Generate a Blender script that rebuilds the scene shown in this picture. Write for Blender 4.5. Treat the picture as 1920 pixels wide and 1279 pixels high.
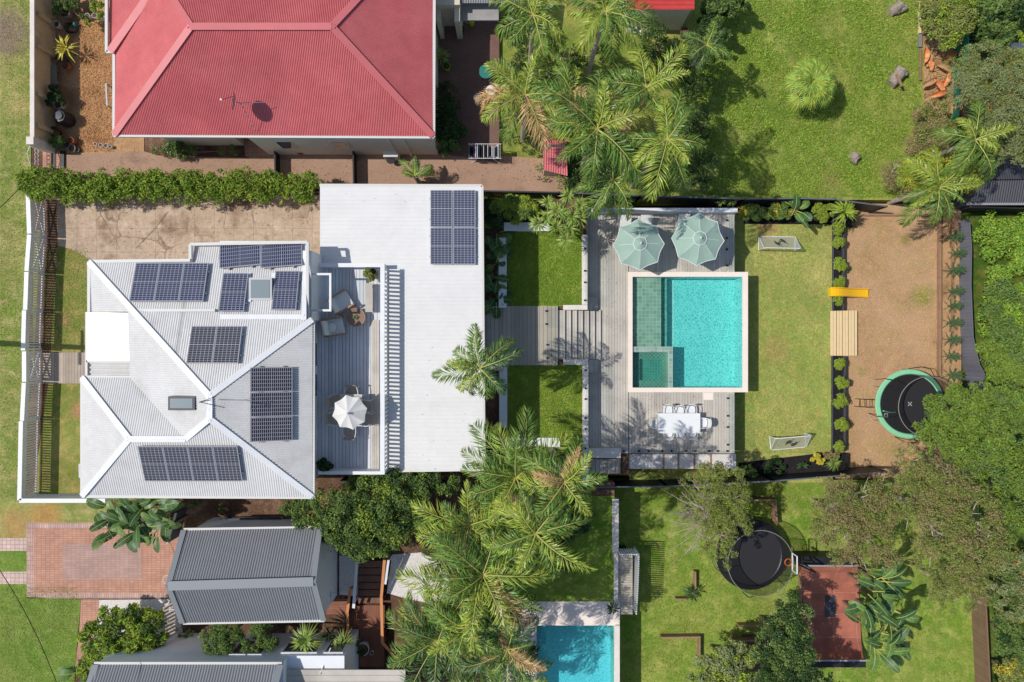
import bpy, math, random
import numpy as np
from mathutils import Vector, Matrix
for o in list(bpy.data.objects): bpy.data.objects.remove(o)
SC = bpy.context.scene
COL = SC.collection
R = math.radians
# ---------------------------------------------------------------- camera
H = 36.0; S = 36.0; CX, CY = 960.0, 639.5      # drone 36 m up; 36 photo pixels per metre at z = 0
cd = bpy.data.cameras.new('camera'); cam = bpy.data.objects.new('camera', cd); COL.objects.link(cam)
cam.location = (0, 0, H); cam.rotation_euler = (0, 0, 0)
cd.sensor_width = 36.0; cd.lens = 36.0*H/(1920.0/S); cd.clip_end = 600
SC.camera = cam
# ---------------------------------------------------------------- sky and sun
SUN_EL, SUN_AZ = 54.0, 270.0                      # sun stands to the west (left of the picture)
wd = bpy.data.worlds.new('World'); SC.world = wd; wd.use_nodes = True
nt = wd.node_tree; nt.nodes.clear()
sky = nt.nodes.new('ShaderNodeTexSky'); sky.sky_type = 'NISHITA'; sky.sun_disc = False
sky.sun_elevation = R(SUN_EL); sky.sun_rotation = R(SUN_AZ)
bg = nt.nodes.new('ShaderNodeBackground'); bg.inputs[1].default_value = 0.115
wo = nt.nodes.new('ShaderNodeOutputWorld')
nt.links.new(sky.outputs[0], bg.inputs[0]); nt.links.new(bg.outputs[0], wo.inputs[0])
sl = bpy.data.lights.new('sun', 'SUN'); sl.energy = 3.75; sl.angle = R(0.53); sl.color = (1.0, 0.955, 0.89)
so = bpy.data.objects.new('sun', sl); COL.objects.link(so)
so.rotation_euler = (0, -R(90-SUN_EL), R(-3)); so.location = (-40, 0, 60)
SC.view_settings.view_transform = 'Standard'; SC.view_settings.look = 'None'
SC.view_settings.exposure = -0.05; SC.view_settings.gamma = 1.0
SC.cycles.max_bounces = 8; SC.cycles.transparent_max_bounces = 16
# ---------------------------------------------------------------- helpers
def W(px, py, z=0.0):
    k = (H-z)/H/S
    return Vector(((px-CX)*k, (CY-py)*k, z))
def w2(px, py, z=0.0):
    v = W(px, py, z); return (v.x, v.y)
ORG = {}
class MB:
    def __init__(s): s.V = []; s.F = []; s.n = 0
    def raw(s, V, F):
        V = np.asarray(V, dtype=np.float64).reshape(-1, 3)
        if isinstance(F, np.ndarray): s.F.append(F+s.n)
        else:
            by = {}
            for f in F: by.setdefault(len(f), []).append(f)
            for k in by: s.F.append(np.array(by[k], dtype=np.int64)+s.n)
        s.V.append(V); s.n += len(V); return s
    def box(s, x0, y0, z0, x1, y1, z1):
        x0, x1 = min(x0, x1), max(x0, x1); y0, y1 = min(y0, y1), max(y0, y1); z0, z1 = min(z0, z1), max(z0, z1)
        return s.raw([(x0,y0,z0),(x1,y0,z0),(x1,y1,z0),(x0,y1,z0),(x0,y0,z1),(x1,y0,z1),(x1,y1,z1),(x0,y1,z1)],
              [(0,3,2,1),(4,5,6,7),(0,1,5,4),(1,2,6,5),(2,3,7,6),(3,0,4,7)])
    def pbox(s, px0, py0, px1, py1, z0, z1, zr=None):
        zr = z1 if zr is None else zr
        a = W(px0, py0, zr); b = W(px1, py1, zr); return s.box(a.x, a.y, z0, b.x, b.y, z1)
    def beam(s, p, q, w, h, up=(0,0,1)):
        p = Vector(p); q = Vector(q); d = (q-p)
        if d.length < 1e-6: return s
        d.normalize(); u = Vector(up)
        if abs(d.dot(u)) > .97: u = Vector((1,0,0))
        a = d.cross(u).normalized(); b = a.cross(d).normalized(); a = a*w/2; b = b*h/2
        V = [p-a-b, p+a-b, p+a+b, p-a+b, q-a-b, q+a-b, q+a+b, q-a+b]
        return s.raw([tuple(v) for v in V], [(0,1,2,3),(7,6,5,4),(0,4,5,1),(1,5,6,2),(2,6,7,3),(3,7,4,0)])
    def tube(s, pts, r, n=6, closed=False):
        P = [Vector(p) for p in pts]; m = len(P); rr = r if hasattr(r, '__len__') else [r]*m
        V = []; F = []; ref = None
        for i in range(m):
            a = P[(i-1) % m] if (closed or i > 0) else P[i]; b = P[(i+1) % m] if (closed or i < m-1) else P[i]
            d = (b-a)
            d = d.normalized() if d.length > 1e-9 else Vector((0,0,1))
            if ref is None: ref = Vector((0,0,1)) if abs(d.z) < .9 else Vector((1,0,0))
            x = ref - d*ref.dot(d)
            x = x.normalized() if x.length > 1e-6 else d.orthogonal().normalized()
            y = d.cross(x); ref = x
            for k in range(n):
                t = 2*math.pi*k/n; V.append(tuple(P[i]+(x*math.cos(t)+y*math.sin(t))*rr[i]))
        for i in range(m if closed else m-1):
            j = (i+1) % m
            for k in range(n):
                l = (k+1) % n; F.append((i*n+k, i*n+l, j*n+l, j*n+k))
        if not closed: F.append(tuple(range(n-1, -1, -1))); F.append(tuple((m-1)*n+k for k in range(n)))
        return s.raw(V, F)
    def prism(s, poly, z0, z1):
        n = len(poly); a = sum(poly[i][0]*poly[(i+1)%n][1]-poly[(i+1)%n][0]*poly[i][1] for i in range(n))
        if a < 0: poly = poly[::-1]
        V = [(x,y,z0) for x,y in poly]+[(x,y,z1) for x,y in poly]
        F = [tuple(range(n-1,-1,-1)), tuple(range(n,2*n))]+[(i,(i+1)%n,n+(i+1)%n,n+i) for i in range(n)]
        return s.raw(V, F)
    def pprism(s, pp, z0, z1, zr=None):
        return s.prism([w2(x, y, z1 if zr is None else zr) for x, y in pp], z0, z1)
    def poly(s, pts): return s.raw([tuple(p) for p in pts], [tuple(range(len(pts)))])
    def lathe(s, prof, c, n=20, sx=1, sy=1, caps=True):
        c = Vector(c); V = []; F = []; m = len(prof)
        for r, z in prof:
            for k in range(n):
                t = 2*math.pi*k/n; V.append((c.x+r*sx*math.cos(t), c.y+r*sy*math.sin(t), c.z+z))
        for i in range(m-1):
            for k in range(n):
                l = (k+1)%n; F.append((i*n+k, i*n+l, (i+1)*n+l, (i+1)*n+k))
        if caps and prof[0][0] > 1e-6: F.append(tuple(range(n-1,-1,-1)))
        if caps and prof[-1][0] > 1e-6: F.append(tuple((m-1)*n+k for k in range(n)))
        return s.raw(V, F)
    def build(s, name, m, parent=None, label=None, cat=None, group=None, kind=None, smooth=False, org=None):
        V = np.concatenate(s.V); 
        if parent is None:
            if org is None:
                mn = V.min(0); mx = V.max(0); org = Vector(((mn[0]+mx[0])/2, (mn[1]+mx[1])/2, mn[2]))
            og = Vector(org)
        else: og = ORG[parent]
        V = V-np.array(og)
        me = bpy.data.meshes.new(name)
        me.vertices.add(len(V)); me.vertices.foreach_set('co', V.astype(np.float32).ravel())
        lt = np.concatenate([np.full(len(f), f.shape[1], dtype=np.int32) for f in s.F])
        lv = np.concatenate([f.ravel() for f in s.F]).astype(np.int32)
        ls = np.concatenate([[0], np.cumsum(lt)[:-1]]).astype(np.int32)
        me.loops.add(len(lv)); me.loops.foreach_set('vertex_index', lv)
        me.polygons.add(len(lt)); me.polygons.foreach_set('loop_start', ls); me.polygons.foreach_set('loop_total', lt)
        me.polygons.foreach_set('use_smooth', np.full(len(lt), bool(smooth)))
        me.update(calc_edges=True); me.validate()
        me.materials.append(m)
        o = bpy.data.objects.new(name, me); COL.objects.link(o)
        if parent is None: o.location = og
        else: o.parent = parent
        ORG[o] = og
        props(o, label, cat, group, kind)
        return o
def props(o, label=None, cat=None, group=None, kind=None):
    for k, v in (('label', label), ('category', cat), ('group', group), ('kind', kind)):
        if v: o[k] = v
    return o
def thing(name, label, cat, loc, group=None, local=False):
    o = bpy.data.objects.new(name, None); COL.objects.link(o); o.location = loc; o.empty_display_size = .2
    ORG[o] = Vector((0,0,0)) if local else Vector(loc)
    return props(o, label, cat, group)
def copy_tree(o, loc=None, rz=None, label=None, parent=None, tilt=None):
    c = o.copy(); COL.objects.link(c)
    if parent is not None: c.parent = parent
    if loc is not None: c.location = loc
    if rz is not None: c.rotation_euler = (0, 0, rz)
    if tilt is not None: c.rotation_euler = tilt
    if label: c['label'] = label
    for ch in list(o.children): copy_tree(ch, parent=c)
    return c
def slab(name, pp, z, depth, m, kind='structure', label=None, cat=None):
    return MB().pprism(pp, z-depth, z).build(name, m, kind=kind, label=label, cat=cat)
# ---------------------------------------------------------------- materials
def _n(nt, t, **k):
    n = nt.nodes.new(t)
    for a, b in k.items(): setattr(n, a, b)
    return n
def srgb(r, g, b):
    f = lambda c: (c/255/12.92) if c/255 <= .04045 else ((c/255+.055)/1.055)**2.4
    return (f(r), f(g), f(b))
def M(name, col, rough=.8, var=(), mixes=(), bump=(), island=0.0, hue=0.0, spec=.3, metal=0.0, trans=0.0, spots=(), wave=None):
    """var: (scale, amount) noise on brightness; mixes: (colour2, scale, lo, hi) noise mix to a second colour;
    bump: (scale, strength, distance); spots: (x, y, radius, colour, softness) worn or bare patches at world places"""
    m = bpy.data.materials.new(name); m.use_nodes = True; nt = m.node_tree; nt.nodes.clear(); L = nt.links.new
    out = _n(nt, 'ShaderNodeOutputMaterial'); bs = _n(nt, 'ShaderNodeBsdfPrincipled')
    bs.inputs['Roughness'].default_value = rough; bs.inputs['Metallic'].default_value = metal
    bs.inputs['Specular IOR Level'].default_value = spec
    geo = _n(nt, 'ShaderNodeNewGeometry'); pos = geo.outputs['Position']
    def noise(sc, det=4.0, ro=.6):
        t = _n(nt, 'ShaderNodeTexNoise'); t.inputs['Scale'].default_value = sc; t.inputs['Detail'].default_value = det
        t.inputs['Roughness'].default_value = ro; L(pos, t.inputs['Vector']); return t.outputs['Fac']
    def rng(x, a, b, c, d):
        t = _n(nt, 'ShaderNodeMapRange'); t.inputs[1].default_value = a; t.inputs[2].default_value = b
        t.inputs[3].default_value = c; t.inputs[4].default_value = d; L(x, t.inputs[0]); return t.outputs[0]
    def mix(f, a, b):
        t = _n(nt, 'ShaderNodeMix', data_type='RGBA'); L(f, t.inputs[0])
        for v, i in ((a, 6), (b, 7)):
            if isinstance(v, tuple): t.inputs[i].default_value = (*v, 1)
            else: L(v, t.inputs[i])
        return t.outputs[2]
    cur = tuple(col)
    for c2, sc, lo, hi in mixes: cur = mix(rng(noise(sc), lo, hi, 0, 1), cur, tuple(c2))
    for x, y, r, c2, soft in spots:
        d = _n(nt, 'ShaderNodeVectorMath', operation='DISTANCE'); L(pos, d.inputs[0]); 
        sep = _n(nt, 'ShaderNodeSeparateXYZ'); L(pos, sep.inputs[0]); cmb = _n(nt, 'ShaderNodeCombineXYZ')
        L(sep.outputs[0], cmb.inputs[0]); L(sep.outputs[1], cmb.inputs[1]); L(cmb.outputs[0], d.inputs[0])
        d.inputs[1].default_value = (x, y, 0)
        ad = _n(nt, 'ShaderNodeMath', operation='MULTIPLY_ADD'); L(noise(1.6, 6), ad.inputs[0]); ad.inputs[1].default_value = r*1.1; L(d.outputs['Value'], ad.inputs[2])
        cur = mix(rng(ad.outputs[0], r*(1.55-soft), r*(1.55+soft*.3), 1, 0), cur, tuple(c2))
    if var or island or hue:
        hs = _n(nt, 'ShaderNodeHueSaturation')
        if isinstance(cur, tuple): hs.inputs['Color'].default_value = (*cur, 1)
        else: L(cur, hs.inputs['Color'])
        val = None
        for sc, am in var:
            x = rng(noise(sc), .3, .7, 1-am, 1+am)
            if val is None: val = x
            else:
                mu = _n(nt, 'ShaderNodeMath', operation='MULTIPLY'); L(val, mu.inputs[0]); L(x, mu.inputs[1]); val = mu.outputs[0]
        if island:
            x = rng(geo.outputs['Random Per Island'], 0, 1, 1-island, 1+island)
            if val is None: val = x
            else:
                mu = _n(nt, 'ShaderNodeMath', operation='MULTIPLY'); L(val, mu.inputs[0]); L(x, mu.inputs[1]); val = mu.outputs[0]
        if val is not None: L(val, hs.inputs['Value'])
        if hue:
            mu = _n(nt, 'ShaderNodeMath', operation='MULTIPLY'); L(geo.outputs['Random Per Island'], mu.inputs[0]); mu.inputs[1].default_value = 7.31
            fr = _n(nt, 'ShaderNodeMath', operation='FRACT'); L(mu.outputs[0], fr.inputs[0])
            L(rng(fr.outputs[0], 0, 1, .5-hue, .5+hue), hs.inputs['Hue'])
        cur = hs.outputs[0]
    if isinstance(cur, tuple): bs.inputs['Base Color'].default_value = (*cur, 1)
    else: L(cur, bs.inputs['Base Color'])
    if bump:
        prev = None
        for sc, st, di in bump:
            b = _n(nt, 'ShaderNodeBump'); b.inputs['Strength'].default_value = st; b.inputs['Distance'].default_value = di
            L(noise(sc, 5, .65), b.inputs['Height'])
            if prev: L(prev, b.inputs['Normal'])
            prev = b.outputs[0]
        L(prev, bs.inputs['Normal'])
    sh = bs.outputs[0]
    if trans:
        tr = _n(nt, 'ShaderNodeBsdfTranslucent'); ms = _n(nt, 'ShaderNodeMixShader'); ms.inputs[0].default_value = trans
        if isinstance(cur, tuple): tr.inputs[0].default_value = (*cur, 1)
        else: L(cur, tr.inputs[0])
        L(sh, ms.inputs[1]); L(tr.outputs[0], ms.inputs[2]); sh = ms.outputs[0]
    L(sh, out.inputs[0]); return m
K = 1.04                                    # photo colour of a sunlit flat surface -> base colour
def px_col(r, g, b, k=1.0): return tuple(min(.85, c*K*k) for c in srgb(r, g, b))
def grid_mat(name, c1, c2, line, sx, sy, wid, rough=.4, spec=.5, bump=False, var=.1, uv='Object', rot=0.0):
    """tiles: brick texture without offset; c1, c2 tile colours, line the joint colour"""
    m = bpy.data.materials.new(name); m.use_nodes = True; nt = m.node_tree; L = nt.links.new
    bs = nt.nodes['Principled BSDF']; bs.inputs['Roughness'].default_value = rough; bs.inputs['Specular IOR Level'].default_value = spec
    tc = _n(nt, 'ShaderNodeTexCoord'); br = _n(nt, 'ShaderNodeTexBrick'); br.offset = 0.0; br.squash = 1.0
    mp = _n(nt, 'ShaderNodeMapping'); mp.inputs['Rotation'].default_value = (0, 0, rot)
    L(tc.outputs[uv], mp.inputs[0]); L(mp.outputs[0], br.inputs['Vector'])
    br.inputs['Scale'].default_value = 1; br.inputs['Brick Width'].default_value = sx; br.inputs['Row Height'].default_value = sy
    br.inputs['Mortar Size'].default_value = wid; br.inputs['Mortar Smooth'].default_value = .05; br.inputs['Bias'].default_value = 0
    br.inputs['Color1'].default_value = (*c1, 1); br.inputs['Color2'].default_value = (*c2, 1); br.inputs['Mortar'].default_value = (*line, 1)
    no = _n(nt, 'ShaderNodeTexNoise'); no.inputs['Scale'].default_value = 1.3; no.inputs['Detail'].default_value = 5; L(tc.outputs[uv], no.inputs['Vector'])
    mr = _n(nt, 'ShaderNodeMapRange'); mr.inputs[1].default_value = .3; mr.inputs[2].default_value = .7; mr.inputs[3].default_value = 1-var; mr.inputs[4].default_value = 1+var
    L(no.outputs[0], mr.inputs[0]); hs = _n(nt, 'ShaderNodeHueSaturation'); L(br.outputs[0], hs.inputs['Color']); L(mr.outputs[0], hs.inputs['Value'])
    L(hs.outputs[0], bs.inputs['Base Color']); return m
m_white = M('white_paint', (.74,.75,.76), .5, var=((1.2,.05),(9,.03)))
m_whiteroof = M('white_roof_metal', (.63,.623,.61), .5, var=((.4,.05),(3,.04),(25,.03)), mixes=(((.53,.52,.50),.9,.54,.8),), spec=.3)
m_whiteroof2 = M('white_flat_roof_metal', (.715,.706,.69), .5, var=((.3,.04),(2.2,.03),(18,.02)), mixes=(((.60,.585,.555),.55,.56,.82),), spec=.3)
m_porch = M('glare_roof_metal', (.84,.85,.86), .3, spec=.6)  # white roof with the sun's glare worked into the base colour
m_redroof = M('red_roof_metal', srgb(196,104,106), .5, var=((.35,.09),(2.5,.05),(30,.05)), mixes=((srgb(170,92,92),1.4,.6,.85),(srgb(206,116,117),.5,.4,.7),), spec=.4)
m_redcap = M('red_ridge_metal', srgb(198,108,110), .5, var=((2,.05),), spec=.4)
m_greyroof = M('grey_roof_metal', srgb(128,130,134), .5, var=((.8,.06),(6,.04)), spec=.4)
m_greycap = M('grey_ridge_metal', srgb(134,138,142), .5, spec=.4)
m_darkroof = M('dark_roof_metal', srgb(60,62,70), .5, var=((1,.1),), spec=.4)
m_cream = M('cream_render', px_col(206,196,176), .85, var=((1.2,.08),(12,.05)), bump=((60,.1,.01),))
m_tanwall = M('tan_render', px_col(196,174,138), .9, var=((.9,.12),(8,.06)), mixes=((px_col(130,120,100),1.3,.55,.72),), bump=((50,.15,.01),))
m_bluewall = M('pale_blue_boards', (.74,.76,.78), .6, var=((1,.05),))
m_gutter = M('pale_gutter', px_col(205,203,198), .5)
m_dark = M('dark_paint', (.02,.021,.024), .5, var=((3,.2),))
m_char = M('charcoal_metal', srgb(70,72,80), .5, var=((1.5,.1),))
m_steel = M('galvanised_steel', (.36,.37,.38), .5, metal=.2)
m_black = M('black_metal', (.012,.012,.014), .45)
m_glassdark = M('dark_window_glass', (.06,.09,.1), .06, spec=.9)
m_skyglass = M('skylight_glass', (.20,.25,.27), .15, spec=.8)
m_timber = M('weathered_timber', srgb(172,157,142), .8, island=.16, var=((2,.1),(40,.08)))
m_deckblue = M('grey_deck_boards', srgb(214,216,220), .75, island=.13, var=((1.2,.08),(30,.06)))
m_pooldeck = M('pool_deck_boards', srgb(190,183,172), .75, island=.10, var=((.7,.1),(20,.06)), mixes=((srgb(162,157,148),.5,.5,.75),))
m_path = M('dark_deck_boards', srgb(174,166,152), .8, island=.15, var=((1,.08),(30,.07)))
m_pine = M('fresh_pine', srgb(222,196,150), .7, island=.1, var=((3,.05),(30,.05)))
m_redwood = M('red_stained_timber', srgb(138,90,70), .65, island=.12, var=((1.5,.1),))
m_orangerail = M('oiled_timber_rail', srgb(206,140,92), .55, var=((2,.08),))
m_sleeper = M('timber_sleeper', srgb(150,120,95), .85, var=((2,.15),(25,.1)))
m_stone = M('pale_stone_coping', px_col(232,218,205), .7, var=((1.5,.04),(20,.04)))
m_cap = M('concrete_cap', px_col(214,206,196), .8, var=((1.2,.1),(14,.08)))
m_wood_dark = M('teak', srgb(176,136,104), .6, var=((8,.1),))
m_cush = M('grey_cushion', srgb(222,222,216), .9, var=((6,.05),))
m_wicker = M('brown_wicker', srgb(140,116,102), .8, var=((40,.25),), bump=((90,.5,.01),))
m_taupe = M('taupe_sling', srgb(178,166,152), .8)
m_canvasw = M('white_canvas', (.78,.77,.74), .9, trans=.12)
m_canvasg = M('sage_canvas', srgb(158,184,170), .9, var=((1.5,.04),), trans=.12)
m_terra = M('terracotta', srgb(170,96,66), .8, var=((5,.12),))
m_potdark = M('dark_glazed_pot', srgb(60,66,66), .35, spec=.5)
m_potwhite = M('white_pot', (.7,.7,.68), .5)
m_potgrey = M('grey_pot', srgb(130,128,120), .7)
m_blackplastic = M('black_plastic', (.02,.02,.024), .4)
m_green_plastic = M('lime_plastic', srgb(170,190,40), .4)
m_teal = M('teal_plastic', srgb(50,120,110), .4)
m_redpaint = M('red_plastic', srgb(120,40,40), .5)
m_yellow = M('yellow_plastic', srgb(244,190,24), .35, spec=.5)
m_mint = M('mint_vinyl', srgb(136,204,160), .5, var=((3,.05),))
m_mat = M('trampoline_mat', (.024,.024,.028), .7, var=((150,.25),))
m_cellframe = M('panel_frame', (.55,.56,.58), .35, metal=.6)
m_orange = M('orange_paint', srgb(214,96,50), .5)
m_concrete_kerb = M('kerb_concrete', px_col(190,176,160), .85, var=((3,.12),))
m_rock = M('weathered_log', srgb(150,138,126), .9, var=((4,.3),(18,.25)), bump=((10,.6,.05),))
m_bark = M('tree_bark', srgb(120,104,90), .9, var=((5,.2),), bump=((15,.5,.02),))
m_palebark = M('pale_bark', srgb(180,165,150), .9, var=((4,.2),), bump=((15,.4,.02),))
m_cloths = {c: M('cloth_'+n, srgb(*c), .9) for n, c in (('white',(225,225,225)),('navy',(40,44,70)),('black',(30,30,34)),('pink',(200,90,120)),('jade',(60,140,130)),('plum',(90,50,100)))}
def water_mat(name, tint, ripple, glint):
    m = bpy.data.materials.new(name); m.use_nodes = True; nt = m.node_tree; nt.nodes.clear(); L = nt.links.new
    out = _n(nt,'ShaderNodeOutputMaterial'); tr = _n(nt,'ShaderNodeBsdfTransparent'); gl = _n(nt,'ShaderNodeBsdfGlossy'); gl.inputs['Roughness'].default_value = .12
    mx = _n(nt,'ShaderNodeMixShader'); fr = _n(nt,'ShaderNodeFresnel'); fr.inputs['IOR'].default_value = 1.33
    tc = _n(nt,'ShaderNodeNewGeometry')
    no = _n(nt,'ShaderNodeTexNoise'); no.inputs['Scale'].default_value = 1.6; no.inputs['Detail'].default_value = 2; L(tc.outputs['Position'], no.inputs['Vector'])
    mixv = _n(nt,'ShaderNodeMix', data_type='RGBA'); mixv.inputs[0].default_value = .28; L(tc.outputs['Position'], mixv.inputs[6]); L(no.outputs['Color'], mixv.inputs[7])
    vo = _n(nt,'ShaderNodeTexNoise'); vo.inputs['Scale'].default_value = ripple; vo.inputs['Detail'].default_value = 2; L(tc.outputs['Position'], vo.inputs['Vector'])
    bu = _n(nt,'ShaderNodeBump'); bu.inputs['Strength'].default_value = glint; bu.inputs['Distance'].default_value = .08; L(vo.outputs[0], bu.inputs['Height'])
    L(bu.outputs[0], gl.inputs['Normal']); L(bu.outputs[0], fr.inputs['Normal'])
    ve = _n(nt,'ShaderNodeTexVoronoi'); ve.feature = 'DISTANCE_TO_EDGE'; ve.inputs['Scale'].default_value = ripple*1.15; L(mixv.outputs[2], ve.inputs['Vector'])
    mr = _n(nt,'ShaderNodeMapRange'); mr.inputs[1].default_value = 0; mr.inputs[2].default_value = .30; mr.inputs[3].default_value = 1; mr.inputs[4].default_value = 0; L(ve.outputs[0], mr.inputs[0])
    co = _n(nt,'ShaderNodeMix', data_type='RGBA'); L(mr.outputs[0], co.inputs[0]); co.inputs[6].default_value = (*tint[0],1); co.inputs[7].default_value = (*tint[1],1)  # caustic light net painted into the tint, brighter along the cell edges
    L(co.outputs[2], tr.inputs[0])
    L(fr.outputs[0], mx.inputs[0]); L(tr.outputs[0], mx.inputs[1]); L(gl.outputs[0], mx.inputs[2]); L(mx.outputs[0], out.inputs[0]); return m
def net_mat(name, col, op, scale=0):
    m = bpy.data.materials.new(name); m.use_nodes = True; nt = m.node_tree; nt.nodes.clear(); L = nt.links.new
    out = _n(nt,'ShaderNodeOutputMaterial'); tr = _n(nt,'ShaderNodeBsdfTransparent'); df = _n(nt,'ShaderNodeBsdfPrincipled'); df.inputs['Base Color'].default_value = (*col,1); df.inputs['Roughness'].default_value = .9
    mx = _n(nt,'ShaderNodeMixShader'); mx.inputs[0].default_value = op
    L(tr.outputs[0], mx.inputs[1]); L(df.outputs[0], mx.inputs[2]); L(mx.outputs[0], out.inputs[0]); return m
def glass_mat(name, tint=(.95,.98,.98)):
    m = bpy.data.materials.new(name); m.use_nodes = True; nt = m.node_tree; nt.nodes.clear(); L = nt.links.new
    out = _n(nt,'ShaderNodeOutputMaterial'); tr = _n(nt,'ShaderNodeBsdfTransparent'); tr.inputs[0].default_value = (*tint,1)
    gl = _n(nt,'ShaderNodeBsdfGlossy'); gl.inputs['Roughness'].default_value = .02
    mx = _n(nt,'ShaderNodeMixShader'); mx.inputs[0].default_value = .05
    L(tr.outputs[0], mx.inputs[1]); L(gl.outputs[0], mx.inputs[2]); L(mx.outputs[0], out.inputs[0]); return m
m_glass = glass_mat('clear_glass')
m_net = net_mat('black_net', (.015,.015,.018), .5)
m_goalnet = net_mat('white_net', (.75,.75,.75), .34)
# ---------------------------------------------------------------- ground materials
def grass_mat(name, c1, c2, c3, spots=(), fine=1.0, k=1.16):
    return M(name, px_col(*c1, k=k), .9, var=((.5,.12),(1.7,.11),(7,.17),(34,.30*fine),(80,.2*fine)), mixes=((px_col(c1[0]*1.16,c1[1]*1.03,c1[2]*1.22, k=k),.16,.44,.6),(px_col(*c2, k=k),.35,.38,.66),(px_col(*c3, k=k),1.6,.46,.7)),
             spots=spots, bump=((26,.8,.06),(90,.6,.02)), spec=.12)
g_verge = grass_mat('verge_grass', (128,140,72), (118,134,60), (170,158,108), spots=(
    (*w2(8,62),1.5,px_col(146,124,112),.5),(*w2(30,985),1.1,px_col(176,146,92),.6),(*w2(85,968),1.0,px_col(176,140,84),.6),(*w2(35,200),.7,px_col(180,164,110),.7)))
g_verge2 = grass_mat('mown_grass', (104,130,52), (94,124,44), (128,142,74))
g_front = grass_mat('front_grass', (124,132,66), (106,120,50), (158,140,86), spots=((*w2(148,770),.5,px_col(165,130,90),.7),(*w2(120,600),.4,px_col(170,140,96),.7)))
g_mid = grass_mat('thick_lawn_grass', (112,138,48), (98,128,40), (146,154,72), fine=.8)
g_pool = grass_mat('pool_lawn_grass', (148,158,84), (136,152,74), (170,160,92), spots=((*w2(1440,425,-3.1),.7,px_col(178,146,100),.6),(*w2(1455,655,-3.1),.9,px_col(172,156,96),.6),(*w2(1545,858,-3.1),.5,px_col(176,150,100),.6)), fine=.8)
g_bark = M('dry_grass_mulch', px_col(194,162,126), .95, var=((.8,.08),(18,.16),(70,.24)), mixes=((px_col(172,156,96),.55,.46,.74),(px_col(180,142,108),.27,.5,.7),(px_col(150,148,80),.9,.6,.78),(px_col(206,166,126),2.2,.5,.7)), bump=((22,1.0,.06),(70,.8,.03)), spec=.1,
    spots=((*w2(1730,555,-3.7),.7,px_col(140,146,66),.8),(*w2(1700,450,-3.7),.4,px_col(150,140,80),.8)))
g_north = grass_mat('clover_lawn', (128,142,62), (106,128,50), (158,158,86), fine=1.1, spots=((*w2(1560,330,-2.4),1.0,px_col(150,138,82),.8),))
g_south = grass_mat('south_grass', (118,140,56), (102,130,44), (150,154,80))
g_scrub = grass_mat('scrub_ground', (70,96,34), (60,80,30), (110,110,50))
g_soil = M('garden_soil', px_col(104,80,64), .95, var=((2,.2),(16,.3),(60,.3)), mixes=((px_col(140,112,92),1.1,.5,.7),), bump=((14,1,.06),(60,.8,.02)), spec=.1)
g_straw = M('straw_mulch', px_col(188,150,110), .95, var=((1.1,.12),(14,.24),(50,.3)), mixes=((px_col(142,104,74),.9,.5,.7),), bump=((16,1,.07),(60,.8,.02)), spec=.1)
g_black = M('dark_mulch', (.022,.02,.02), .9, var=((6,.3),(40,.6)), bump=((30,1,.05),), spec=.2)
g_white = M('white_pebble', px_col(226,220,214), .85, var=((22,.25),(60,.3)), bump=((30,1,.05),), spec=.2)
g_pebble = M('pebble_path', px_col(162,132,112), .9, var=((.7,.08),(26,.22),(75,.28)), mixes=((px_col(136,110,94),1.0,.55,.75),), bump=((50,.7,.02),), spec=.2)
g_pebdark = M('dark_pebble', px_col(120,92,82), .9, var=((1,.12),(26,.3),(75,.4)), bump=((50,.7,.02),), spec=.2)
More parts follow.
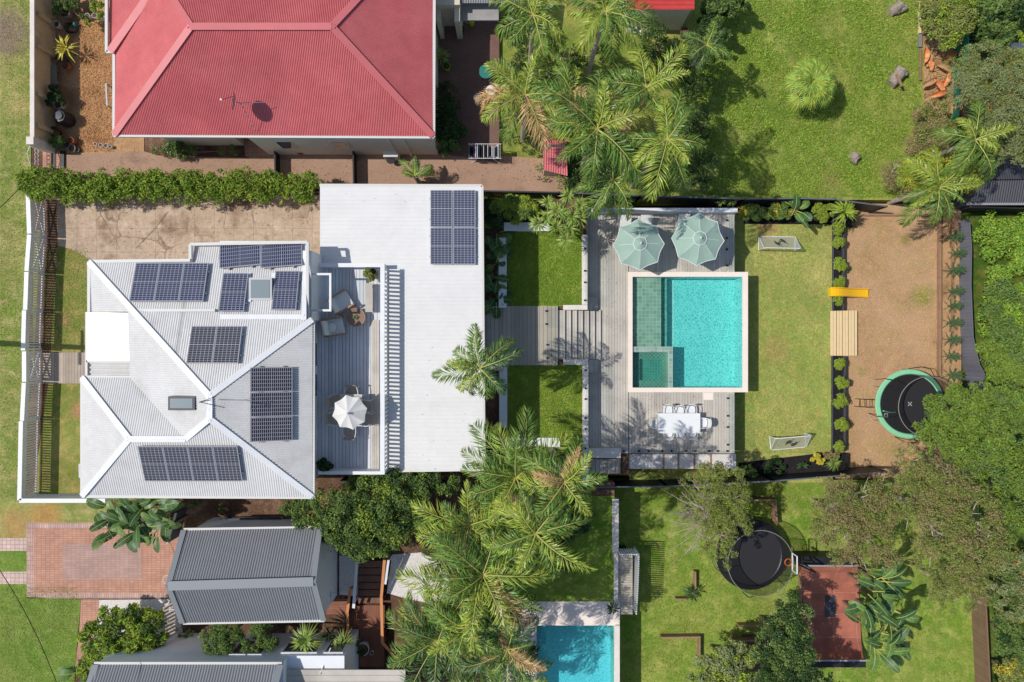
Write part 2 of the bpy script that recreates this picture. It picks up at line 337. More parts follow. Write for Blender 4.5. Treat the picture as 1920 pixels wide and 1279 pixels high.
def concrete_mat():
    m = M('cracked_concrete', px_col(182,160,138), .9, var=((.5,.12),(4,.12),(26,.12)), mixes=((px_col(132,106,86),.6,.52,.72),(px_col(200,182,160),1.6,.55,.75),(px_col(110,88,72),3.1,.62,.78)), bump=((40,.3,.02),), spec=.15)
    nt = m.node_tree; L = nt.links.new; bs = [n for n in nt.nodes if n.type == 'BSDF_PRINCIPLED'][0]
    src = bs.inputs['Base Color'].links[0].from_socket
    geo = _n(nt,'ShaderNodeNewGeometry'); no = _n(nt,'ShaderNodeTexNoise'); no.inputs['Scale'].default_value = 1.3; no.inputs['Detail'].default_value = 7; L(geo.outputs['Position'], no.inputs['Vector'])
    mv = _n(nt,'ShaderNodeMix', data_type='RGBA'); mv.inputs[0].default_value = .3; L(geo.outputs['Position'], mv.inputs[6]); L(no.outputs['Color'], mv.inputs[7])
    vo = _n(nt,'ShaderNodeTexVoronoi'); vo.feature = 'DISTANCE_TO_EDGE'; vo.inputs['Scale'].default_value = .8; L(mv.outputs[2], vo.inputs['Vector'])
    mr = _n(nt,'ShaderNodeMapRange'); mr.inputs[1].default_value = .008; mr.inputs[2].default_value = .022; mr.inputs[3].default_value = .5; mr.inputs[4].default_value = 0; L(vo.outputs[0], mr.inputs[0])
    n2 = _n(nt,'ShaderNodeTexNoise'); n2.inputs['Scale'].default_value = .45; L(geo.outputs['Position'], n2.inputs['Vector'])
    m2 = _n(nt,'ShaderNodeMapRange'); m2.inputs[1].default_value = .45; m2.inputs[2].default_value = .55; L(n2.outputs[0], m2.inputs[0])
    mu = _n(nt,'ShaderNodeMath', operation='MULTIPLY'); L(mr.outputs[0], mu.inputs[0]); L(m2.outputs[0], mu.inputs[1])
    br = _n(nt,'ShaderNodeTexBrick'); br.offset = .0; br.inputs['Scale'].default_value = 1; br.inputs['Brick Width'].default_value = 1.02; br.inputs['Row Height'].default_value = 1.24; br.inputs['Mortar Size'].default_value = .012
    mpp = _n(nt,'ShaderNodeMapping'); mpp.inputs['Location'].default_value = (.2,.33,0); L(geo.outputs['Position'], mpp.inputs[0]); L(mpp.outputs[0], br.inputs['Vector'])
    m3 = _n(nt,'ShaderNodeMath', operation='MULTIPLY'); L(br.outputs['Fac'], m3.inputs[0]); m3.inputs[1].default_value = .45
    mx = _n(nt,'ShaderNodeMath', operation='MAXIMUM'); L(mu.outputs[0], mx.inputs[0]); L(m3.outputs[0], mx.inputs[1])
    o = _n(nt,'ShaderNodeMix', data_type='RGBA'); L(mx.outputs[0], o.inputs[0]); L(src, o.inputs[6]); o.inputs[7].default_value = (.06,.045,.035,1); L(o.outputs[2], bs.inputs['Base Color'])
    return m
g_conc = concrete_mat()
g_brick = grid_mat('clay_pavers', px_col(190,144,122), px_col(176,132,112), px_col(138,106,92), .23, .115, .008, .85, .15, var=.12)
g_brickgrey = grid_mat('worn_grey_pavers', px_col(178,146,134), px_col(166,138,128), px_col(136,112,104), .23, .115, .006, .85, .15, var=.1)
g_brickedge = grid_mat('border_pavers', px_col(196,164,152), px_col(176,146,136), px_col(130,104,94), .12, .24, .008, .85, .15, var=.16)
g_pinkpav = grid_mat('pink_grey_pavers', px_col(204,180,168), px_col(190,164,154), px_col(140,120,110), .22, .22, .01, .85, .15, var=.12)
# ---------------------------------------------------------------- levels
ZM, ZD, ZL, ZB, ZE, ZS, ZP = -.6, -1.6, -3.1, -3.7, -4.2, -3.2, -1.2
BIG = 160.0
def wslab(name, x0, y0, x1, y1, z, depth, m): return MB().box(x0, y0, z-depth, x1, y1, z).build(name, m, kind='structure')
wslab('ground', -BIG, -BIG, BIG, BIG, -4.9, .5, g_scrub)
XE = W(905, 0, 0).x
NX0, NX1, NY = W(650,0,-.4).x, W(742,0,-.4).x, W(0,1046,0).y
wslab('garden_soil', -BIG, NY, XE, BIG, -.03, 4.8, g_soil)
wslab('garden_soil', -BIG, -BIG, NX0, NY, -.03, 4.8, g_soil)
wslab('garden_soil', NX1, -BIG, XE, NY, -.03, 4.8, g_soil)
wslab('garden_soil', NX0, -BIG, NX1, NY, -.95, 3.9, g_soil)
slab('verge_lawn', [(-3000,-3000),(60,-3000),(58,300),(56,560),(48,935),(200,937),(200,985),(50,985),(50,1300),(50,4000),(-3000,4000)], .0, .3, g_verge)
slab('south_front_lawn', [(-200,1095),(50,1095),(50,1120),(152,1124),(146,1190),(130,1400),(-200,1400)], .012, .3, g_verge2)
slab('verge_lawn', [(-200,1033),(50,1033),(50,1072),(-200,1072)], .012, .3, g_verge2)
slab('front_lawn', [(62,430),(330,430),(330,938),(62,938)], .004, .2, g_front)
slab('driveway', [(106,366),(620,366),(620,520),(178,500),(172,489),(140,470),(108,460)], .018, .2, g_conc)
slab('gate_soil', [(78,366),(106,366),(108,462),(90,720),(60,935),(52,935)], .010, .2, g_soil)
slab('mulch_yard', [(95,-300),(240,-300),(270,250),(270,285),(150,290),(95,285)], .0, .2, g_straw)
slab('gravel_path', [(120,290),(270,284),(300,292),(460,296),(505,286),(815,284),(1060,300),(1060,362),(900,362),(600,352),(120,325)], .004, .2, g_pebble)
slab('courtyard', [(806,-200),(936,-200),(936,305),(806,285)], .008, .2, g_pebdark)
slab('brick_driveway', [(50,980),(340,980),(340,1122),(50,1122)], .012, .3, g_brickedge)
slab('brick_driveway', [(63,991),(340,991),(340,1112),(63,1112)], .018, .1, g_brick)
slab('brick_driveway', [(118,1021),(265,1021),(265,1086),(118,1086)], .023, .1, g_brickgrey)
slab('verge_path', [(-200,1009),(50,1009),(50,1033),(-200,1033)], .018, .3, g_pinkpav)
slab('verge_path', [(-200,1072),(50,1072),(50,1095),(-200,1095)], .018, .3, g_pinkpav)
slab('brick_path', [(152,1124),(186,1124),(184,1160),(160,1260),(140,1260),(148,1190)], .016, .3, g_brick)
slab('pebble_bed', [(186,1125),(330,1124),(345,1200),(160,1230)], .010, .3, g_white)
slab('porch_paving', [(455,246),(508,246),(508,293),(460,293)], .03, .2, g_brick)
# middle terrace, pool terrace, lower lawns
a = W(905,395,ZM); b = W(1096,903,ZM)
wslab('terrace_soil', XE-.5, W(0,905,ZM).y, W(1045,0,ZM).x, W(0,362,ZM).y, ZM-.02, 4.2, g_soil)
wslab('terrace_soil', W(1045,0,ZM).x, W(0,579,ZM).y, W(1100,0,ZM).x, W(0,362,ZM).y, ZM-.02, 4.2, g_soil)
wslab('terrace_soil', W(1045,0,ZM).x, W(0,905,ZM).y, W(1100,0,ZM).x, W(0,676,ZM).y, ZM-.02, 4.2, g_soil)
slab('terrace_lawn', [(950,430),(1094,430),(1094,574),(950,574)], ZM, .3, g_mid)
slab('terrace_lawn', [(950,684),(1094,684),(1094,855),(1050,822),(950,822)], ZM, .3, g_mid)
wslab('deck_undercroft', W(1040,0,ZD).x, W(0,890,ZD-.3).y, W(1180,0,ZD).x, W(0,385,ZD-.3).y, ZD-.16, 3, g_soil)
slab('pool_lawn', [(1180,395),(1561,400),(1561,905),(1180,905)], ZL, 1.7, g_pool)
slab('garden_bed', [(1100,372),(1600,378),(1604,424),(1560,421),(1395,420),(1395,392),(1100,405)], ZL+.03, 1.5, g_black)
slab('garden_bed', [(1385,892),(1385,868),(1555,848),(1590,852),(1590,895)], ZL+.03, 1.5, g_black)
slab('bark_yard', [(1500,380),(1802,384),(1802,760),(1840,900),(1500,905)], ZB, 1.1, g_bark)
slab('straw_bed', [(1768,400),(1800,400),(1803,760),(1768,760)], ZB+.12, .8, g_straw)
def xz(px): # north neighbour's slope
    t = min(1, max(0, (px-905)/(1725-905))); return -.1-3.2*t
nl = MB(); xs = np.linspace(905, 1790, 16); rows = [372, 240, 120, 0, -150, -700]
V = []; F = []
for x in xs:
    z = xz(x)
    for y in rows: v = W(x, y+ (3 if y == 372 else 0), z); V.append((v.x, v.y, z))
nr = len(rows)
for i in range(len(xs)-1):
    for j in range(nr-1): F.append((i*nr+j, (i+1)*nr+j, (i+1)*nr+j+1, i*nr+j+1))
n0 = len(V)
for x in xs:
    v = W(x, 375, xz(x)); V.append((v.x, v.y, -4.9))
for i in range(len(xs)-1): F.append((i*nr, n0+i, n0+i+1, (i+1)*nr))
nl.raw(V, F).build('north_lawn', g_north, kind='structure')
SYP = W(0,1150,ZP).y
wslab('south_terrace', XE-.5, SYP, W(1152,0,ZP).x, W(0,905,ZP).y, ZP-.03, 3.6, g_soil)
wslab('south_terrace', XE-.5, -BIG, W(985,0,ZP).x, SYP, ZP-.03, 3.6, g_soil)
slab('south_pool_lawn', [(950,930),(1152,930),(1152,1128),(950,1128)], ZP, .3, g_mid)
slab('south_lawn', [(1120,900),(1835,900),(1840,1500),(1120,1500)], ZS, 1.6, g_south)
slab('shade_bed', [(1390,1190),(1460,1190),(1460,1260),(1390,1260)], ZS+.02, .4, g_soil)
slab('pebble_bed', [(735,1040),(790,1036),(835,1060),(850,1120),(800,1130),(760,1122),(725,1112)], -.012, .4, g_white)
slab('pebble_bed', [(636,1042),(672,1042),(668,1118),(636,1115)], -.012, .4, g_white)
slab('east_scrub', [(1800,-600),(2600,-600),(2600,2000),(1800,2000)], ZE, .7, g_scrub)
slab('palm_debris_bed', [(1728,-50),(1790,-50),(1792,215),(1735,210)], xz(1725)+.04, .4, g_straw)
slab('white_pebble_edge', [(1890,80),(1990,80),(1990,98),(1888,96)], ZE+.03, .2, g_white)

# ---------------------------------------------------------------- roof sheeting
def plane_fit(P):
    A = np.array([[p[0], p[1], 1] for p in P]); z = np.array([p[2] for p in P])
    return np.linalg.lstsq(A, z, rcond=None)[0]
def corr(mb, P, d, pitch=.08, amp=.017, seg=6, prof='sin', fit=None, off=0.0):
    """corrugated sheet over the roof face P (3-D corners), ribs running along d"""
    a, b, c = plane_fit(fit or P); d = np.array(d, float); d /= np.linalg.norm(d); u = np.array([-d[1], d[0]])
    Q = np.array([[p[0], p[1]] for p in P]); U = Q@u; Vv = Q@d; n = len(P)
    us = np.arange(math.floor(U.min()/pitch)*pitch, U.max()+pitch/seg, pitch/seg); us = us[(us > U.min()+1e-4) & (us < U.max()-1e-4)]
    us = np.concatenate([[U.min()+1e-4], us, [U.max()-1e-4]])
    rows = []
    for x in us:
        c_ = []
        for i in range(n):
            u0, u1 = U[i], U[(i+1)%n]
            if (u0 <= x) != (u1 <= x): t = (x-u0)/(u1-u0); c_.append(Vv[i]+t*(Vv[(i+1)%n]-Vv[i]))
        rows.append(sorted(c_))
    vs = []; fs = []
    def h(x):
        if prof == 'sin': return amp*math.cos(2*math.pi*x/pitch)
        f = (x/pitch) % 1; return amp if abs(f-.5) < .13 else 0
    def pt(x, v):
        p = u*x+d*v; return (p[0], p[1], a*p[0]+b*p[1]+c+h(x)+off)
    for i in range(len(us)-1):
        r0, r1 = rows[i], rows[i+1]
        if len(r0) != len(r1) or len(r0) < 2: continue
        for k in range(0, len(r0)-1, 2):
            q = len(vs); vs += [pt(us[i], r0[k]), pt(us[i+1], r1[k]), pt(us[i+1], r1[k+1]), pt(us[i], r0[k+1])]
            e1 = np.array(vs[q+1])-np.array(vs[q]); e2 = np.array(vs[q+3])-np.array(vs[q])
            fs.append((q,q+1,q+2,q+3) if np.cross(e1, e2)[2] > 0 else (q+3,q+2,q+1,q))
    if vs: mb.raw(vs, fs)
    return mb
def onp(px, py, ca, cb, cc):
    z = 5.8
    for _ in range(20): v = W(px, py, z); z = ca*v.x+cb*v.y+cc
    return (px, py, z+.06)
def P3(*l): return [W(x, y, z) for x, y, z in l]
def caps(mb, lines, w=.24, h=.05, up=.035):
    for p, q in lines:
        p = W(*p); q = W(*q); p.z += up; q.z += up; mb.beam(p, q, w, h)
    return mb
def gut(mb, lines, w=.13, h=.11, dz=-.06):
    for p, q in lines:
        p = W(*p); q = W(*q); p.z += dz; q.z += dz; mb.beam(p, q, w, h)
    return mb
# ================================================================ RED-ROOFED HOUSE
ze, zr = 3.4, 5.2
rh = thing('red_roof_house', 'cream rendered house under a large red corrugated hip roof at the top of the photo', 'house', (*w2(520,60,3), 0))
S_ = P3((214,253,ze),(358,50,zr),(622,50,zr),(812,256,ze))
N_ = P3((622,50,zr),(358,50,zr),(228,-160,ze),(800,-160,ze))
rb = MB(); corr(rb, S_, (0,1), amp=.02); corr(rb, N_, (0,1), amp=.02)
Wf = P3((214,253,ze),(214,98,ze),(200,98,ze),(200,-150,ze),(228,-160,ze),(358,50,zr))
corr(rb, Wf, (1,0), fit=[S_[0], S_[1], Wf[4]]); corr(rb, P3((812,256,ze),(622,50,zr),(800,-160,ze),(812,-150,ze)), (1,0))
rb.build('roof', m_redroof, rh)
caps(MB(), [((214,253,ze),(358,50,zr)),((358,50,zr),(622,50,zr)),((622,50,zr),(812,256,ze)),((358,50,zr),(300,-40,ze+1.0)),((622,50,zr),(720,-55,ze+.85))], .32, .03, .025).build('ridge_cap', m_redcap, rh)
caps(MB(), [((207,97,ze+.03),(278,-5,4.1))], .36, .04, .04).build('ridge_cap', m_redcap, rh)
gut(MB(), [((212,254,ze),(813,257,ze)),((813,257,ze),(815,-160,ze)),((213,254,ze),(213,98,ze)),((213,97,ze),(199,97,ze)),((199,97,ze),(199,-150,ze))]).build('gutter', m_gutter, rh)
wx0 = w2(214,253,ze)[0]+.35; wx1 = w2(812,256,ze)[0]-.12; wy = w2(0,255,ze)[1]+.02; wyn = w2(0,-160,ze)[1]
def wpx(px, z=0): return W(px, 0, z).x
mb = MB(); pa, pb = wpx(458), wpx(506)
mb.box(wx0+.9, wy+.5, -.1, pa, wyn, ze-.1); mb.box(pb, wy, -.1, wx1, wyn, ze-.1); mb.box(pa, wy+1.1, -.1, pb, wyn, ze-.1)
mb.build('wall', m_cream, rh)
for i, (x0, x1) in enumerate(((545,575),(640,672))):
    mb = MB(); mb.box(wpx(x0), wy-.03, 1.3, wpx(x1), wy+.05, 2.5); f = mb.build('window', m_gutter, rh)
    MB().box(wpx(x0)+.06, wy-.045, 1.36, wpx(x1)-.06, wy-.02, 2.44).build('pane', m_glassdark, f)
MB().box(wpx(745), wy-.09, 0, wpx(748), wy, ze-.2).build('downpipe', m_cream, rh)
MB().box(wpx(770), wy-.09, 0, wpx(774), wy, ze-.2).build('downpipe', m_cream, rh)
mb = MB(); mb.box(pa+.5, wy+1.06, 0, pb-.3, wy+1.1, 2.1); mb.build('door', m_dark, rh)
# ================================================================ WHITE HOUSE
zg, zh, zA = 5.6, 6.95, 6.5
wh = thing('white_house', 'white house with many joined hip roofs, roof deck and flat rear wing', 'house', (*w2(520,680,3), 0))
r1 = (393,742,zh); r2 = (393,785,zh); ne = (586,599,zg+.15); se = (586,932,zg); nw = (167,491,5.2)
a1 = (243,823,zA); a2 = (348,823,zA); tl = (154,708,zg); bl = (154,930,zg)
mb = MB()
Nf = P3(nw,(356,489,5.25),(356,459,5.1),(575,455,5.08),(575,606,5.7),r1)
PN = P3(nw,r1,(575,599,5.75)); corr(mb, Nf, (0,1), pitch=.1, amp=.011, fit=P3(nw,r1,(575,599,5.75)))
corr(mb, P3(nw,r1,r2,a2,(248,708,zg-.1),(248,585,5.4),(167,585,5.2)), (1,0), pitch=.1, fit=P3(nw,r1,r2,a2))
corr(mb, P3(r1,ne,se,r2), (1,0), pitch=.1)
corr(mb, P3(tl,(248,708,zg),a2,a1), (0,1), pitch=.1, amp=.011)
corr(mb, P3(tl,a1,bl), (1,0), pitch=.1)
corr(mb, P3(bl,a1,a2,r2,se), (0,1), pitch=.1, amp=.011)
mb.build('roof', m_whiteroof, wh)
mb = MB(); caps(mb, [(nw,r1),(r1,r2),(r1,ne),(r2,se),(r2,a2),(a2,a1),(a1,tl),(a1,bl)], .26, .03, .03); mb.build('ridge_cap', m_white, wh)
mb = MB()
q = (*w2(248,709,zg+.02), zg+.02); caps(mb, [((248,709,zg+.02),(345,819,zA-.04))], .1, .05, .0); mb.build('valley', m_steel, wh)
mb = MB(); caps(mb, [((248,582,5.72),(405,582,5.86))], .12, .12, .05); mb.build('flashing_pipe', m_steel, wh)
gut(MB(), [((166,490,5.2),(356,488,5.25)),((356,488,5.2),(356,458,5.1)),((356,458,5.1),(576,454,5.1)),((576,454,5.1),(576,600,5.6)),((587,600,zg+.1),(587,933,zg)),((587,933,zg),(153,931,zg)),((153,931,zg),(153,707,zg)),((153,707,zg),(248,707,zg)),((166,490,5.2),(166,585,5.2)),((249,585,5.4),(249,707,zg-.1))]).build('gutter', m_gutter, wh)
# front porch roof; sun glare on half of it put into a paler colour
MB().box(*w2(164,586,4.75), 4.7, *w2(243,630,4.75), 4.78).build('porch_roof', m_porch, wh)
MB().box(*w2(164,630.4,4.75), 4.69, *w2(243,676,4.75), 4.77).build('porch_roof', m_porch, wh)
gut(MB(), [((163,585,4.7),(163,708,4.7)),((163,677.5,4.7),(249,677.5,4.7))], .10,.10,.0).build('gutter', m_gutter, wh)
mb = MB(); corr(mb, P3((166,674,4.65),(246,674,4.7),(246,707,4.7),(166,707,4.65)), (1,0), pitch=.2, amp=.03); mb.build('porch_roof', m_whiteroof, wh)
mb = MB(); corr(mb, P3((238,586,4.7),(249,586,4.75),(249,676,4.75),(238,676,4.7)), (1,0), pitch=.1); mb.build('porch_roof', m_whiteroof, wh)
# walls under the roofs
def wl(px0, py0, px1, py1, ztop, z0=-.1, zr=5.4, inset=.42):
    a = W(px0, py0, zr); b = W(px1, py1, zr); return (a.x+inset, a.y-inset, z0, b.x-inset, b.y+inset, ztop)
mb = MB(); mb.box(*wl(167,490,576,600,5.0)); mb.build('wall', m_bluewall, wh)
mb = MB(); mb.box(*wl(155,720,586,931,5.5)); mb.build('wall', m_bluewall, wh)
mb = MB(); mb.box(*wl(250,580,586,740,5.45)); mb.build('wall', m_bluewall, wh)
mb = MB()
for i, (y0, y1) in enumerate(((640,690),(700,748))):
    xw = wl(250,580,586,740,5.4)[3]; a = W(598,y0,4.2).y; b = W(598,y1,4.2).y
    f = MB().box(xw-.05, b, 3.35, xw+.05, a, 5.2).build('sliding_door', m_white, wh)
    MB().box(xw+.04, b+.08, 3.42, xw+.065, a-.08, 5.1).build('pane', m_glassdark, f)
for i, (x0,y0,x1,y1,z) in enumerate(((468,521,511,563,5.5),(317,743,367,769,6.72))):
    s = MB(); a = W(x0,y0,z); b = W(x1,y1,z); s.box(a.x,b.y,z-.25,b.x,a.y,z+.09); f = s.build('skylight', m_steel if i == 0 else m_char, wh)
    MB().box(a.x+.09,b.y+.09,z+.05,b.x-.09,a.y-.09,z+.105).build('pane', m_skyglass, f)
mb = MB(); pn_ = plane_fit(PN); _o = lambda x,y: onp(x,y,*pn_); caps(mb, [(_o(466,512),_o(466,566)),(_o(512.5,512),_o(512.5,566)),(_o(570,456),_o(570,600)),(_o(412,594),_o(570,594)),(_o(412,456),_o(575,456))], .2, .03, -.02); mb.build('flashing', m_white, wh)
# flat rear wing
zf = 3.2
fl = [(600,348),(903,349),(907,883),(722,886),(720,498),(600,498)]
mb = MB(); mb.pprism(fl, zf-.25, zf-.03); mb.build('flat_roof_slab', m_white, wh)
mb = MB(); corr(mb, [W(x,y,zf) for x,y in fl], (1,0), pitch=.2, amp=.009, prof='rib', seg=16); mb.build('flat_roof', m_whiteroof2, wh)
mb = MB(); a = W(602,352,zf); b = W(902,880,zf)
mb.box(a.x+.1, W(0,498,zf).y, -.1, b.x-.1, a.y-.1, zf-.26); mb.box(W(722,0,zf).x, b.y+.1, -.9, b.x-.1, W(0,498,zf).y, zf-.26); mb.build('wall', m_white, wh)
gut(MB(), [((599,347,zf),(904,348,zf)),((904,348,zf),(908,884,zf))], .12,.12,-.05).build('gutter', m_gutter, wh)
# deck in the middle
zd = 3.1
def boards(mb, x0, y0, x1, y1, z, along='y', w=.14, gap=.012, th=.035, rng=None):
    rng = rng or random.Random(3); x0,x1 = sorted((x0,x1)); y0,y1 = sorted((y0,y1))
    if along == 'y':
        x = x0
        while x < x1-.03: mb.box(x, y0, z-th+rng.uniform(0,.004), min(x+w, x1), y1, z+rng.uniform(0,.004)); x += w+gap
    else:
        y = y0
        while y < y1-.03: mb.box(x0, y, z-th+rng.uniform(0,.004), x1, min(y+w, y1), z+rng.uniform(0,.004)); y += w+gap
    return mb
dk = MB(); a = W(590,500,zd); b = W(713,886,zd); boards(dk, a.x, a.y, b.x, b.y, zd, 'y', .15, .016); dk.build('deck', m_deckblue, wh)
MB().box(a.x, b.y, zd-.3, b.x, a.y, zd-.06).build('deck_base', m_dark, wh)
MB().box(a.x+.1, b.y+.1, -.1, b.x-.1, a.y-.1, zd-.3).build('lower_wall', m_bluewall, wh)
zt = 4.25
mb = MB(); p = W(590,493,zt); q = W(718,498,zt); mb.box(p.x, q.y, zd, q.x, p.y, zt-.45); mb.box(p.x, q.y-.03, zt-.45, q.x, p.y+.03, zt-.38); mb.build('deck_parapet', m_white, wh)
mb = MB(); p = W(592,887,zt); q = W(718,893,zt); mb.box(p.x, q.y, zd, q.x, p.y, zt-.4); mb.build('deck_parapet', m_white, wh)
# slatted balustrade on the east side
mb = MB(); X0 = W(713,0,zt).x; X1 = W(721,0,zt).x; Y0 = W(0,499,zt).y; Y1 = W(0,888,zt).y
mb.box(X0, Y1, zt-.06, X1, Y0, zt); mb.build('balustrade_rail', m_white, wh)
mb = MB(); y = Y1
while y < Y0: mb.box(X1-.05, y, zf+.02, X1-.01, y+.10, zt-.061); y += .195
mb.build('balustrade_slats', m_white, wh)
mb = MB(); mb.box(X1-.11, Y1, zf+.05, X1-.06, Y0, zf+.13); mb.build('balustrade_rail', m_white, wh)
# sunlit strip beside the balustrade, put in as boards of another colour
mb = MB(); p = W(697,600,zd); q = W(711,880,zd); boards(mb, p.x, p.y, q.x, q.y, zd+.05, 'y', .12, .01); mb.build('deck_sun_strip', m_pooldeck, wh)
# north-east little wall and raised window awning
mb = MB(); p = W(576,470,3.3); mb.box(W(576,0,5).x-.2, W(0,600,5).y, 3.0, W(584,0,5).x, W(0,470,5).y, 5.0); mb.build('wall', m_bluewall, wh)

aw = thing('glass_awning', 'glass awning in a white frame over the narrow end of the deck', 'awning', (*w2(600,547,4.9), 4.9))
for x0,y0,x1,y1 in ((580,512,584,584),(617,512,621,584),(584,512,617,516),(584,580,617,584)): MB().pbox(x0,y0,x1,y1,4.86,4.94).build('frame', m_white, aw)
MB().pbox(584,516,617,580,4.885,4.9).build('pane', m_glass, aw)
# ---------------------------------------------------------------- solar panels
def panel_mat():
    m = grid_mat('solar_cells', srgb(28,31,58), srgb(34,37,66), srgb(138,142,158), .158, .0795, .012, .25, .6, var=.1)
    return m
m_cells = panel_mat()
m_cells2 = grid_mat('black_solar_cells', srgb(25,24,34), srgb(30,29,40), srgb(140,140,148), .158, .0795, .012, .25, .6, var=.1)
def solar_proto(mat, w=1.0, l=1.68):
    t = thing('solar_panel', 'solar panel', 'solar panel', (0,0,0), 'solar panels on the white house roofs', local=True)
    mb = MB(); f = .022
    for x0,y0,x1,y1 in ((-w/2,-l/2,-w/2+f,l/2),(w/2-f,-l/2,w/2,l/2),(-w/2+f,-l/2,w/2-f,-l/2+f),(-w/2+f,l/2-f,w/2-f,l/2),(-w/2+f,-.014,w/2-f,.014)): mb.box(x0,y0,.06,x1,y1,.108)
    mb.build('frame', m_cellframe, t)
    MB().box(-w/2+f,-l/2+f,.07,w/2-f,-.014,.10).build('cell_sheet', mat, t); MB().box(-w/2+f,.014,.07,w/2-f,l/2-f,.10).build('cell_sheet', mat, t)
    for y in (-l*.28, l*.28): MB().box(-w/2-.05, y-.03, -.04, w/2+.05, y+.03, .058).build('mounting_rail', m_steel, t)
    return t
pp = [solar_proto(m_cells), solar_proto(m_cells2)]; used = [False, False]
pl_n = plane_fit(PN); pl_e = plane_fit(P3(r1,ne,se,r2)); pl_s = plane_fit(P3(bl,a1,a2,r2,se))
def panel_row(quad, n, along, dark, labels, gap=.02, plane=None):
    """quad: four corners (px,py,z) TL TR BR BL of the whole row; n panels side by side along 'x' or 'y'"""
    if plane is not None:
        ca, cb, cc = plane; quad = [onp(q[0], q[1], ca, cb, cc) for q in quad]
    TL, TR, BR, BL = [W(*q) for q in quad]
    for i in range(n):
        t0, t1 = i/n, (i+1)/n
        if along == 'x': c = [TL.lerp(TR,t0), TL.lerp(TR,t1), BL.lerp(BR,t1), BL.lerp(BR,t0)]
        else: c = [TL.lerp(BL,t0), TR.lerp(BR,t0), TR.lerp(BR,t1), TL.lerp(BL,t1)]
        ctr = sum(c, Vector())/4; ex = ((c[1]-c[0])+(c[2]-c[3]))/2; ey = ((c[0]-c[3])+(c[1]-c[2]))/2
        if ex.length > ey.length: ex, ey = ey, -ex
        X = ex.normalized(); Y = (ey-X*ey.dot(X)).normalized(); Z = X.cross(Y)
        if not used[dark]: o = pp[dark]; used[dark] = True
        else: o = copy_tree(pp[dark])
        o['label'] = labels[i]
        sx = (ex.length-gap)/1.0; sy = (ey.length-gap)/1.68
        o.matrix_world = Matrix.Translation(ctr+Z*.02) @ Matrix((X,Y,Z)).transposed().to_4x4() @ Matrix.Diagonal((sx,sy,1,1))
panel_row([(413,458,5.14),(568,458,5.14),(568,502,5.38),(413,502,5.38)], 2, 'x', 0, ['sideways solar panel at the top edge of the hip roof, left of the pair','sideways solar panel at the top edge of the hip roof, right of the pair'], plane=pl_n)
panel_row([(252,495,5.27),(389,495,5.27),(387,567,5.68),(250,567,5.68)], 3, 'x', 0, ['upright solar panel, left of the three above the flashing pipe','upright solar panel, middle of the three above the flashing pipe','upright solar panel, right of the three above the flashing pipe'], plane=pl_n)
panel_row([(416,514,5.38),(464,514,5.38),(463,586,5.8),(415,586,5.8)], 1, 'x', 0, ['single upright solar panel left of the square skylight'], plane=pl_n)
panel_row([(515,510,5.36),(561,510,5.36),(559,583,5.8),(513,583,5.8)], 1, 'x', 0, ['single upright solar panel right of the square skylight'], plane=pl_n)
panel_row([(360,613,6.22),(456,613,6.22),(449,683,6.76),(352,683,6.76)], 2, 'x', 1, ['dark solar panel, left of the pair in the middle of the roof','dark solar panel, right of the pair in the middle of the roof'], plane=pl_n)
panel_row([(469,688,6.72),(549,688,6.06),(549,827,6.06),(469,827,6.72)], 3, 'y', 1, ['black solar panel, topmost of the column of three beside the deck','black solar panel, middle of the column of three beside the deck','black solar panel, bottom of the column of three beside the deck'], plane=pl_e)
panel_row([(261,834,6.68),(446,834,6.68),(458,900,6.12),(273,900,6.12)], 4, 'x', 1, ['black solar panel, leftmost of the row of four on the south slope','black solar panel, second from left in the row of four on the south slope','black solar panel, third from left in the row of four on the south slope','black solar panel, rightmost of the row of four on the south slope'], plane=pl_s)
panel_row([(807,357,3.25),(849,357,3.25),(849,497,3.25),(807,497,3.25)], 2, 'y', 0, ['solar panel on the flat roof, upper left of the block of four','solar panel on the flat roof, lower left of the block of four'])
panel_row([(850,357,3.25),(892,357,3.25),(892,497,3.25),(850,497,3.25)], 2, 'y', 0, ['solar panel on the flat roof, upper right of the block of four','solar panel on the flat roof, lower right of the block of four'])
# ================================================================ FENCES
def picket(p, q, z1, label, brace=0, z0=0.0, solid=.38):
    """white fence: cap rail, solid top boards, open slats below; p, q photo points of the cap"""
    a = W(p[0], p[1], z1); b = W(q[0], q[1], z1); L_ = (b-a).length; d = (b-a)/L_
    t = thing('picket_fence' if not brace else 'picket_gate', label, 'fence' if not brace else 'gate', (a.x, a.y, z0), 'white slatted fence along the street')
    n = Vector((-d.y, d.x, 0)); up = lambda v, z: Vector((v.x, v.y, z))
    MB().beam(up(a,z1-.02), up(b,z1-.02), .21, .04).build('cap_rail', m_white, t)
    MB().beam(up(a,z1-solid/2-.045), up(b,z1-solid/2-.045), .03, solid).build('top_board', m_white, t)
    mb = MB(); x = .05
    while x < L_-.04:
        c = a+d*x; zb = z0+.1
        mb.beam(up(c,zb), up(c,z1-solid-.05), .022, .075, up=d); x += .135
    mb.build('slats', m_white, t)
    MB().beam(up(a+n*.04,z0+.17), up(b+n*.04,z0+.17), .04, .07).build('bottom_rail', m_white, t)
    for v in (a+d*.05, b-d*.05): MB().box(v.x-.05, v.y-.05, z0-.1, v.x+.05, v.y+.05, z1-.045).build('post', m_white, t)
    if brace:
        for k in range(brace):
            u0 = a+d*(L_*k/brace+.08); u1 = a+d*(L_*(k+1)/brace-.08)
            MB().beam(up(u0,z0+.2), up(u1,z1-.45), .03, .1).build('brace', m_white, t); MB().beam(up(u0,z1-.45)+n*.03, up(u1,z0+.2)+n*.03, .03, .1).build('brace', m_white, t)
    return t
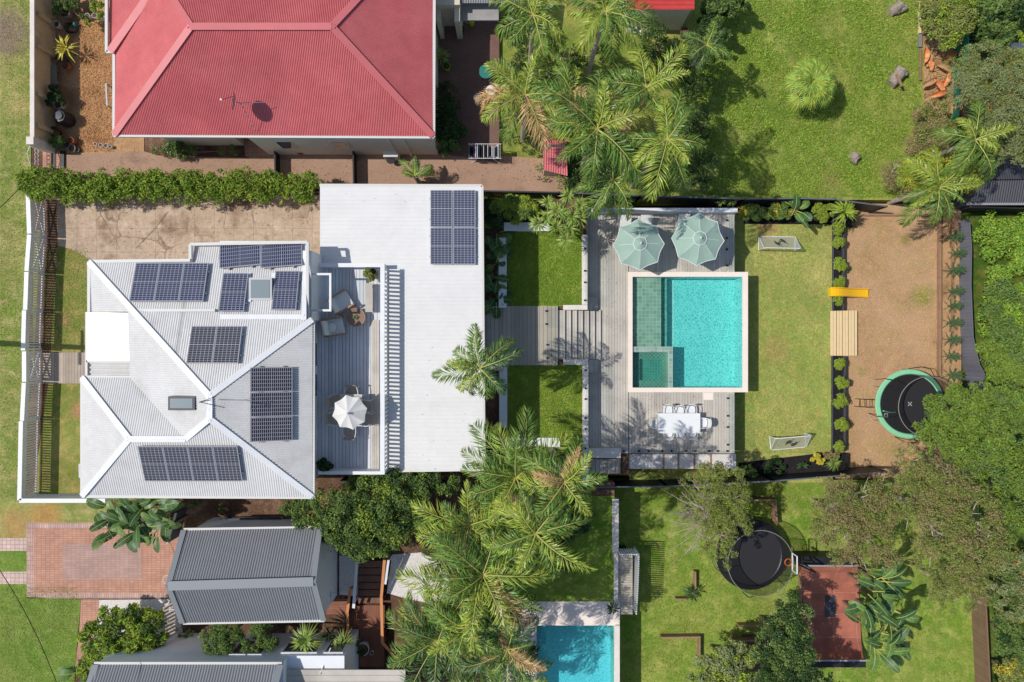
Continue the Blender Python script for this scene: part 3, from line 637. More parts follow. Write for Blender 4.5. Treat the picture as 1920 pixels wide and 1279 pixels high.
picket((52,364),(54.5,438),1.3,'upper leaf of the white driveway gate with cross braces, at the end of the hedge',1)
picket((54.5,440),(49.5,508),1.3,'lower leaf of the white driveway gate with cross braces, below the gate latch',1)
picket((49.5,510),(47,581),1.3,'white slatted fence bay just below the driveway gates')
picket((45,582),(43,657),1.35,'white slatted fence bay just above the small path gate')
picket((45,659),(45,716),1.3,'narrow white gate at the foot of the timber entry path',1)
picket((44.5,718),(41,789),1.3,'white slatted fence bay just below the small path gate')
picket((39,790),(36,938),1.35,'long white slatted fence bay reaching the bottom left corner of the front yard')
picket((36,939),(197,939),1.35,'white fence running from the street corner to the big-leaved plants', solid=1.05)
def paling(pts, h, label, mat, rail=None, w=.12, name='paling_fence', group=None, gap=.006):
    """pts: (px,py,ztop)"""
    P = [W(*p) for p in pts]
    t = thing(name, label, 'fence', (P[0].x, P[0].y, P[0].z-h), group)
    mb = MB(); mr = MB()
    for a, b in zip(P[:-1], P[1:]):
        d = Vector((b.x-a.x, b.y-a.y, 0)); L_ = d.length; d /= L_; x = 0
        while x < L_-.01:
            x2 = min(x+w, L_); c = a.lerp(b, (x+x2)/2/L_)
            p0 = Vector((c.x, c.y, c.z-h)); p1 = Vector((c.x, c.y, c.z-.02)); mb.beam(p0, p1, .03, x2-x-gap, up=d); x += w
        mr.beam(a, b, .07, .045)
        for v in (a, b):
            if name != 'steel_fence': MB().box(v.x-.05, v.y-.05, v.z-h-.3, v.x+.05, v.y+.05, v.z+.02).build('post', mat, t)
            else: MB().tube([(v.x+.05,v.y,v.z-h-.3),(v.x+.05,v.y,v.z-.03)], .02, 6).build('post', mat, t)
    mb.build('palings', mat, t); mr.build('top_rail', rail or mat, t); return t
m_railgrey = M('grey_rail', srgb(100,104,112), .5)
m_fencechar = M('charcoal_palings', srgb(58,59,66), .6, island=.12, var=((2,.12),))
m_brownfence = M('brown_palings', srgb(124,100,80), .75, island=.1, var=((2,.1),))
m_greenfence = M('green_steel_sheet', srgb(34,112,92), .5, island=.05)
paling([(570,345,1.4),(740,349,1.4),(905,358,1.2),(1048,361,.5)], 1.6, 'dark paling fence between the pebble path and the white flat roof', m_dark, m_char)
paling([(1048,361,.5),(1200,367,-.3),(1395,373,-1.2),(1500,372,-1.5),(1565,374,-1.6),(1662,387,-1.9)], 1.85, 'long charcoal paling fence along the clover lawn, behind the pool deck', m_dark, m_railgrey)
paling([(640,902,.9),(800,905,.6),(1100,914,-1.0)], 1.7, 'black paling fence half hidden under palms below the flat roof', m_dark, m_char)
paling([(1100,914,-1.0),(1250,912,-1.3),(1395,905,-1.4),(1450,902,-1.5),(1662,885,-2.0)], 1.75, 'black paling fence below the pool lawn, in front of the brown trees', m_dark, m_railgrey)
m_corr = M('charcoal_steel_sheet', srgb(112,114,124), .55, island=.05, var=((1.2,.08),))
paling([(1817,410,-2.65),(1821,462,-2.6),(1820,535,-2.6),(1824,632,-2.55),(1836,684,-2.5),(1845,700,-2.5),(1843,752,-2.5)], 1.55, 'curving charcoal steel fence beside the row of small pines', m_corr, m_railgrey, w=.19, name='steel_fence')
paling([(1808,-40,-2.0),(1813,50,-2.0),(1817,100,-2.0),(1814,215,-2.0)], 1.5, 'green steel fence beside the pile of palm sheaths', m_greenfence, name='steel_fence', w=.2)
paling([(1840,1050,-1.95),(1848,1120,-1.95),(1858,1320,-1.95)], 1.45, 'brown paling fence at the bottom right corner', m_brownfence, w=.1)
paling([(515,272,.75),(516,338,.75)], .75, 'short black gate panel across the path beside the brick porch', m_dark, name='side_gate')
paling([(662,278,.75),(663,344,.75)], .75, 'short black gate panel across the path, left of the air conditioner', m_dark, name='side_gate')
# street boundary wall of the red house
t = thing('boundary_wall', 'tall tan rendered street wall with pale capping beside the potted plants', 'wall', (*w2(75,120,1), 0))
a = W(57,-120,1.7); b = W(62.5,258,1.7)
MB().box(a.x+.02, b.y, -.1, b.x, a.y, 1.64).build('wall', m_tanwall, t); MB().box(a.x-.03, b.y, 1.642, b.x+.04, a.y, 1.7).build('cap', m_cap, t)
for y in (25,85,175,235): v = W(69,y,1.5); MB().box(b.x, v.y-.1, 0, b.x+.14, v.y+.1, 1.5).build('pier', m_tanwall, t)
v = W(55,263,1.75); MB().box(v.x-.16, v.y-.2, -.1, v.x+.2, v.y+.18, 1.75).build('gate_pier', m_cap, t)
def ring(c, r, rt, n=20, axis='z', sx=1, sy=1):
    return [(c[0]+r*sx*math.cos(2*math.pi*i/n), c[1]+r*sy*math.sin(2*math.pi*i/n), c[2]) if axis == 'z' else (c[0], c[1]+r*math.cos(2*math.pi*i/n), c[2]+r*math.sin(2*math.pi*i/n)) for i in range(n)]
g = thing('iron_gate', 'white wrought iron gate with curls beside the street wall pier', 'gate', (*w2(62,290,.4), 0))
v = W(56,274,1.1); u = W(56,306,1.1)
MB().tube([(v.x,v.y,.1),(v.x,v.y,1.1),(v.x,(u.y+v.y)/2,1.3),(u.x,u.y,1.1),(u.x,u.y,.1)], .022).build('frame', m_white, g)
for k in range(4): y = v.y+(u.y-v.y)*(k+.5)/4; MB().tube(ring((v.x,y,.6),.13,0,14,'x'), .014, 5, True).build('scroll', m_white, g)
st = thing('brick_steps', 'small brick and dark timber steps behind the white iron gate', 'steps', (*w2(108,300), 0))
for k, (x0,x1) in enumerate(((80,96),(96,104),(104,112),(112,120))): MB().pbox(x0,283,x1,316,.0,.16-.04*k if k%2==0 else .1).build('tread', (g_brick,m_dark)[k%2], st)

# ================================================================ TERRACES, POOL DECK
def cwall(name, label, pieces, z0, z1, wallm=m_white, capm=m_white, capt=.05, over=.02):
    v = W(*pieces[0][:2], z1); t = thing(name, label, 'wall', (v.x, v.y, z0))
    for x0,y0,x1,y1 in pieces:
        a = W(x0,y0,z1); b = W(x1,y1,z1)
        MB().box(a.x+over, b.y+over, z0, b.x-over, a.y-over, z1-capt-.002).build('wall', wallm, t)
        MB().box(a.x, b.y, z1-capt, b.x, a.y, z1).build('cap', capm, t)
    return t
cwall('retaining_wall', 'concrete capped retaining wall between the upper grass square and the pool deck', [(1091,440,1101.5,571.5),(1056,572,1101.5,581)], ZD-.3, -.45, m_cap, m_cap)
cwall('retaining_wall', 'concrete capped retaining wall between the lower grass square and the pool deck', [(1056,674,1103,684),(1092,684.5,1103,905)], ZD-.3, -.45, m_cap, m_cap)
cwall('garden_wall', 'white L-shaped garden wall around the upper grass square by the broad-leaved bed', [(935,446,950,577),(945,417,1030,433)], ZM-.3, -.2)
cwall('garden_wall', 'white garden wall around the lower grass square, behind the leaning palm', [(936,677,951,802),(940,821,1050,838),(1036,838.5,1050,857)], ZM-.3, -.2)
cwall('deck_wall', 'white rendered wall along the top edge of the pool deck behind the umbrellas', [(1100,390,1383,398)], ZL, -1.05)
cwall('bench_wall', 'pale concrete block with glass fence clamps at the bottom left corner of the pool deck', [(1104,841,1164,859)], ZD-.3, -1.2, m_cap, m_cap)
# entry path in front and path between the terraces
def deckslab(px0,py0,px1,py1,z,along,mat,w=.14,gap=.012,name='timber_path',seed=1):
    a = W(px0,py0,z); b = W(px1,py1,z); mb = MB(); boards(mb,a.x,b.y,b.x,a.y,z,along,w,gap,rng=random.Random(seed))
    return mb.build(name, mat, kind='structure')
deckslab(80,661,168,719,.1,'y',m_timber)
deckslab(905,574,1046,685,-.5,'y',m_path,.2,.014,'timber_path',4)
t = thing('timber_stairs', 'wide grey timber stairs stepping down from the path to the pool deck', 'stairs', (*w2(1085,630,ZD), ZD))
for k in range(7):
    z = -.5-(k+1)*.1375; x0 = 1045+k*11.2; a = W(x0,581.5,z); b = W(x0+14.5,674,z)
    r = random.Random(k); mb = MB(); x = a.x; w = (b.x-a.x)/3
    for j in range(3): mb.box(x+.004, b.y, z-.04, x+w-.004, a.y, z+r.uniform(0,.003)); x += w
    mb.build('tread', m_pooldeck, t)
    MB().box(a.x+.0, b.y, z-.18, a.x+.03, a.y, z-.045).build('riser', m_dark, t)
t = thing('side_steps', 'short grey timber steps at the upper end of the wide stairs', 'stairs', (*w2(1110,570,ZD), ZD))
MB().pbox(1102,557,1121,581,ZD,ZD+.2).build('tread', m_pooldeck, t); MB().pbox(1102,568,1111,581,ZD+.205,ZD+.4).build('tread', m_pooldeck, t)
t = thing('side_steps', 'short grey timber steps at the lower end of the wide stairs', 'stairs', (*w2(1110,685,ZD), ZD))
MB().pbox(1104,675,1121,698,ZD,ZD+.2).build('tread', m_pooldeck, t); MB().pbox(1104,675,1112,698,ZD+.205,ZD+.4).build('tread', m_pooldeck, t)
mb = MB()
for (x0,y0,x1,y1) in ((1100,398,1179.5,850),(1179.5,398,1377,511),(1179.5,735.5,1377,850)):
    a = W(x0,y0,ZD); b = W(x1,y1,ZD); boards(mb,a.x,b.y,b.x,a.y,ZD,'y',.14,.012,rng=random.Random(int(x0+y0)))
mb.build('pool_deck', m_pooldeck, kind='structure')
mb = MB()
for (y0,y1) in ((398,511),(736,850)): mb.pbox(1373,y0,1377,y1,ZL,ZD-.04)
mb.pbox(1110,849,1377,851,ZL,ZD-.04); mb.build('deck_fascia', m_dark, kind='structure')
MB().pbox(1164,851.5,1380,879,ZL,-1.9).build('pebble_strip', g_white, kind='structure')
deckslab(1102,861,1163,888,-1.5,'y',m_path,.2,.015,'timber_path',7)
for k,x in enumerate((1244,1333,1272,1302)): MB().pbox(x-1.5,852,x+1.5,879,-1.91,-1.86).build('timber_edging', m_sleeper, kind='structure')
# ---------------------------------------------------------------- pool
zc, zw, zs_, zb = -1.52, -1.66, -1.95, -2.95
m_tile = grid_mat('sage_pool_tiles', srgb(150,174,160), srgb(122,150,140), srgb(172,190,178), .2, .2, .010, .3, .5, var=.12)
m_tile2 = grid_mat('sage_mosaic', srgb(84,138,126), srgb(72,124,114), srgb(120,160,148), .15, .15, .012, .3, .5, var=.08, rot=.785)
m_poolfl = M('pool_plaster', (.60,.70,.70), .6, var=((1.5,.04),))
m_water = water_mat('pool_water', ((.20,.72,.71),(.54,.97,.94)), 8.5, .4)
m_shallow = water_mat('shallow_water', ((.78,.92,.87),(.84,.95,.91)), 2.4, .08)
PX0, PY0, PX1, PY1 = 1186, 519, 1393, 727
A = W(PX0,PY0,zc); B = W(PX1,PY1,zc); O0 = W(1178,510,zc); O1 = W(1402.5,735.5,zc)
po = thing('swimming_pool', 'turquoise swimming pool with tiled ledge and pale stone coping in the timber deck', 'swimming pool', ((A.x+B.x)/2, (A.y+B.y)/2, zb))
mb = MB()
mb.box(O0.x,A.y,zc-.12,O1.x,O0.y,zc); mb.box(O0.x,O1.y,zc-.12,O1.x,B.y,zc); mb.box(O0.x,B.y,zc-.12,A.x,A.y,zc); mb.box(B.x,B.y,zc-.12,O1.x,A.y,zc)
mb.build('coping', m_stone, po)
mb = MB(); e = .06
mb.box(O0.x+e,A.y+.001,zb-.3,O1.x-e,O0.y-e,zc-.122); mb.box(O0.x+e,O1.y+e,zb-.3,O1.x-e,B.y-.001,zc-.122); mb.box(O0.x+e,B.y,zb-.1,A.x-.001,A.y,zc-.122); mb.box(B.x+.001,B.y,zb-.3,O1.x-e,A.y,zc-.122)
mb.build('shell', m_white, po)
MB().box(A.x,B.y,zb-.2,B.x,A.y,zb).build('floor', m_poolfl, po)
xs1 = W(1239.5,0,zs_).x; xs2 = W(1251,0,zs_-.3).x; ysp = W(0,650,zc).y; xsp = W(1262.5,0,zc).x
MB().box(A.x+.002,ysp,zb,xs1,A.y-.002,zs_).build('tiled_ledge', m_tile, po)
MB().box(xs1,ysp,zb,xs2,A.y-.002,zs_-.4).build('step', m_tile, po)
# spa
q0 = W(1194,660.5,zc); q1 = W(1253,726,zc)
mb = MB(); zsr = zw+.02
mb.box(A.x+.002,q0.y,zb,xsp,ysp,zsr); mb.box(q1.x,B.y+.002,zb,xsp,q0.y,zsr); mb.build('spa_rim', m_tile, po)
MB().box(A.x+.002,B.y+.002,zb,q1.x,q0.y,zw-.5).build('spa_seat', m_tile2, po)
i0 = W(1199,673,zw-.45); i1 = W(1241,713,zw-.45)
mb = MB(); mb.box(i0.x,i1.y,zw-.499,i1.x,i0.y,zw-.49); mb.build('spa_well', grid_mat('spa_teal_tiles', srgb(70,140,128), srgb(60,128,118), srgb(90,154,142), .15, .15, .01, .3, .5), po)
for (x0,y0,x1,y1) in ((i0.x,i1.y,i0.x+.16,i0.y),): MB().box(x0,y0,zw-.489,x1,y1,zw-.47).build('spa_step', M('dark_tile', srgb(40,80,74), .3), po)
mb = MB(); mb.poly([(A.x+.003,ysp,zw),(xs1,ysp,zw),(xs1,A.y-.003,zw),(A.x+.003,A.y-.003,zw)]); mb.poly([(A.x+.003,B.y+.003,zw),(q1.x,B.y+.003,zw),(q1.x,q0.y,zw),(A.x+.003,q0.y,zw)])
mb.build('shallow_water', m_shallow, po)
mb = MB(); mb.poly([(xs1,ysp,zw),(xsp,ysp,zw),(xsp,B.y+.003,zw),(B.x-.003,B.y+.003,zw),(B.x-.003,A.y-.003,zw),(xs1,A.y-.003,zw)]); mb.build('water', m_water, po)
MB().pbox(1319,736,1338,750,ZD+.003,ZD+.05).build('skimmer_lid', m_stone, po)
# neighbour pool
SP = thing('swimming_pool', 'neighbour pool with pale surround at the bottom edge, half in palm shade', 'swimming pool', (*w2(1085,1300,ZP), ZP-1.6))
z0 = ZP+.03
a = W(1000,1128,z0); b = W(1162,1173,z0); c = W(1152,1500,z0); d = W(1006,1500,z0)
mb = MB(); mb.box(W(930,0,z0).x,b.y,ZP-.3,b.x,a.y,z0); mb.box(c.x,c.y,ZP-1.8,b.x,b.y-.001,z0); mb.box(W(930,0,z0).x,c.y,ZP-.3,d.x,b.y-.001,z0); mb.build('coping', m_stone, SP)
MB().box(d.x,c.y,ZP-1.9,c.x,b.y+.05,ZP-1.6).build('floor', M('pool_plaster_blue', (.55,.68,.72), .6), SP)
MB().box(d.x,c.y,ZP-1.6,W(1024,0,ZP).x,b.y,ZP-.5).build('step', m_poolfl, SP)
m_water2 = water_mat('neighbour_pool_water', ((.24,.74,.82),(.46,.92,.95)), 8.0, .3)
MB().poly([(d.x,c.y,ZP-.1),(c.x,c.y,ZP-.1),(c.x,b.y,ZP-.1),(d.x,b.y,ZP-.1)]).build('water', m_water2, SP)
cwall('pool_yard_wall', 'long pale capped wall between the neighbour pool lawn and the lower grass', [(1148,936,1160,1036),(1151,1036.5,1159,1130),(1152.5,1173,1162,1500)], ZS, -1.05, m_white, m_cap)
# slatted gate platform
t = thing('slatted_landing', 'grey timber landing fenced with white posts beside the neighbour pool lawn', 'landing', (*w2(1178,1090,ZS), ZS))
a = W(1159,1038,-1.3); b = W(1186,1152,-1.3); mb = MB(); boards(mb,a.x,b.y,b.x,a.y,-1.3,'x',.12,.012); mb.build('platform', m_path, t)
MB().box(a.x+.1,b.y+.1,ZS,b.x-.1,a.y-.1,-1.36).build('base', m_dark, t)
for k in range(9): v = W(1163+k*4.3,1039.5,-.55); MB().box(v.x-.03,v.y-.03,-1.5,v.x+.03,v.y+.03,-.5).build('post', m_white, t)
for k in range(27): v = W(1197.5-(k/26)**1.5*4.5,1040+k*4.25,-.55); MB().box(v.x-.03,v.y-.03,-1.9,v.x+.03,v.y+.03,-.5).build('post', m_white, t)
# ---------------------------------------------------------------- glass pool fence
GP = []
def glass_panel(p, q, zb, h, label):
    a = W(p[0],p[1],zb); b = W(q[0],q[1],zb); d = (b-a); L_ = d.length; d /= L_
    t = thing('glass_fence', label, 'glass fence', ((a.x+b.x)/2,(a.y+b.y)/2,zb), 'frameless glass pool fence')
    MB().beam(a+Vector((0,0,h/2+.06)), b+Vector((0,0,h/2+.06)), .012, h).build('pane', m_glass, t)
    for k in (.17,.83):
        c = a+d*L_*k; MB().box(c.x-.045,c.y-.045,zb,c.x+.045,c.y+.045,zb+.12).build('spigot', m_black, t)
for i,(y0,y1) in enumerate(((455,519),(521,572))): glass_panel((1096.5,y0),(1096.5,y1),-.45,1.15,['clear glass panel on the wall cap beside the upper grass square, farther from the stairs','clear glass panel on the wall cap beside the upper grass square, next to the stairs'][i])
for i,(y0,y1) in enumerate(((685,737),(739,793),(795,850))): glass_panel((1097.5,y0),(1097.5,y1),-.45,1.15,['clear glass panel on the wall cap beside the lower grass square, next to the stairs','clear glass panel on the wall cap beside the lower grass square, middle of three','clear glass panel on the wall cap beside the lower grass square, nearest the concrete block'][i])
for i,(y0,y1) in enumerate(((405,455),(460,506))): glass_panel((1362.5,y0),(1362.5,y1),ZD,1.2,['clear glass panel at the right edge of the deck by the umbrella, upper of two','clear glass panel at the right edge of the deck by the umbrella, lower of two'][i])
for i,(y0,y1) in enumerate(((738,788),(792,842))): glass_panel((1364,y0),(1364,y1),ZD,1.2,['clear glass panel on the deck edge right of the dining table, upper of two','clear glass panel on the deck edge right of the dining table, lower of two'][i])
for i,(x0,x1) in enumerate(((1162,1205),(1209,1248),(1252,1292),(1296,1336),(1340,1368))): glass_panel((x0,845.5),(x1,845.5),ZD,1.2,'clear glass panel on the bottom edge of the deck, '+['leftmost of five','second from left of five','middle of five','second from right of five','rightmost of five'][i])
for i,(a_,b_) in enumerate((((1024,577),(1024,614)),((1026,640),(1026,678)))): glass_panel(a_,b_,-.5,1.15,['clear glass panel across the timber path, upper side','clear glass panel across the timber path, lower side'][i])

# ================================================================ UMBRELLAS, FURNITURE
def umbrella(name, label, c, zbase, ztop, r, n, mat, trim, rot, sag=.1, ringr=None, rise=.55):
    t = thing(name, label, 'umbrella', (c[0],c[1],zbase))
    mb = MB(); V = [(c[0],c[1],ztop)]; F = []; ev = []
    for rr, zz in ((.33,.60),(.66,.28),(1.0,0)):
        for i in range(n*4):
            a = rot+2*math.pi*i/(n*4); ph = (i%4)/4.0; dip = 1-sag*math.sin(math.pi*ph)*rr
            x = c[0]+r*rr*dip*math.cos(a); y = c[1]+r*rr*dip*math.sin(a); z = ztop-rise+rise*zz*1.0-(.0 if rr<1 else .0)-.05*math.sin(math.pi*ph)*rr
            V.append((x,y,z)); 
            if rr == 1.0: ev.append((x,y,z))
    m_ = n*4
    for i in range(m_): F.append((0,1+i,1+(i+1)%m_))
    for k in range(2):
        for i in range(m_): j=(i+1)%m_; F.append((1+k*m_+i,1+(k+1)*m_+i,1+(k+1)*m_+j,1+k*m_+j))
    q = len(V)
    for x,y,z in ev: V.append((x,y,z-.10))
    for i in range(m_): j=(i+1)%m_; F.append((1+2*m_+i,q+i,q+j,1+2*m_+j))
    cn = mb.raw(V,F).build('canopy', mat, t)
    if trim:
        MB().tube([(x,y,z) for x,y,z in ev], .018, 5, True).build('piping', m_white, cn)
        pr = []; rr = ringr
        for i in range(m_):
            a = rot+2*math.pi*i/m_; ph=(i%4)/4; d_ = 1-.5*sag*math.sin(math.pi*ph); pr.append((c[0]+rr*d_*math.cos(a), c[1]+rr*d_*math.sin(a), ztop-rise*.42*(rr/(r*.33))+.03))
        mb = MB(); mb.raw([(c[0],c[1],ztop+.06)]+pr, [(0,1+i,1+(i+1)%m_) for i in range(m_)]); mb.build('vent_cap', mat, cn)
        MB().tube(pr, .02, 5, True).build('piping', m_white, cn)
    MB().lathe([(.0,.0),(.05,.01),(.05,.06),(.0,.1)], (c[0],c[1],ztop+.05), 10).build('finial', m_white, t)
    MB().tube([(c[0],c[1],zbase),(c[0],c[1],ztop)], .025, 8).build('pole', m_white, t)
    for i in range(n):
        e = ev[i*4]; MB().tube([(c[0],c[1],ztop-.04),(c[0]*.5+e[0]*.5,c[1]*.5+e[1]*.5,ztop-rise*.52-.03),(e[0],e[1],e[2]-.02)], .010, 5).build('rib', m_white, t)
    MB().lathe([(.3,0),(.3,.05),(.06,.1),(.05,.3),(0,.3)], (c[0],c[1],zbase), 16).build('base', m_potgrey, t)
    return t
zu = .95
umbrella('patio_umbrella', 'sage green octagonal umbrella with white trim, left of the two on the deck', w2(1201.5,456,zu), ZD, zu, 1.32, 8, m_canvasg, True, R(2), .12, .36)
umbrella('patio_umbrella', 'sage green octagonal umbrella with white trim, right of the two on the deck', w2(1314,446,zu), ZD, zu, 1.36, 8, m_canvasg, True, R(-3), .12, .36)
def lounger(c, label):
    t = thing('sun_lounger', label, 'sun lounger', (c[0],c[1],ZD), 'sun loungers under the green umbrellas')
    x,y = c; z=ZD
    for sx in (-1,1): MB().box(x+sx*.33-.025,y-.95,z+.28,x+sx*.33+.025,y+.95,z+.34).build('side_rail', m_white, t)
    MB().box(x-.304,y-.9,z+.33,x+.304,y+.35,z+.40).build('mattress', m_cush, t)
    MB().raw([(x-.3,y+.36,z+.33),(x+.3,y+.36,z+.33),(x+.3,y+.95,z+.75),(x-.3,y+.95,z+.75),(x-.3,y+.36,z+.4),(x+.3,y+.36,z+.4),(x+.3,y+.92,z+.81),(x-.3,y+.92,z+.81)],[(3,2,1,0),(4,5,6,7),(0,1,5,4),(1,2,6,5),(2,3,7,6),(3,0,4,7)]).build('backrest', m_cush, t)
    for sx in (-1,1):
        for sy in (-.85,.6): MB().box(x+sx*.33-.03,y+sy-.03,z,x+sx*.33+.03,y+sy+.03,z+.28).build('leg', m_white, t)
for p,l in (((1172,438),'white sun lounger poking out left of the left green umbrella'),((1210,438),'white sun lounger under the middle of the left green umbrella'),((1280,436),'white sun lounger poking out left of the right green umbrella')): lounger(w2(*p,ZD+.4), l)
umbrella('patio_umbrella', 'small white scalloped umbrella shading the table on the roof deck', w2(651.5,775,5.25), zd, 5.25, .80, 8, m_canvasw, False, R(12), .13, None, .4)
t = thing('patio_table', 'square pale table under the small white umbrella on the roof deck', 'table', (*w2(657,771,3.8), zd))
a = W(640,741,zd+.74); b = W(677,798,zd+.74)
MB().box(a.x,b.y,zd+.70,b.x,a.y,zd+.74).build('table_top', m_taupe, t)
for x in (a.x+.05,b.x-.05):
    for y in (a.y-.05,b.y+.05): MB().box(x-.03,y-.03,zd,x+.03,y+.03,zd+.70).build('leg', m_white, t)
mb = MB()
for bx in ((a.x-.02,a.y,b.x+.02,a.y+.03),(a.x-.02,b.y-.03,b.x+.02,b.y),(a.x-.03,b.y,a.x,a.y),(b.x,b.y,b.x+.03,a.y)): mb.box(bx[0],bx[1],zd+.69,bx[2],bx[3],zd+.75)
mb.build('rim', m_white, t)
def chair_proto(name, label, cat, seatm, framem, group, w=.5, arms=True, rounded=False):
    t = thing(name, label, cat, (0,0,0), group, local=True)
    n = 14
    prof = [(w/2*math.copysign(abs(math.cos(a))**.6,math.cos(a)), w/2*math.copysign(abs(math.sin(a))**.6,math.sin(a))) for a in [2*math.pi*i/n for i in range(n)]]
    MB().prism(prof,.42,.46).build('seat', seatm, t)
    mb = MB(); V=[];F=[]; m_=9
    for i in range(m_):
        u=-1+2*i/(m_-1); x=u*w*.46; y=-w*.46-.05*(1-u*u)
        for dy,z in ((0,.47),(-.07,.84),(-.095,.84),(-.025,.47)): V.append((x,y+dy,z-(.06*u*u if z>.6 else 0)))
    for i in range(m_-1):
        for k in range(4): l=(k+1)%4; F.append((i*4+k,i*4+l,(i+1)*4+l,(i+1)*4+k))
    F += [(3,2,1,0),tuple((m_-1)*4+k for k in range(4))]
    mb.raw(V,F).build('backrest', seatm, t)
    for sx in (-1,1):
        MB().tube([(sx*w*.44,w*.4,.44),(sx*w*.5,w*.5,0)],[.02,.014]).build('leg', framem, t)
        MB().tube([(sx*w*.44,-w*.4,.44),(sx*w*.5,-w*.58,0)],[.02,.014]).build('leg', framem, t)
        if arms: MB().tube([(sx*w*.46,-w*.5,.68),(sx*w*.56,-w*.1,.66),(sx*w*.54,w*.36,.64),(sx*w*.46,w*.4,.46)],.02).build('armrest', framem, t)
    return t
def put(o, px, py, z, zr, rz, label=None):
    v = W(px,py,zr); o.location = (v.x,v.y,z); o.rotation_euler = (0,0,R(rz))
    if label: o['label'] = label
    return o
# chairs face +y at rotation 0 (backrest at -y)
c0 = chair_proto('patio_chair','taupe chair','chair', m_taupe, m_white, 'taupe chairs around the roof deck table', .56)
deckchairs = [(660,737,180,'taupe chair pushed in at the top end of the roof deck table'),(629,752,-75,'taupe chair at the upper left of the white umbrella'),(684,762,90,'taupe chair at the upper right of the roof deck table'),(687,786,90,'taupe chair at the lower right of the roof deck table'),(656,809,0,'taupe chair at the bottom end of the roof deck table'),(628,785,-90,'taupe chair at the lower left, mostly under the white umbrella')]
for i,(x,y,rz,l) in enumerate(deckchairs): put(c0 if i==0 else copy_tree(c0), x,y,zd,zd+.5,rz,l)
c1 = chair_proto('dining_chair','white chair','chair', m_white, m_white, 'white chairs around the pool dining table', .5)
tz = ZD+.74
dch = [(1252.5,770,180,'white chair on the top side of the long pool table, left of three'),(1274,772,180,'white chair on the top side of the long pool table, middle of three'),(1295.5,770,180,'white chair on the top side of the long pool table, right of three'),
       (1253,811,0,'white chair on the bottom side of the long pool table, left of three'),(1276,811,0,'white chair on the bottom side of the long pool table, middle of three'),(1297,811,0,'white chair on the bottom side of the long pool table, right of three'),
       (1232,794,-90,'white armchair at the left end of the long pool table'),(1318,793,90,'white armchair at the right end of the long pool table')]
for i,(x,y,rz,l) in enumerate(dch): put(c1 if i==0 else copy_tree(c1), x,y,ZD,ZD+.5,rz,l)
t = thing('dining_table', 'long white rectangular dining table on the pool deck', 'table', (*w2(1273,793,tz), ZD))
a = W(1234.5,775,tz); b = W(1313,812.5,tz); MB().box(a.x,b.y,tz-.05,b.x,a.y,tz).build('table_top', M('white_table_top',(.80,.81,.80),.3,var=((.8,.03),),spec=.5), t)
for x in (a.x+.07,b.x-.07):
    for y in (a.y-.07,b.y+.07): MB().box(x-.04,y-.04,ZD,x+.04,y+.04,tz-.05).build('leg', m_white, t)
# teak armchairs and wicker table
t = thing('teak_armchair','teak','armchair',(0,0,0),'teak armchairs on the roof deck',local=True)
mb = MB(); mb.box(-.36,-.28,.25,.36,.42,.42); s_ = mb.build('seat_cushion', m_cush, t)
MB().raw([(-.34,-.42,.40),(.34,-.42,.40),(.34,-.20,.40),(-.34,-.20,.40),(-.34,-.46,.85),(.34,-.46,.85),(.34,-.36,.85),(-.34,-.36,.85)],[(3,2,1,0),(4,5,6,7),(0,1,5,4),(1,2,6,5),(2,3,7,6),(3,0,4,7)]).build('back_cushion', m_cush, t)
MB().box(-.4,-.5,.22,.4,-.465,.84).build('back_frame', m_wood_dark, t)
for sx in (-1,1):
    MB().box(sx*.40-.04,-.48,.56,sx*.40+.04,.45,.60).build('armrest', m_wood_dark, t)
    for y in (-.45,.41): MB().box(sx*.40-.025,y-.03,0,sx*.40+.025,y+.03,.56).build('leg', m_wood_dark, t)
put(t,640,566,zd,zd+.5,30+180-60-180,'teak armchair with grey cushions tilted beside the glass awning')
put(t,640,566,zd,zd+.5,-58,None)
t2 = copy_tree(t); put(t2,626,613,zd,zd+.5,-80,'teak armchair with grey cushions and a loose pillow, below the tilted one')
pl = thing('throw_pillow','grey square throw pillow on the lower teak armchair','pillow',(*w2(620,614,zd+.6),zd+.44))
v = W(620,614,zd+.6); MB().lathe([(0,0),(.2,.03),(.24,.07),(.2,.11),(0,.14)],(v.x,v.y,zd+.43),8,1,1.1).build('cover', m_cush, pl, smooth=True)
v = W(667,595,zd+.45); t = thing('wicker_table','round brown wicker coffee table between the teak armchairs','table',(v.x,v.y,zd))
MB().lathe([(.30,0),(.27,.2),(.34,.36),(.43,.40),(.44,.43),(.42,.45),(0,.455)],(v.x,v.y,zd),28).build('body', m_wicker, t)
MB().tube(ring((v.x,v.y,zd+.45),.43,0,28),.02,6,True).build('rim', m_wood_dark, t)
pt = thing('potted_succulent','tiny potted succulent in the middle of the round wicker table','plant',(v.x,v.y,zd+.457)); MB().lathe([(.05,0),(.07,.09),(.055,.09),(0,.07)],(v.x,v.y,zd+.457),12).build('pot', m_potdark, pt)
SUCC = (pt, v.x, v.y, zd+.53)
t = thing('deck_bench','narrow pale timber bench against the slatted balustrade','bench',(*w2(690,558,zd+.4),zd))
a = W(685,531,zd+.42); b = W(698,585,zd+.42)
MB().box(a.x,b.y,zd+.37,b.x,a.y,zd+.42).build('seat', m_pooldeck, t)
for y in (a.y-.15,b.y+.15): MB().box(a.x+.04,y-.04,zd,b.x-.04,y+.04,zd+.37).build('leg', m_pooldeck, t)
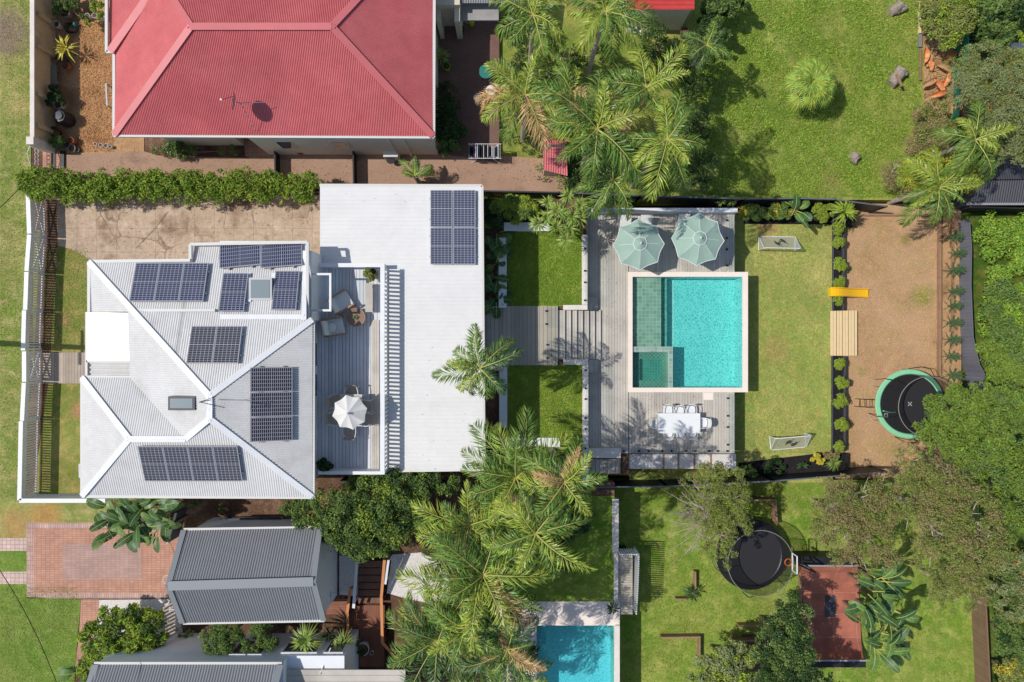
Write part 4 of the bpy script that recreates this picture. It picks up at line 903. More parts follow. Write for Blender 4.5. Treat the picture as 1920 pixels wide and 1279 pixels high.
# ================================================================ LOWER LAWN
def goal(cpx, cpy, w, d, rz, label, flip=1):
    v = W(cpx,cpy,ZL+.4); t = thing('soccer_goal', label, 'soccer goal', (v.x,v.y,ZL), 'mini soccer goals on the pool lawn')
    Rm = Matrix.Rotation(R(rz),3,'Z'); g = lambda x,y,z: tuple(v*0+Vector((v.x,v.y,ZL))+Rm@Vector((x,y*flip,z)))
    r_=.025; h=1.0
    MB().tube([g(-w/2,0,.03),g(-w/2,0,h-.12),g(-w/2+.12,0,h),g(w/2-.12,0,h),g(w/2,0,h-.12),g(w/2,0,.03)],r_,8).build('front_frame',m_white,t)
    MB().tube([g(-w/2,0,.03),g(-w/2,d-.1,.03),g(-w/2+.1,d,.03),g(w/2-.1,d,.03),g(w/2,d-.1,.03),g(w/2,0,.03)],r_,8).build('ground_frame',m_white,t)
    for sx in (-1,1): MB().tube([g(sx*w/2,0,h-.12),g(sx*w/2,d,.05)],r_*.7,6).build('stay',m_white,t)
    n_=9; V=[];F=[]
    for i in range(n_):
        for j in range(n_):
            x=(-.5+i/(n_-1))*(w-.04); s_=j/(n_-1); sagz=-.07*math.sin(math.pi*s_)*math.sin(math.pi*i/(n_-1)); V.append(g(x,d*s_,h*(1-s_)+.03*s_+sagz))
    for i in range(n_-1):
        for j in range(n_-1): F.append((i*n_+j,(i+1)*n_+j,(i+1)*n_+j+1,i*n_+j+1))
    MB().raw(V,F).build('net',m_goalnet,t)
    for sx in (-1,1): MB().poly([g(sx*(w/2-.01),0,h-.05),g(sx*(w/2-.01),0,.03),g(sx*(w/2-.01),d,.03)]).build('side_net',m_goalnet,t)
    for q in (0,.13):
        pts=[]; 
        for i in range(13):
            u=i/12; x=(u-.5)*.6; s_=.52+.17*math.sin(u*2*math.pi)*(-1)+q-.06
            pts.append(g(x, d*s_, h*(1-s_)+.05-.05))
        mb=MB(); V=[];F=[]
        for x,y,z in pts: V += [(x,y-.04,z+.03),(x,y+.04,z+.01)]
        F=[(2*i,2*i+1,2*i+3,2*i+2) for i in range(len(pts)-1)]
        mb.raw(V,F).build('printed_swirl', M('dark_print',(.03,.04,.025),.9) if q==0 else bpy.data.materials['dark_print'], t)
goal(1461,468,2.05,.78,-1,'white tube soccer goal at the top of the pool lawn',1)
goal(1481,817,2.0,.78,5,'white tube soccer goal at the bottom of the pool lawn',-1)
# planter between lawns
t = thing('planter_bed','long narrow dark-walled planter of mulch between pool lawn and bark yard','planter',(*w2(1573,640,-3),ZB))
for y0,y1,lx,rx in ((398,582,1561,1583),(668,846,1559.5,1586)):
    a = W(lx,y0,-3.02); b = W(rx,y1,-3.02)
    MB().box(a.x,b.y,ZB-.1,a.x+.08,a.y,-3.0).build('side_wall', m_char, t); MB().box(b.x-.1,b.y,ZB-.1,b.x,a.y,-3.02).build('side_wall', m_char, t)
    MB().box(a.x+.081,b.y,ZB,b.x-.101,a.y,-3.14).build('soil', g_black, t)
t = thing('play_slide','yellow plastic slide over the planter down to the bark yard','slide',(*w2(1595,548,-3.2),ZB))
L0 = W(1561,547,-2.75); L1 = W(1628,550,-3.55); V=[];F=[]; n_=14
for i in range(n_):
    s_=i/(n_-1); x=L0.x+(L1.x-L0.x)*s_; y=L0.y+(L1.y-L0.y)*s_; z=-2.75-(.8*(3*s_*s_-2*s_**3))+(.02*math.sin(s_*9))
    hw=.26-.02*math.sin(s_*3.1)
    for dy,dz in ((-hw,.13),(-hw+.04,.13),(-hw+.07,0),(hw-.07,0),(hw-.04,.13),(hw,.13),(hw,-.06),(-hw,-.06)): V.append((x,y+dy,z+dz))
for i in range(n_-1):
    for k in range(8): l=(k+1)%8; F.append((i*8+k,i*8+l,(i+1)*8+l,(i+1)*8+k))
F += [tuple(range(7,-1,-1)),tuple((n_-1)*8+k for k in range(8))]
MB().raw(V,F).build('chute', m_yellow, t)
mb = MB(); mb.box(L0.x-.08,L0.y-.24,-3.1,L0.x+.1,L0.y+.24,-2.8); mb.build('top_lip', m_yellow, t)
t = thing('timber_steps','fresh pine slatted steps over the planter from pool lawn to bark yard','steps',(*w2(1582,625,-3.2),ZB))
for k in range(9):
    x0=1557.2+k*5.62; z=-2.98-(k//2)*.11; a=W(x0,583-k*.1,z); b=W(x0+4.9,667,z); MB().box(a.x,b.y,z-.05,b.x,a.y,z).build('plank', m_pine, t)
for y in (590,660):
    p=W(1559,y,-3.05); q=W(1605,y,-3.55); MB().beam((p.x,p.y,-3.14),(q.x,q.y,-3.55),.05,.14).build('stringer', m_sleeper, t)
t = thing('retaining_edge','timber sleeper edge between bark yard and the row of small pines','garden edge',(*w2(1765,570,ZB),ZB))
for y0,y1,x in ((400,520,1763.5),(520.5,640,1763.5),(640.5,705,1763)): MB().pbox(x-2,y0,x+2,y1,ZB-.05,ZB+.26).build('sleeper', m_sleeper, t)
t = thing('retaining_edge','thin timber sleeper edge along the top of the bark yard','garden edge',(*w2(1690,402,ZB),ZB))
MB().pbox(1620,401,1765,404.5,ZB-.05,ZB+.2).build('sleeper', m_sleeper, t)
t = thing('retaining_edge','thin timber edge between the row of small pines and the steel fence','garden edge',(*w2(1788,520,ZB),ZB))
MB().pbox(1786,410,1788.5,650,ZB-.05,ZB+.3).build('sleeper', m_sleeper, t)
MB().pbox(1752,640,1790,643,ZB-.05,ZB+.14).build('sleeper', m_sleeper, t)
# ---------------------------------------------------------------- trampolines
def trampoline(c, z, r, h, hn, mats, label, ladder, netr, npoles, emblem=False, pad=True):
    t = thing('trampoline', label, 'trampoline', (c[0],c[1],z)); x,y=c; zz=z+h
    MB().lathe([(r*.86 if pad else r*.93,0),(0,.001)][::1],(x,y,zz),48).build('jump_mat', m_mat, t)
    MB().lathe([(r*.85 if pad else r*.93,.012),(r*.88,.05),(r*.98,.05),(r*1.0,.0),(r*.98,-.03),(r*.86,.0)],(x,y,zz),48,caps=False).build('safety_pad', mats, t)
    MB().tube(ring((x,y,zz-.05),r*.97,0,40),.03,6,True).build('frame_ring', m_steel, t)
    for k in range(npoles):
        a=2*math.pi*(k+.3)/npoles; cx,cy=math.cos(a),math.sin(a)
        MB().tube([(x+cx*r*1.02,y+cy*r*1.02,z),(x+cx*r*1.10,y+cy*r*1.10,zz+.3),(x+cx*r*1.05,y+cy*r*1.05,zz+hn*.7),(x+cx*netr*1.01,y+cy*netr*1.01,zz+hn)],.02,6).build('net_pole', m_black, t)
        a2=a+.22; MB().tube([(x+cx*r*1.0,y+cy*r*1.0,z+.03),(x+math.cos(a2)*r,y+math.sin(a2)*r,z+.03),(x+math.cos(a2)*r*.97,y+math.sin(a2)*r*.97,zz-.05)],.02,6).build('leg', m_steel, t)
    MB().tube(ring((x,y,zz+hn),netr,0,40),.022,6,True).build('top_ring', m_potgrey, t)
    V=[];F=[];n_=48;rows=6
    for j in range(rows):
        s_=j/(rows-1); rr=r*.87+(netr-r*.87)*s_
        for i in range(n_): a=2*math.pi*i/n_; V.append((x+rr*math.cos(a),y+rr*math.sin(a),zz+.05+(hn-.06)*s_))
    for j in range(rows-1):
        for i in range(n_): l=(i+1)%n_; F.append((j*n_+i,j*n_+l,(j+1)*n_+l,(j+1)*n_+i))
    MB().raw(V,F).build('safety_net', m_net, t)
    if ladder:
        for dy in (-.22,.22): MB().tube([(x-r-.75,y+dy,z),(x-r-.02,y+dy,zz-.03)],.018,6).build('ladder_rail', m_black, t)
        for k in range(3): u=.25+.25*k; MB().tube([(x-r-.75*(1-u),y-.22,z+h*u),(x-r-.75*(1-u),y+.22,z+h*u)],.018,6).build('ladder_rung', m_black, t)
    if emblem:
        for a in range(4):
            an=R(45+90*a); ux,uy=math.cos(an),math.sin(an); MB().beam((x+ux*.03,y+uy*.03,zz+.006),(x+ux*.14,y+uy*.14,zz+.006),.025,.006).build('emblem', m_white, t)
        s=MB(); p0=(x-r*.70,y-r*.33); s.box(p0[0]-.11,p0[1]-.13,zz+.03,p0[0]+.11,p0[1]+.13,zz+.045); g_=s.build('warning_card', m_white, t)
        MB().box(p0[0]-.05,p0[1]-.07,zz+.046,p0[0]+.05,p0[1]+.07,zz+.052).build('printed_square', m_dark, g_)
        MB().tube([(x-r*.87,y-r*.18,zz+.3),(x-r*.7,y-r*.22,zz+.5),(x-r*.5,y-r*.22,zz+.3)],.03,6).build('entry_strap', m_mint, t)
trampoline(w2(1706,757.5,ZB+.85), ZB, 1.95, .85, 1.75, m_mint, 'round trampoline with mint green pad and net on the bark yard', True, 1.62, 6, True)
trampoline(w2(1408,1040,ZS+.9), ZS, 1.95, .9, 1.5, m_blackplastic, 'round black netted trampoline on the grass beside the grey tree', False, 1.75, 6, False)
# ---------------------------------------------------------------- skate ramp and hoop
t = thing('skate_ramp','rust red wooden skate ramp with a dark patch in the middle','skate ramp',(*w2(1560,1150,ZS),ZS))
m_ramp = grid_mat('ramp_board', srgb(168,104,84), srgb(156,94,78), srgb(186,130,110), 1.3, 1.25, .012, .5, .3, var=.25)
rows=[(1062,1503,1608,-2.15),(1075,1504,1609,-2.6),(1092,1504,1610,-2.9),(1115,1505,1611,-3.02),(1155,1507,1613,-3.05),(1185,1509,1614,-3.0),(1205,1512,1615,-2.88),(1222,1516,1617,-2.6),(1238,1520,1620,-2.15)]
V=[];F=[]
for y,x0,x1,z in rows: a=W(x0,y,z); b=W(x1,y,z); V += [tuple(a),tuple(b)]
F=[(2*i,2*i+2,2*i+3,2*i+1) for i in range(len(rows)-1)]; n0=len(V)
for y,x0,x1,z in rows: a=W(x0,y,z); b=W(x1,y,z); V += [(a.x,a.y,ZS-.02),(b.x,b.y,ZS-.02)]
for i in range(len(rows)-1): F += [(2*i,n0+2*i,n0+2*i+2,2*i+2),(2*i+1,2*i+3,n0+2*i+3,n0+2*i+1)]
F += [(0,1,n0+1,n0),(2*8,n0+16,n0+17,2*8+1)]
MB().raw(V,F).build('riding_surface', m_ramp, t)
a=W(1547,1117,-3.0); b=W(1567,1157,-3.0); MB().raw([(a.x,a.y,-3.005),(a.x,b.y,-3.03),(b.x,b.y,-3.03),(b.x,a.y,-3.005)],[(0,1,2,3)]).build('patch', m_char, t)
a=W(1503,1044,-2.1); b=W(1610,1061,-2.1); MB().box(a.x,b.y,ZS,b.x,a.y,-2.12).build('platform', m_dark, t); MB().box(a.x,b.y-.03,-2.12,b.x,b.y+.05,-2.06).build('coping', m_steel, t)
a=W(1521,1238,-2.1); b=W(1624,1252,-2.1); MB().box(a.x,b.y,ZS,b.x,a.y,-2.12).build('platform', m_dark, t); MB().box(a.x,a.y-.05,-2.12,b.x,a.y+.03,-2.06).build('coping', m_steel, t)
for (y0,y1,x0,x1) in ((1062,1142,1501,1504.5),): MB().pbox(x0,y0,x1,y1,ZS,-2.85).build('side_board', m_sleeper, t)
t = thing('basketball_hoop','orange ringed basketball hoop at the corner of the skate ramp','basketball hoop',(*w2(1502,1055,ZS),ZS))
v=W(1478,1054.5,-.2); MB().tube(ring((v.x,v.y,-.2),.18,0,20),.02,6,True).build('rim', m_orange, t)
u=W(1487,1054.5,-.1); MB().box(u.x,u.y-.45,-.25,u.x+.03,u.y+.45,.35).build('backboard', m_glass, t)
mb=MB(); 
for (y0,z0,y1,z1) in ((-.45,-.25,.45,-.25),(-.45,.35,.45,.35),(-.45,-.25,-.45,.35),(.45,-.25,.45,.35)): mb.beam((u.x+.02,u.y+y0,z0),(u.x+.02,u.y+y1,z1),.05,.05)
mb.build('backboard_frame', m_white, t)
p=W(1505,1055,-2.2); MB().tube([(p.x,p.y,ZS),(p.x,p.y,-.6),(u.x+.05,u.y,0)],.05,8).build('pole', m_black, t); MB().tube([(p.x,p.y,-1.2),(u.x+.05,u.y,-.15)],.03,6).build('brace', m_steel, t)
MB().box(p.x-.2,p.y-.3,ZS,p.x+.5,p.y+.3,ZS+.2).build('base', m_blackplastic, t)
# timber garden edgings of the south lawn
def edging(label, segs, z=ZS, h=.3, w=.09):
    t = thing('garden_edging', label, 'garden edge', (*w2(*segs[0][0],z), z))
    for p,q in segs: a=W(*p,z+h); b=W(*q,z+h); MB().beam((a.x,a.y,z+h/2),(b.x,b.y,z+h/2),w,h).build('sleeper', m_sleeper, t)
edging('L-shaped timber edging with stub posts on the lawn right of the pool wall', [((1240,1196),(1314,1195)),((1312,1196),(1312,1235))],h=.45)
edging('short timber edging at the foot of the grey tree beside the sago plant', [((1304,1072),(1304,1105)),((1268,1124),(1290,1124))],h=.4)
edging('pair of pale timber edgings in the shade near the bottom of the grass', [((1385,1174),(1440,1174)),((1375,1202),(1420,1202)),((1420,1202),(1420,1245))],h=.45)
edging('timber rail behind the black trampoline', [((1390,938),(1455,938)),((1455,938),(1457,985))],h=.7)
# ================================================================ SOUTH-WEST BUILDINGS
gs = thing('garage', 'grey corrugated gable-roofed garage beside the brick driveway', 'garage', (*w2(470,1080,3), 0))
A_=(345,994,3.0); B_=(600,990,3.0); C_=(607,1163,3.0); D_=(343,1168,3.0); E_=(316,1098,4.5); F_=(588,1090,4.5)
mb=MB(); corr(mb,P3(A_,B_,F_,E_),(0,1),.12,.02); corr(mb,P3(E_,F_,C_,D_),(0,1),.12,.02); mb.build('roof', m_greyroof, gs)
mb=MB(); caps(mb,[(E_,F_)],.42,.05,.04); mb.build('ridge_cap', m_greycap, gs)
for q in ([(A_,E_),(E_,D_)],[(B_,F_),(F_,C_)]): caps(MB(),q,.26,.06,.03).build('barge_cap', m_greycap, gs)
gut(MB(),[((344,993,3.0),(601,989,3.0)),((343,1169,3.0),(608,1164,3.0))]).build('gutter', m_gutter, gs)
a=W(*A_); b=W(*C_); MB().box(a.x+.12,b.y+.1,-.1,b.x-.12,a.y-.15,2.9).build('wall', m_bluewall, gs)
yr=W(*F_).y
for x in (a.x+.12,b.x-.17): MB().raw([(x,b.y+.1,2.9),(x,a.y-.15,2.9),(x,yr,4.35),(x+.05,b.y+.1,2.9),(x+.05,a.y-.15,2.9),(x+.05,yr,4.35)],[(0,1,2),(5,4,3),(0,3,4,1),(1,4,5,2),(2,5,3,0)]).build('gable', m_bluewall, gs)
t = thing('small_awning','white folded awning frame at the lower right corner of the garage','awning',(*w2(617,1125,1.5),1.3))
v=[W(*q) for q in ((607,1148,1.5),(626,1112,1.4),(622,1110,1.35),(605,1112,1.5))]; MB().beam(v[0],v[1],.12,.04).build('arm', m_white, t); MB().poly([v[0],v[1],v[2],v[3]]).build('panel', m_bluewall, t)
sh = thing('grey_house', 'grey corrugated-roofed house with pale blue boards at the bottom left corner', 'house', (*w2(380,1300,3), 0))
zz=3.3; mb=MB(); corr(mb,P3((178,1246,zz),(526,1246,zz),(508,1300,zz+.9),(508,1600,zz+2),(160,1600,zz+2),(160,1320,zz+.9)),(0,1),.13,.02,fit=P3((178,1246,zz),(526,1246,zz),(508,1330,zz+1.1))); mb.build('roof', m_greyroof, sh)
for q in (((180,1246,zz),(160,1310,zz+.7)),((526,1246,zz),(506,1320,zz+.95))): caps(MB(),[q],.32,.06,.04).build('barge_cap', m_greycap, sh)
gut(MB(),[((176,1244,zz),(528,1244,zz))]).build('gutter', m_gutter, sh)
yw=W(0,1245,zz).y+.05; x0=W(215,0,0).x+1.1; 
MB().box(x0,yw-9,-.1,W(530,0,zz).x,yw,zz-.1).build('wall', m_bluewall, sh)
x1=W(530,0,zz).x; x2=W(660,0,1).x
MB().box(x1,yw-6,-.5,x2,yw+.02,2.6).build('wall', m_bluewall, sh)
for (wa,wb) in ((536,602),(614,650)):
    p=W(wa,0,1.6).x; q=W(wb,0,1.6).x; f=MB().box(p,yw+.0,.9,q,yw+.07,2.35).build('window', m_white, sh); MB().box(p+.08,yw+.05,1.0,q-.08,yw+.085,2.25).build('pane', m_glassdark, f)
p=W(300,0,1.6).x; 
for wa,wb in ((440,470),(474,500)):
    p=W(wa,0,1.8).x; q=W(wb,0,1.8).x; f=MB().box(p,yw-.02,1.0,q,yw+.05,2.5).build('window', m_white, sh); MB().box(p+.06,yw+.03,1.08,q-.06,yw+.065,2.42).build('pane', m_glassdark, f)
a=W(528,1256,2.75); mb=MB(); boards(mb,a.x,a.y-4,W(760,0,2.75).x,a.y,2.75,'x',.3,.012); mb.build('veranda_roof', m_pooldeck, sh)
p=W(620,1215,2.2); q=W(600,1264,2.8); MB().tube([p,q],.03,6).build('white_pole', m_white, sh)
# side path walls
t = thing('low_wall','pale low wall behind the frangipani bush','wall',(*w2(300,1210),0)); MB().pbox(260,1206,310,1212,0,.5).build('wall', m_bluewall, t); MB().pbox(304,1190,310,1206,0,.5).build('wall', m_bluewall, t)
t = thing('slatted_screen','grey slatted timber screen between garage corner and frangipani','screen',(*w2(315,1150,1.2),0))
for k in range(9):
    p=W(306,1140+k*7,1.5); q=W(329,1128+k*7,1.5); MB().beam(p,q,.06,.05).build('slat', m_timber, t)
for y in (1142,1200): v=W(308,y,1.4); MB().box(v.x-.05,v.y-.05,0,v.x+.05,v.y+.05,1.46).build('post', m_timber, t)
# timber stairs with rails
t = thing('sleeper_stairs','dark timber sleeper stairs with oiled handrails below the round tree','stairs',(*w2(690,1100),-.9))
for k in range(7):
    z=.25-.15*k; y=1052+k*13.5; MB().pbox(672,y,718,y+12,z-.12,z).build('tread', M('dark_sleeper',srgb(122,90,74),.8,var=((3,.2),)) if k==0 else bpy.data.materials['dark_sleeper'], t)
for p,q,m in (((657,1102,.5),(651,1150,.2),m_orangerail),((651,1150,.2),(655,1230,.2),m_orangerail),((721,1050,1.3),(715,1120,.4),m_orangerail),((715,1120,.4),(717,1205,.2),m_orangerail),((717,1205,.2),(738,1229,.2),m_orangerail),((670,1045,1.2),(663,1140,.3),m_white),((728,1050,1.2),(722,1095,.7),m_white)):
    a=W(*p); b=W(*q); MB().beam(a,b,.14,.05).build('handrail', m, t)
    for s_ in (.1,.9): c=a.lerp(b,s_); MB().box(c.x-.04,c.y-.04,-.9,c.x+.04,c.y+.04,c.z-.03).build('post', m_white if m is m_white else m_redwood, t)
deckslab(612,1123,652,1152,-.02,'x',m_redwood,.11,.01,'timber_landing',3); deckslab(655,1135,722,1250,-.55,'y',m_redwood,.1,.01,'timber_landing',5)
# ================================================================ NORTH BITS
t = thing('tin_shed','small red corrugated shed roof under the palms beside the pebble path','shed',(*w2(1040,300,2),0))
mb=MB(); corr(mb,P3((1018,276,1.9),(1062,276,1.9),(1064,330,1.5),(1019,319,1.5)),(0,1),.12,.02); mb.build('roof', m_redroof, t)
mb=MB(); corr(mb,P3((1018,260,1.7),(1060,260,1.7),(1060,271,2.0),(1018,271,2.0)),(0,1),.12,.02); mb.build('roof', m_redroof, t)
MB().pbox(1021,264,1060,316,-.3,1.45,1.5).build('wall', m_cream, t)
t = thing('garden_shed','bright red shed roof at the top edge behind the palms','shed',(*w2(1255,5,1),xz(1255)))
mb=MB(); corr(mb,P3((1175,-60,1.6),(1302,-60,1.6),(1302,18,1.1),(1175,18,1.1)),(1,0),.2,.02); mb.build('roof', M('bright_red_roof',srgb(196,70,66),.5,var=((2,.1),)), t)
MB().pbox(1180,-55,1298,14,-2.5,1.0,1.1).build('wall', m_cream, t); MB().tube([W(1298,15,1.0),W(1286,48,xz(1286))],.04,6).build('corner_post', m_timber, t)
t = thing('lean_to','grey lean-to roof and cream arch wall at the top edge right of the red roof','lean-to',(*w2(880,10,1),0))
mb=MB(); corr(mb,P3((862,-50,2.3),(985,-50,2.3),(985,6,2.1),(862,6,2.1)),(0,1),.12,.02); mb.build('roof', m_greyroof, t)
MB().pbox(862,7,935,38,1.4,1.5,1.5).build('lower_roof', M('grey_boards',srgb(150,148,146),.8,var=((3,.1),)), t)
MB().pbox(818,-40,862,9,0,2.3,2.3).build('arch_wall', m_cream, t); MB().pbox(818,9,826,40,0,2.0,2.0).build('pier', m_cream, t); MB().pbox(852,9,862,40,0,2.0,2.0).build('pier', m_cream, t)
t = thing('neighbour_roof','dark corrugated roof at the right edge below the leaning palms','building',(*w2(1900,340,0),ZE))
mb=MB(); corr(mb,P3((1842,338,-1.2),(1990,336,-1.2),(1990,381,-1.5),(1816,381,-1.5)),(0,1),.13,.02); mb.build('roof', m_darkroof, t)
mb=MB(); corr(mb,P3((1880,298,-1.4),(1990,290,-1.4),(1990,335,-1.0),(1845,337,-1.0)),(0,1),.13,.02); mb.build('roof', m_darkroof, t)
gut(MB(),[((1815,382,-1.5),(1990,382,-1.5))]).build('gutter', m_steel, t)
MB().pbox(1830,306,1985,378,ZE-.1,-1.6,-1.6).build('wall', m_char, t)
paling([(1820,388,-2.8),(1990,392,-2.8)],1.3,'plain grey rail fence below the dark roof at the right edge',m_fencechar,m_sleeper)
# satellite dish
v=W(462,192,4.2); t = thing('satellite_dish','grey satellite dish on a braced pole on the red roof','satellite dish',(v.x,v.y,4.1))
dv=W(441,191,5.0); ax=Vector((-1,.08,.42)).normalized(); u_=ax.orthogonal().normalized(); w_=ax.cross(u_); V=[];F=[]
n_=22
for k in range(5):
    rr=.43*k/4; 
    for i in range(n_): a=2*math.pi*i/n_; p=dv+ax*(.10*(k/4)**2)+(u_*math.cos(a)+w_*math.sin(a))*max(rr,.001); V.append(tuple(p))
for k in range(4):
    for i in range(n_): l=(i+1)%n_; F.append((k*n_+i,k*n_+l,(k+1)*n_+l,(k+1)*n_+i))
MB().raw(V,F).build('dish', m_greycap, t, smooth=True)
lnb=dv+ax*.62+Vector((0,0,-.1)); MB().tube([dv-u_*.3,lnb],.012,6).build('feed_arm', m_black, t); MB().lathe([(0,-.05),(.045,-.04),(.045,.04),(0,.05)],lnb,10).build('feed_horn', m_white, t)
b0=W(449,194,4.6); MB().tube([dv-ax*.04,W(452,194,4.9),W(452,196,4.35)],.022,6).build('mast', m_steel, t)
MB().tube([W(452,193,4.85),W(495,192,4.45)],.014,6).build('stay', m_steel, t); MB().tube([W(452,194,4.85),W(478,246,3.6)],.014,6).build('stay', m_steel, t)
# tv antenna
t = thing('tv_antenna','thin black television antenna on the ridge of the white roof','antenna',(*w2(394,749,7.3),7.2))
m0=W(394,749,8.0); MB().tube([W(395,750,7.15),(W(395,750,7.15).x,W(395,750,7.15).y,8.2)],.02,6).build('mast', m_black, t); tp=Vector((W(395,750,7.15).x,W(395,750,7.15).y,8.15))
b1=tp+Vector((1.0,-.22,0)); MB().tube([tp,b1],.015,6).build('boom', m_black, t); b2=tp+Vector((.7,.25,.0)); MB().tube([tp,b2],.012,6).build('boom', m_black, t)
for k in range(6):
    c=tp.lerp(b1,.3+.13*k); MB().tube([c+Vector((.06,.3-.02*k,0)),c-Vector((.06,.3-.02*k,0))],.006,5).build('element', m_steel, t)
# air conditioner
v=W(735,290,.6); t = thing('air_conditioner','pale air conditioner unit on the path against the cream wall','air conditioner',(v.x,v.y,0))
MB().box(v.x-.42,v.y-.16,.08,v.x+.32,v.y+.18,.78).build('casing', m_gutter, t); MB().lathe([(.24,0),(.24,.02),(0,.025)],(v.x-.1,v.y-.2,.43),16).build('fan_guard', m_dark, t); MB().box(v.x-.35,v.y-.12,0,v.x-.25,v.y+.12,.08).build('foot', m_dark, t); MB().box(v.x+.15,v.y-.12,0,v.x+.25,v.y+.12,.08).build('foot', m_dark, t)
# clothes airer
t = thing('clothes_airer','folding clothes airer loaded with washing on the pebble path','clothes airer',(*w2(910,287,.9),0))
a=W(878,270,.95); b=W(940,297,.95)
for s_ in (0,1):
    y=a.y if s_==0 else b.y; MB().tube([(a.x,y,.95),(b.x,y,.95)],.014,6).build('rail', m_white, t); MB().tube([(a.x+.1,y,0),(b.x-.1,b.y if s_==0 else a.y,.95)],.014,6).build('leg', m_white, t); MB().tube([(b.x-.1,y,0),(a.x+.1,b.y if s_==0 else a.y,.95)],.014,6).build('leg', m_white, t)
for k in range(16): x=a.x+(b.x-a.x)*(k+.5)/16; MB().tube([(x,a.y,.955),(x,b.y,.955)],.006,4).build('rod', m_white, t)
rr=random.Random(5); ck=list(m_cloths.items())
cols=['jade','black','plum','white','white','navy','black','white','black','white','black','white','white','navy','white']
nm={m.name:m for m in m_cloths.values()}
for k,cn in enumerate(cols):
    x=a.x+(b.x-a.x)*(k+.5)/16; y0=b.y+rr.uniform(0,.1); y1=a.y-rr.uniform(.02,.12); d=rr.uniform(.25,.55); mb=MB(); V=[];F=[]
    for i,(dx,z) in enumerate(((-.05,.96-d),(-.022,.9),(0,.972),(.022,.9),(.05,.96-d*.9))):
        V += [(x+dx,y0,z),(x+dx,(y0+y1)/2,z+.012),(x+dx,y1,z)]
    for i in range(4): F += [(i*3,i*3+1,i*3+4,i*3+3),(i*3+1,i*3+2,i*3+5,i*3+4)]
    o=mb.raw(V,F).build('garment', nm['cloth_'+cn], label='%s garment hanging on the clothes airer, number %d rod from its left end'%(cn.replace('jade','jade green'),k+1) if False else ['jade green cloth at the left end of the clothes airer','black garment beside the jade cloth on the airer','plum garment near the left end of the airer','white garment right of the plum one on the airer','second white garment right of the plum one on the airer','navy garment left of the middle of the airer','black garment at the middle of the airer beside the navy one','white garment right of the middle black one on the airer','second black garment right of the middle of the airer','white garment between two black ones on the airer','black garment in the right half between white ones','white garment right of the last black one on the airer','white garment left of the navy one at the right end','navy garment near the right end of the airer','white garment at the right end of the clothes airer'][k], cat='laundry', group='washing on the clothes airer')
# power line
t = thing('power_line','thin overhead wire crossing the mown grass at the bottom left','power line',(*w2(50,1180,5),5)); pts=[]
p=W(-40,1010,6.2); q=W(125,1330,6.2)
for i in range(13): s_=i/12; v=p.lerp(q,s_); v.z-=.4*math.sin(math.pi*s_); pts.append(v)
MB().tube(pts,.016,5).build('wire', m_black, t)
t = thing('power_line','thin overhead wire at the left edge beside the hedge end','power line',(*w2(10,370,5),5)); MB().tube([W(-40,425,5.5),W(10,380,5.4),W(42,347,5.3)],.016,5).build('wire', m_black, t)

t = thing('power_pole', 'tall timber power pole just outside the left edge whose shadow crosses the verge', 'power pole', (*w2(-70,640),0)); v=W(-70,640,0)
MB().tube([(v.x,v.y,-.2),(v.x,v.y,9.2)],[.17,.13],10).build('shaft', m_bark, t); MB().beam((v.x,v.y-.9,8.6),(v.x,v.y+.9,8.6),.1,.12).build('crossarm', m_bark, t)
# ================================================================ PLANTS
def leafmat(name, c, island=.3, hue=.03, trans=.18, rough=.55, spec=.35, k=1.0):
    return M(name, tuple(min(.8,v*k*1.32) for v in srgb(*c)), rough, island=island, hue=hue, trans=trans, spec=spec)
l_hedge = leafmat('hedge_leaf', (112,134,44), .4, .03)
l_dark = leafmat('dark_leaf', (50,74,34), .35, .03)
l_mid = leafmat('mid_leaf', (92,114,54), .35, .03)
l_bright = leafmat('bright_leaf', (130,148,52), .35, .03)
l_yellow = leafmat('yellow_leaf', (176,164,58), .3, .03)
l_olive = leafmat('olive_leaf', (118,126,64), .35, .04)
l_brown = leafmat('brown_olive_leaf', (132,122,80), .35, .04)
l_grey = leafmat('grey_green_leaf', (124,134,88), .35, .03)
l_pine = leafmat('pine_needles', (74,104,66), .3, .02)
l_tree = leafmat('bright_tree_leaf', (104,126,48), .35, .035)
l_weed = leafmat('weed_leaf', (116,146,52), .4, .04)
l_flower = M('orange_flower', srgb(226,120,50), .6)
l_pink = M('pink_flower', srgb(210,70,110), .6)
p_green = leafmat('palm_green', (92,116,46), .4, .03, .10, .42, .5)
p_yellow = leafmat('palm_yellow_green', (130,144,52), .36, .03, .10, .42, .5)
p_rach = M('palm_rachis', srgb(176,178,92), .45)
p_dark = leafmat('palm_dark_green', (72,98,50), .35, .03, .14, .42, .5)
p_dry = leafmat('palm_dry', (172,142,100), .3, .03, .2, .8, .2)
p_blue = leafmat('fan_palm_leaf', (126,144,58), .4, .03, .12, .5, .3)
b_leaf = leafmat('paddle_leaf', (62,92,52), .2, .02, .2, .45, .4)
b_leaf2 = leafmat('paddle_leaf_light', (92,120,60), .2, .02, .25, .42, .45)
b_rib = M('pale_midrib', srgb(176,180,96), .5)
l_cord = leafmat('cordyline_leaf', (132,150,70), .3, .03, .25, .45, .4)
l_grass = leafmat('grass_blades', (124,148,62), .4, .03, .3, .7, .15)
def unit(a): return a/np.maximum(np.linalg.norm(a, axis=1, keepdims=True), 1e-9)
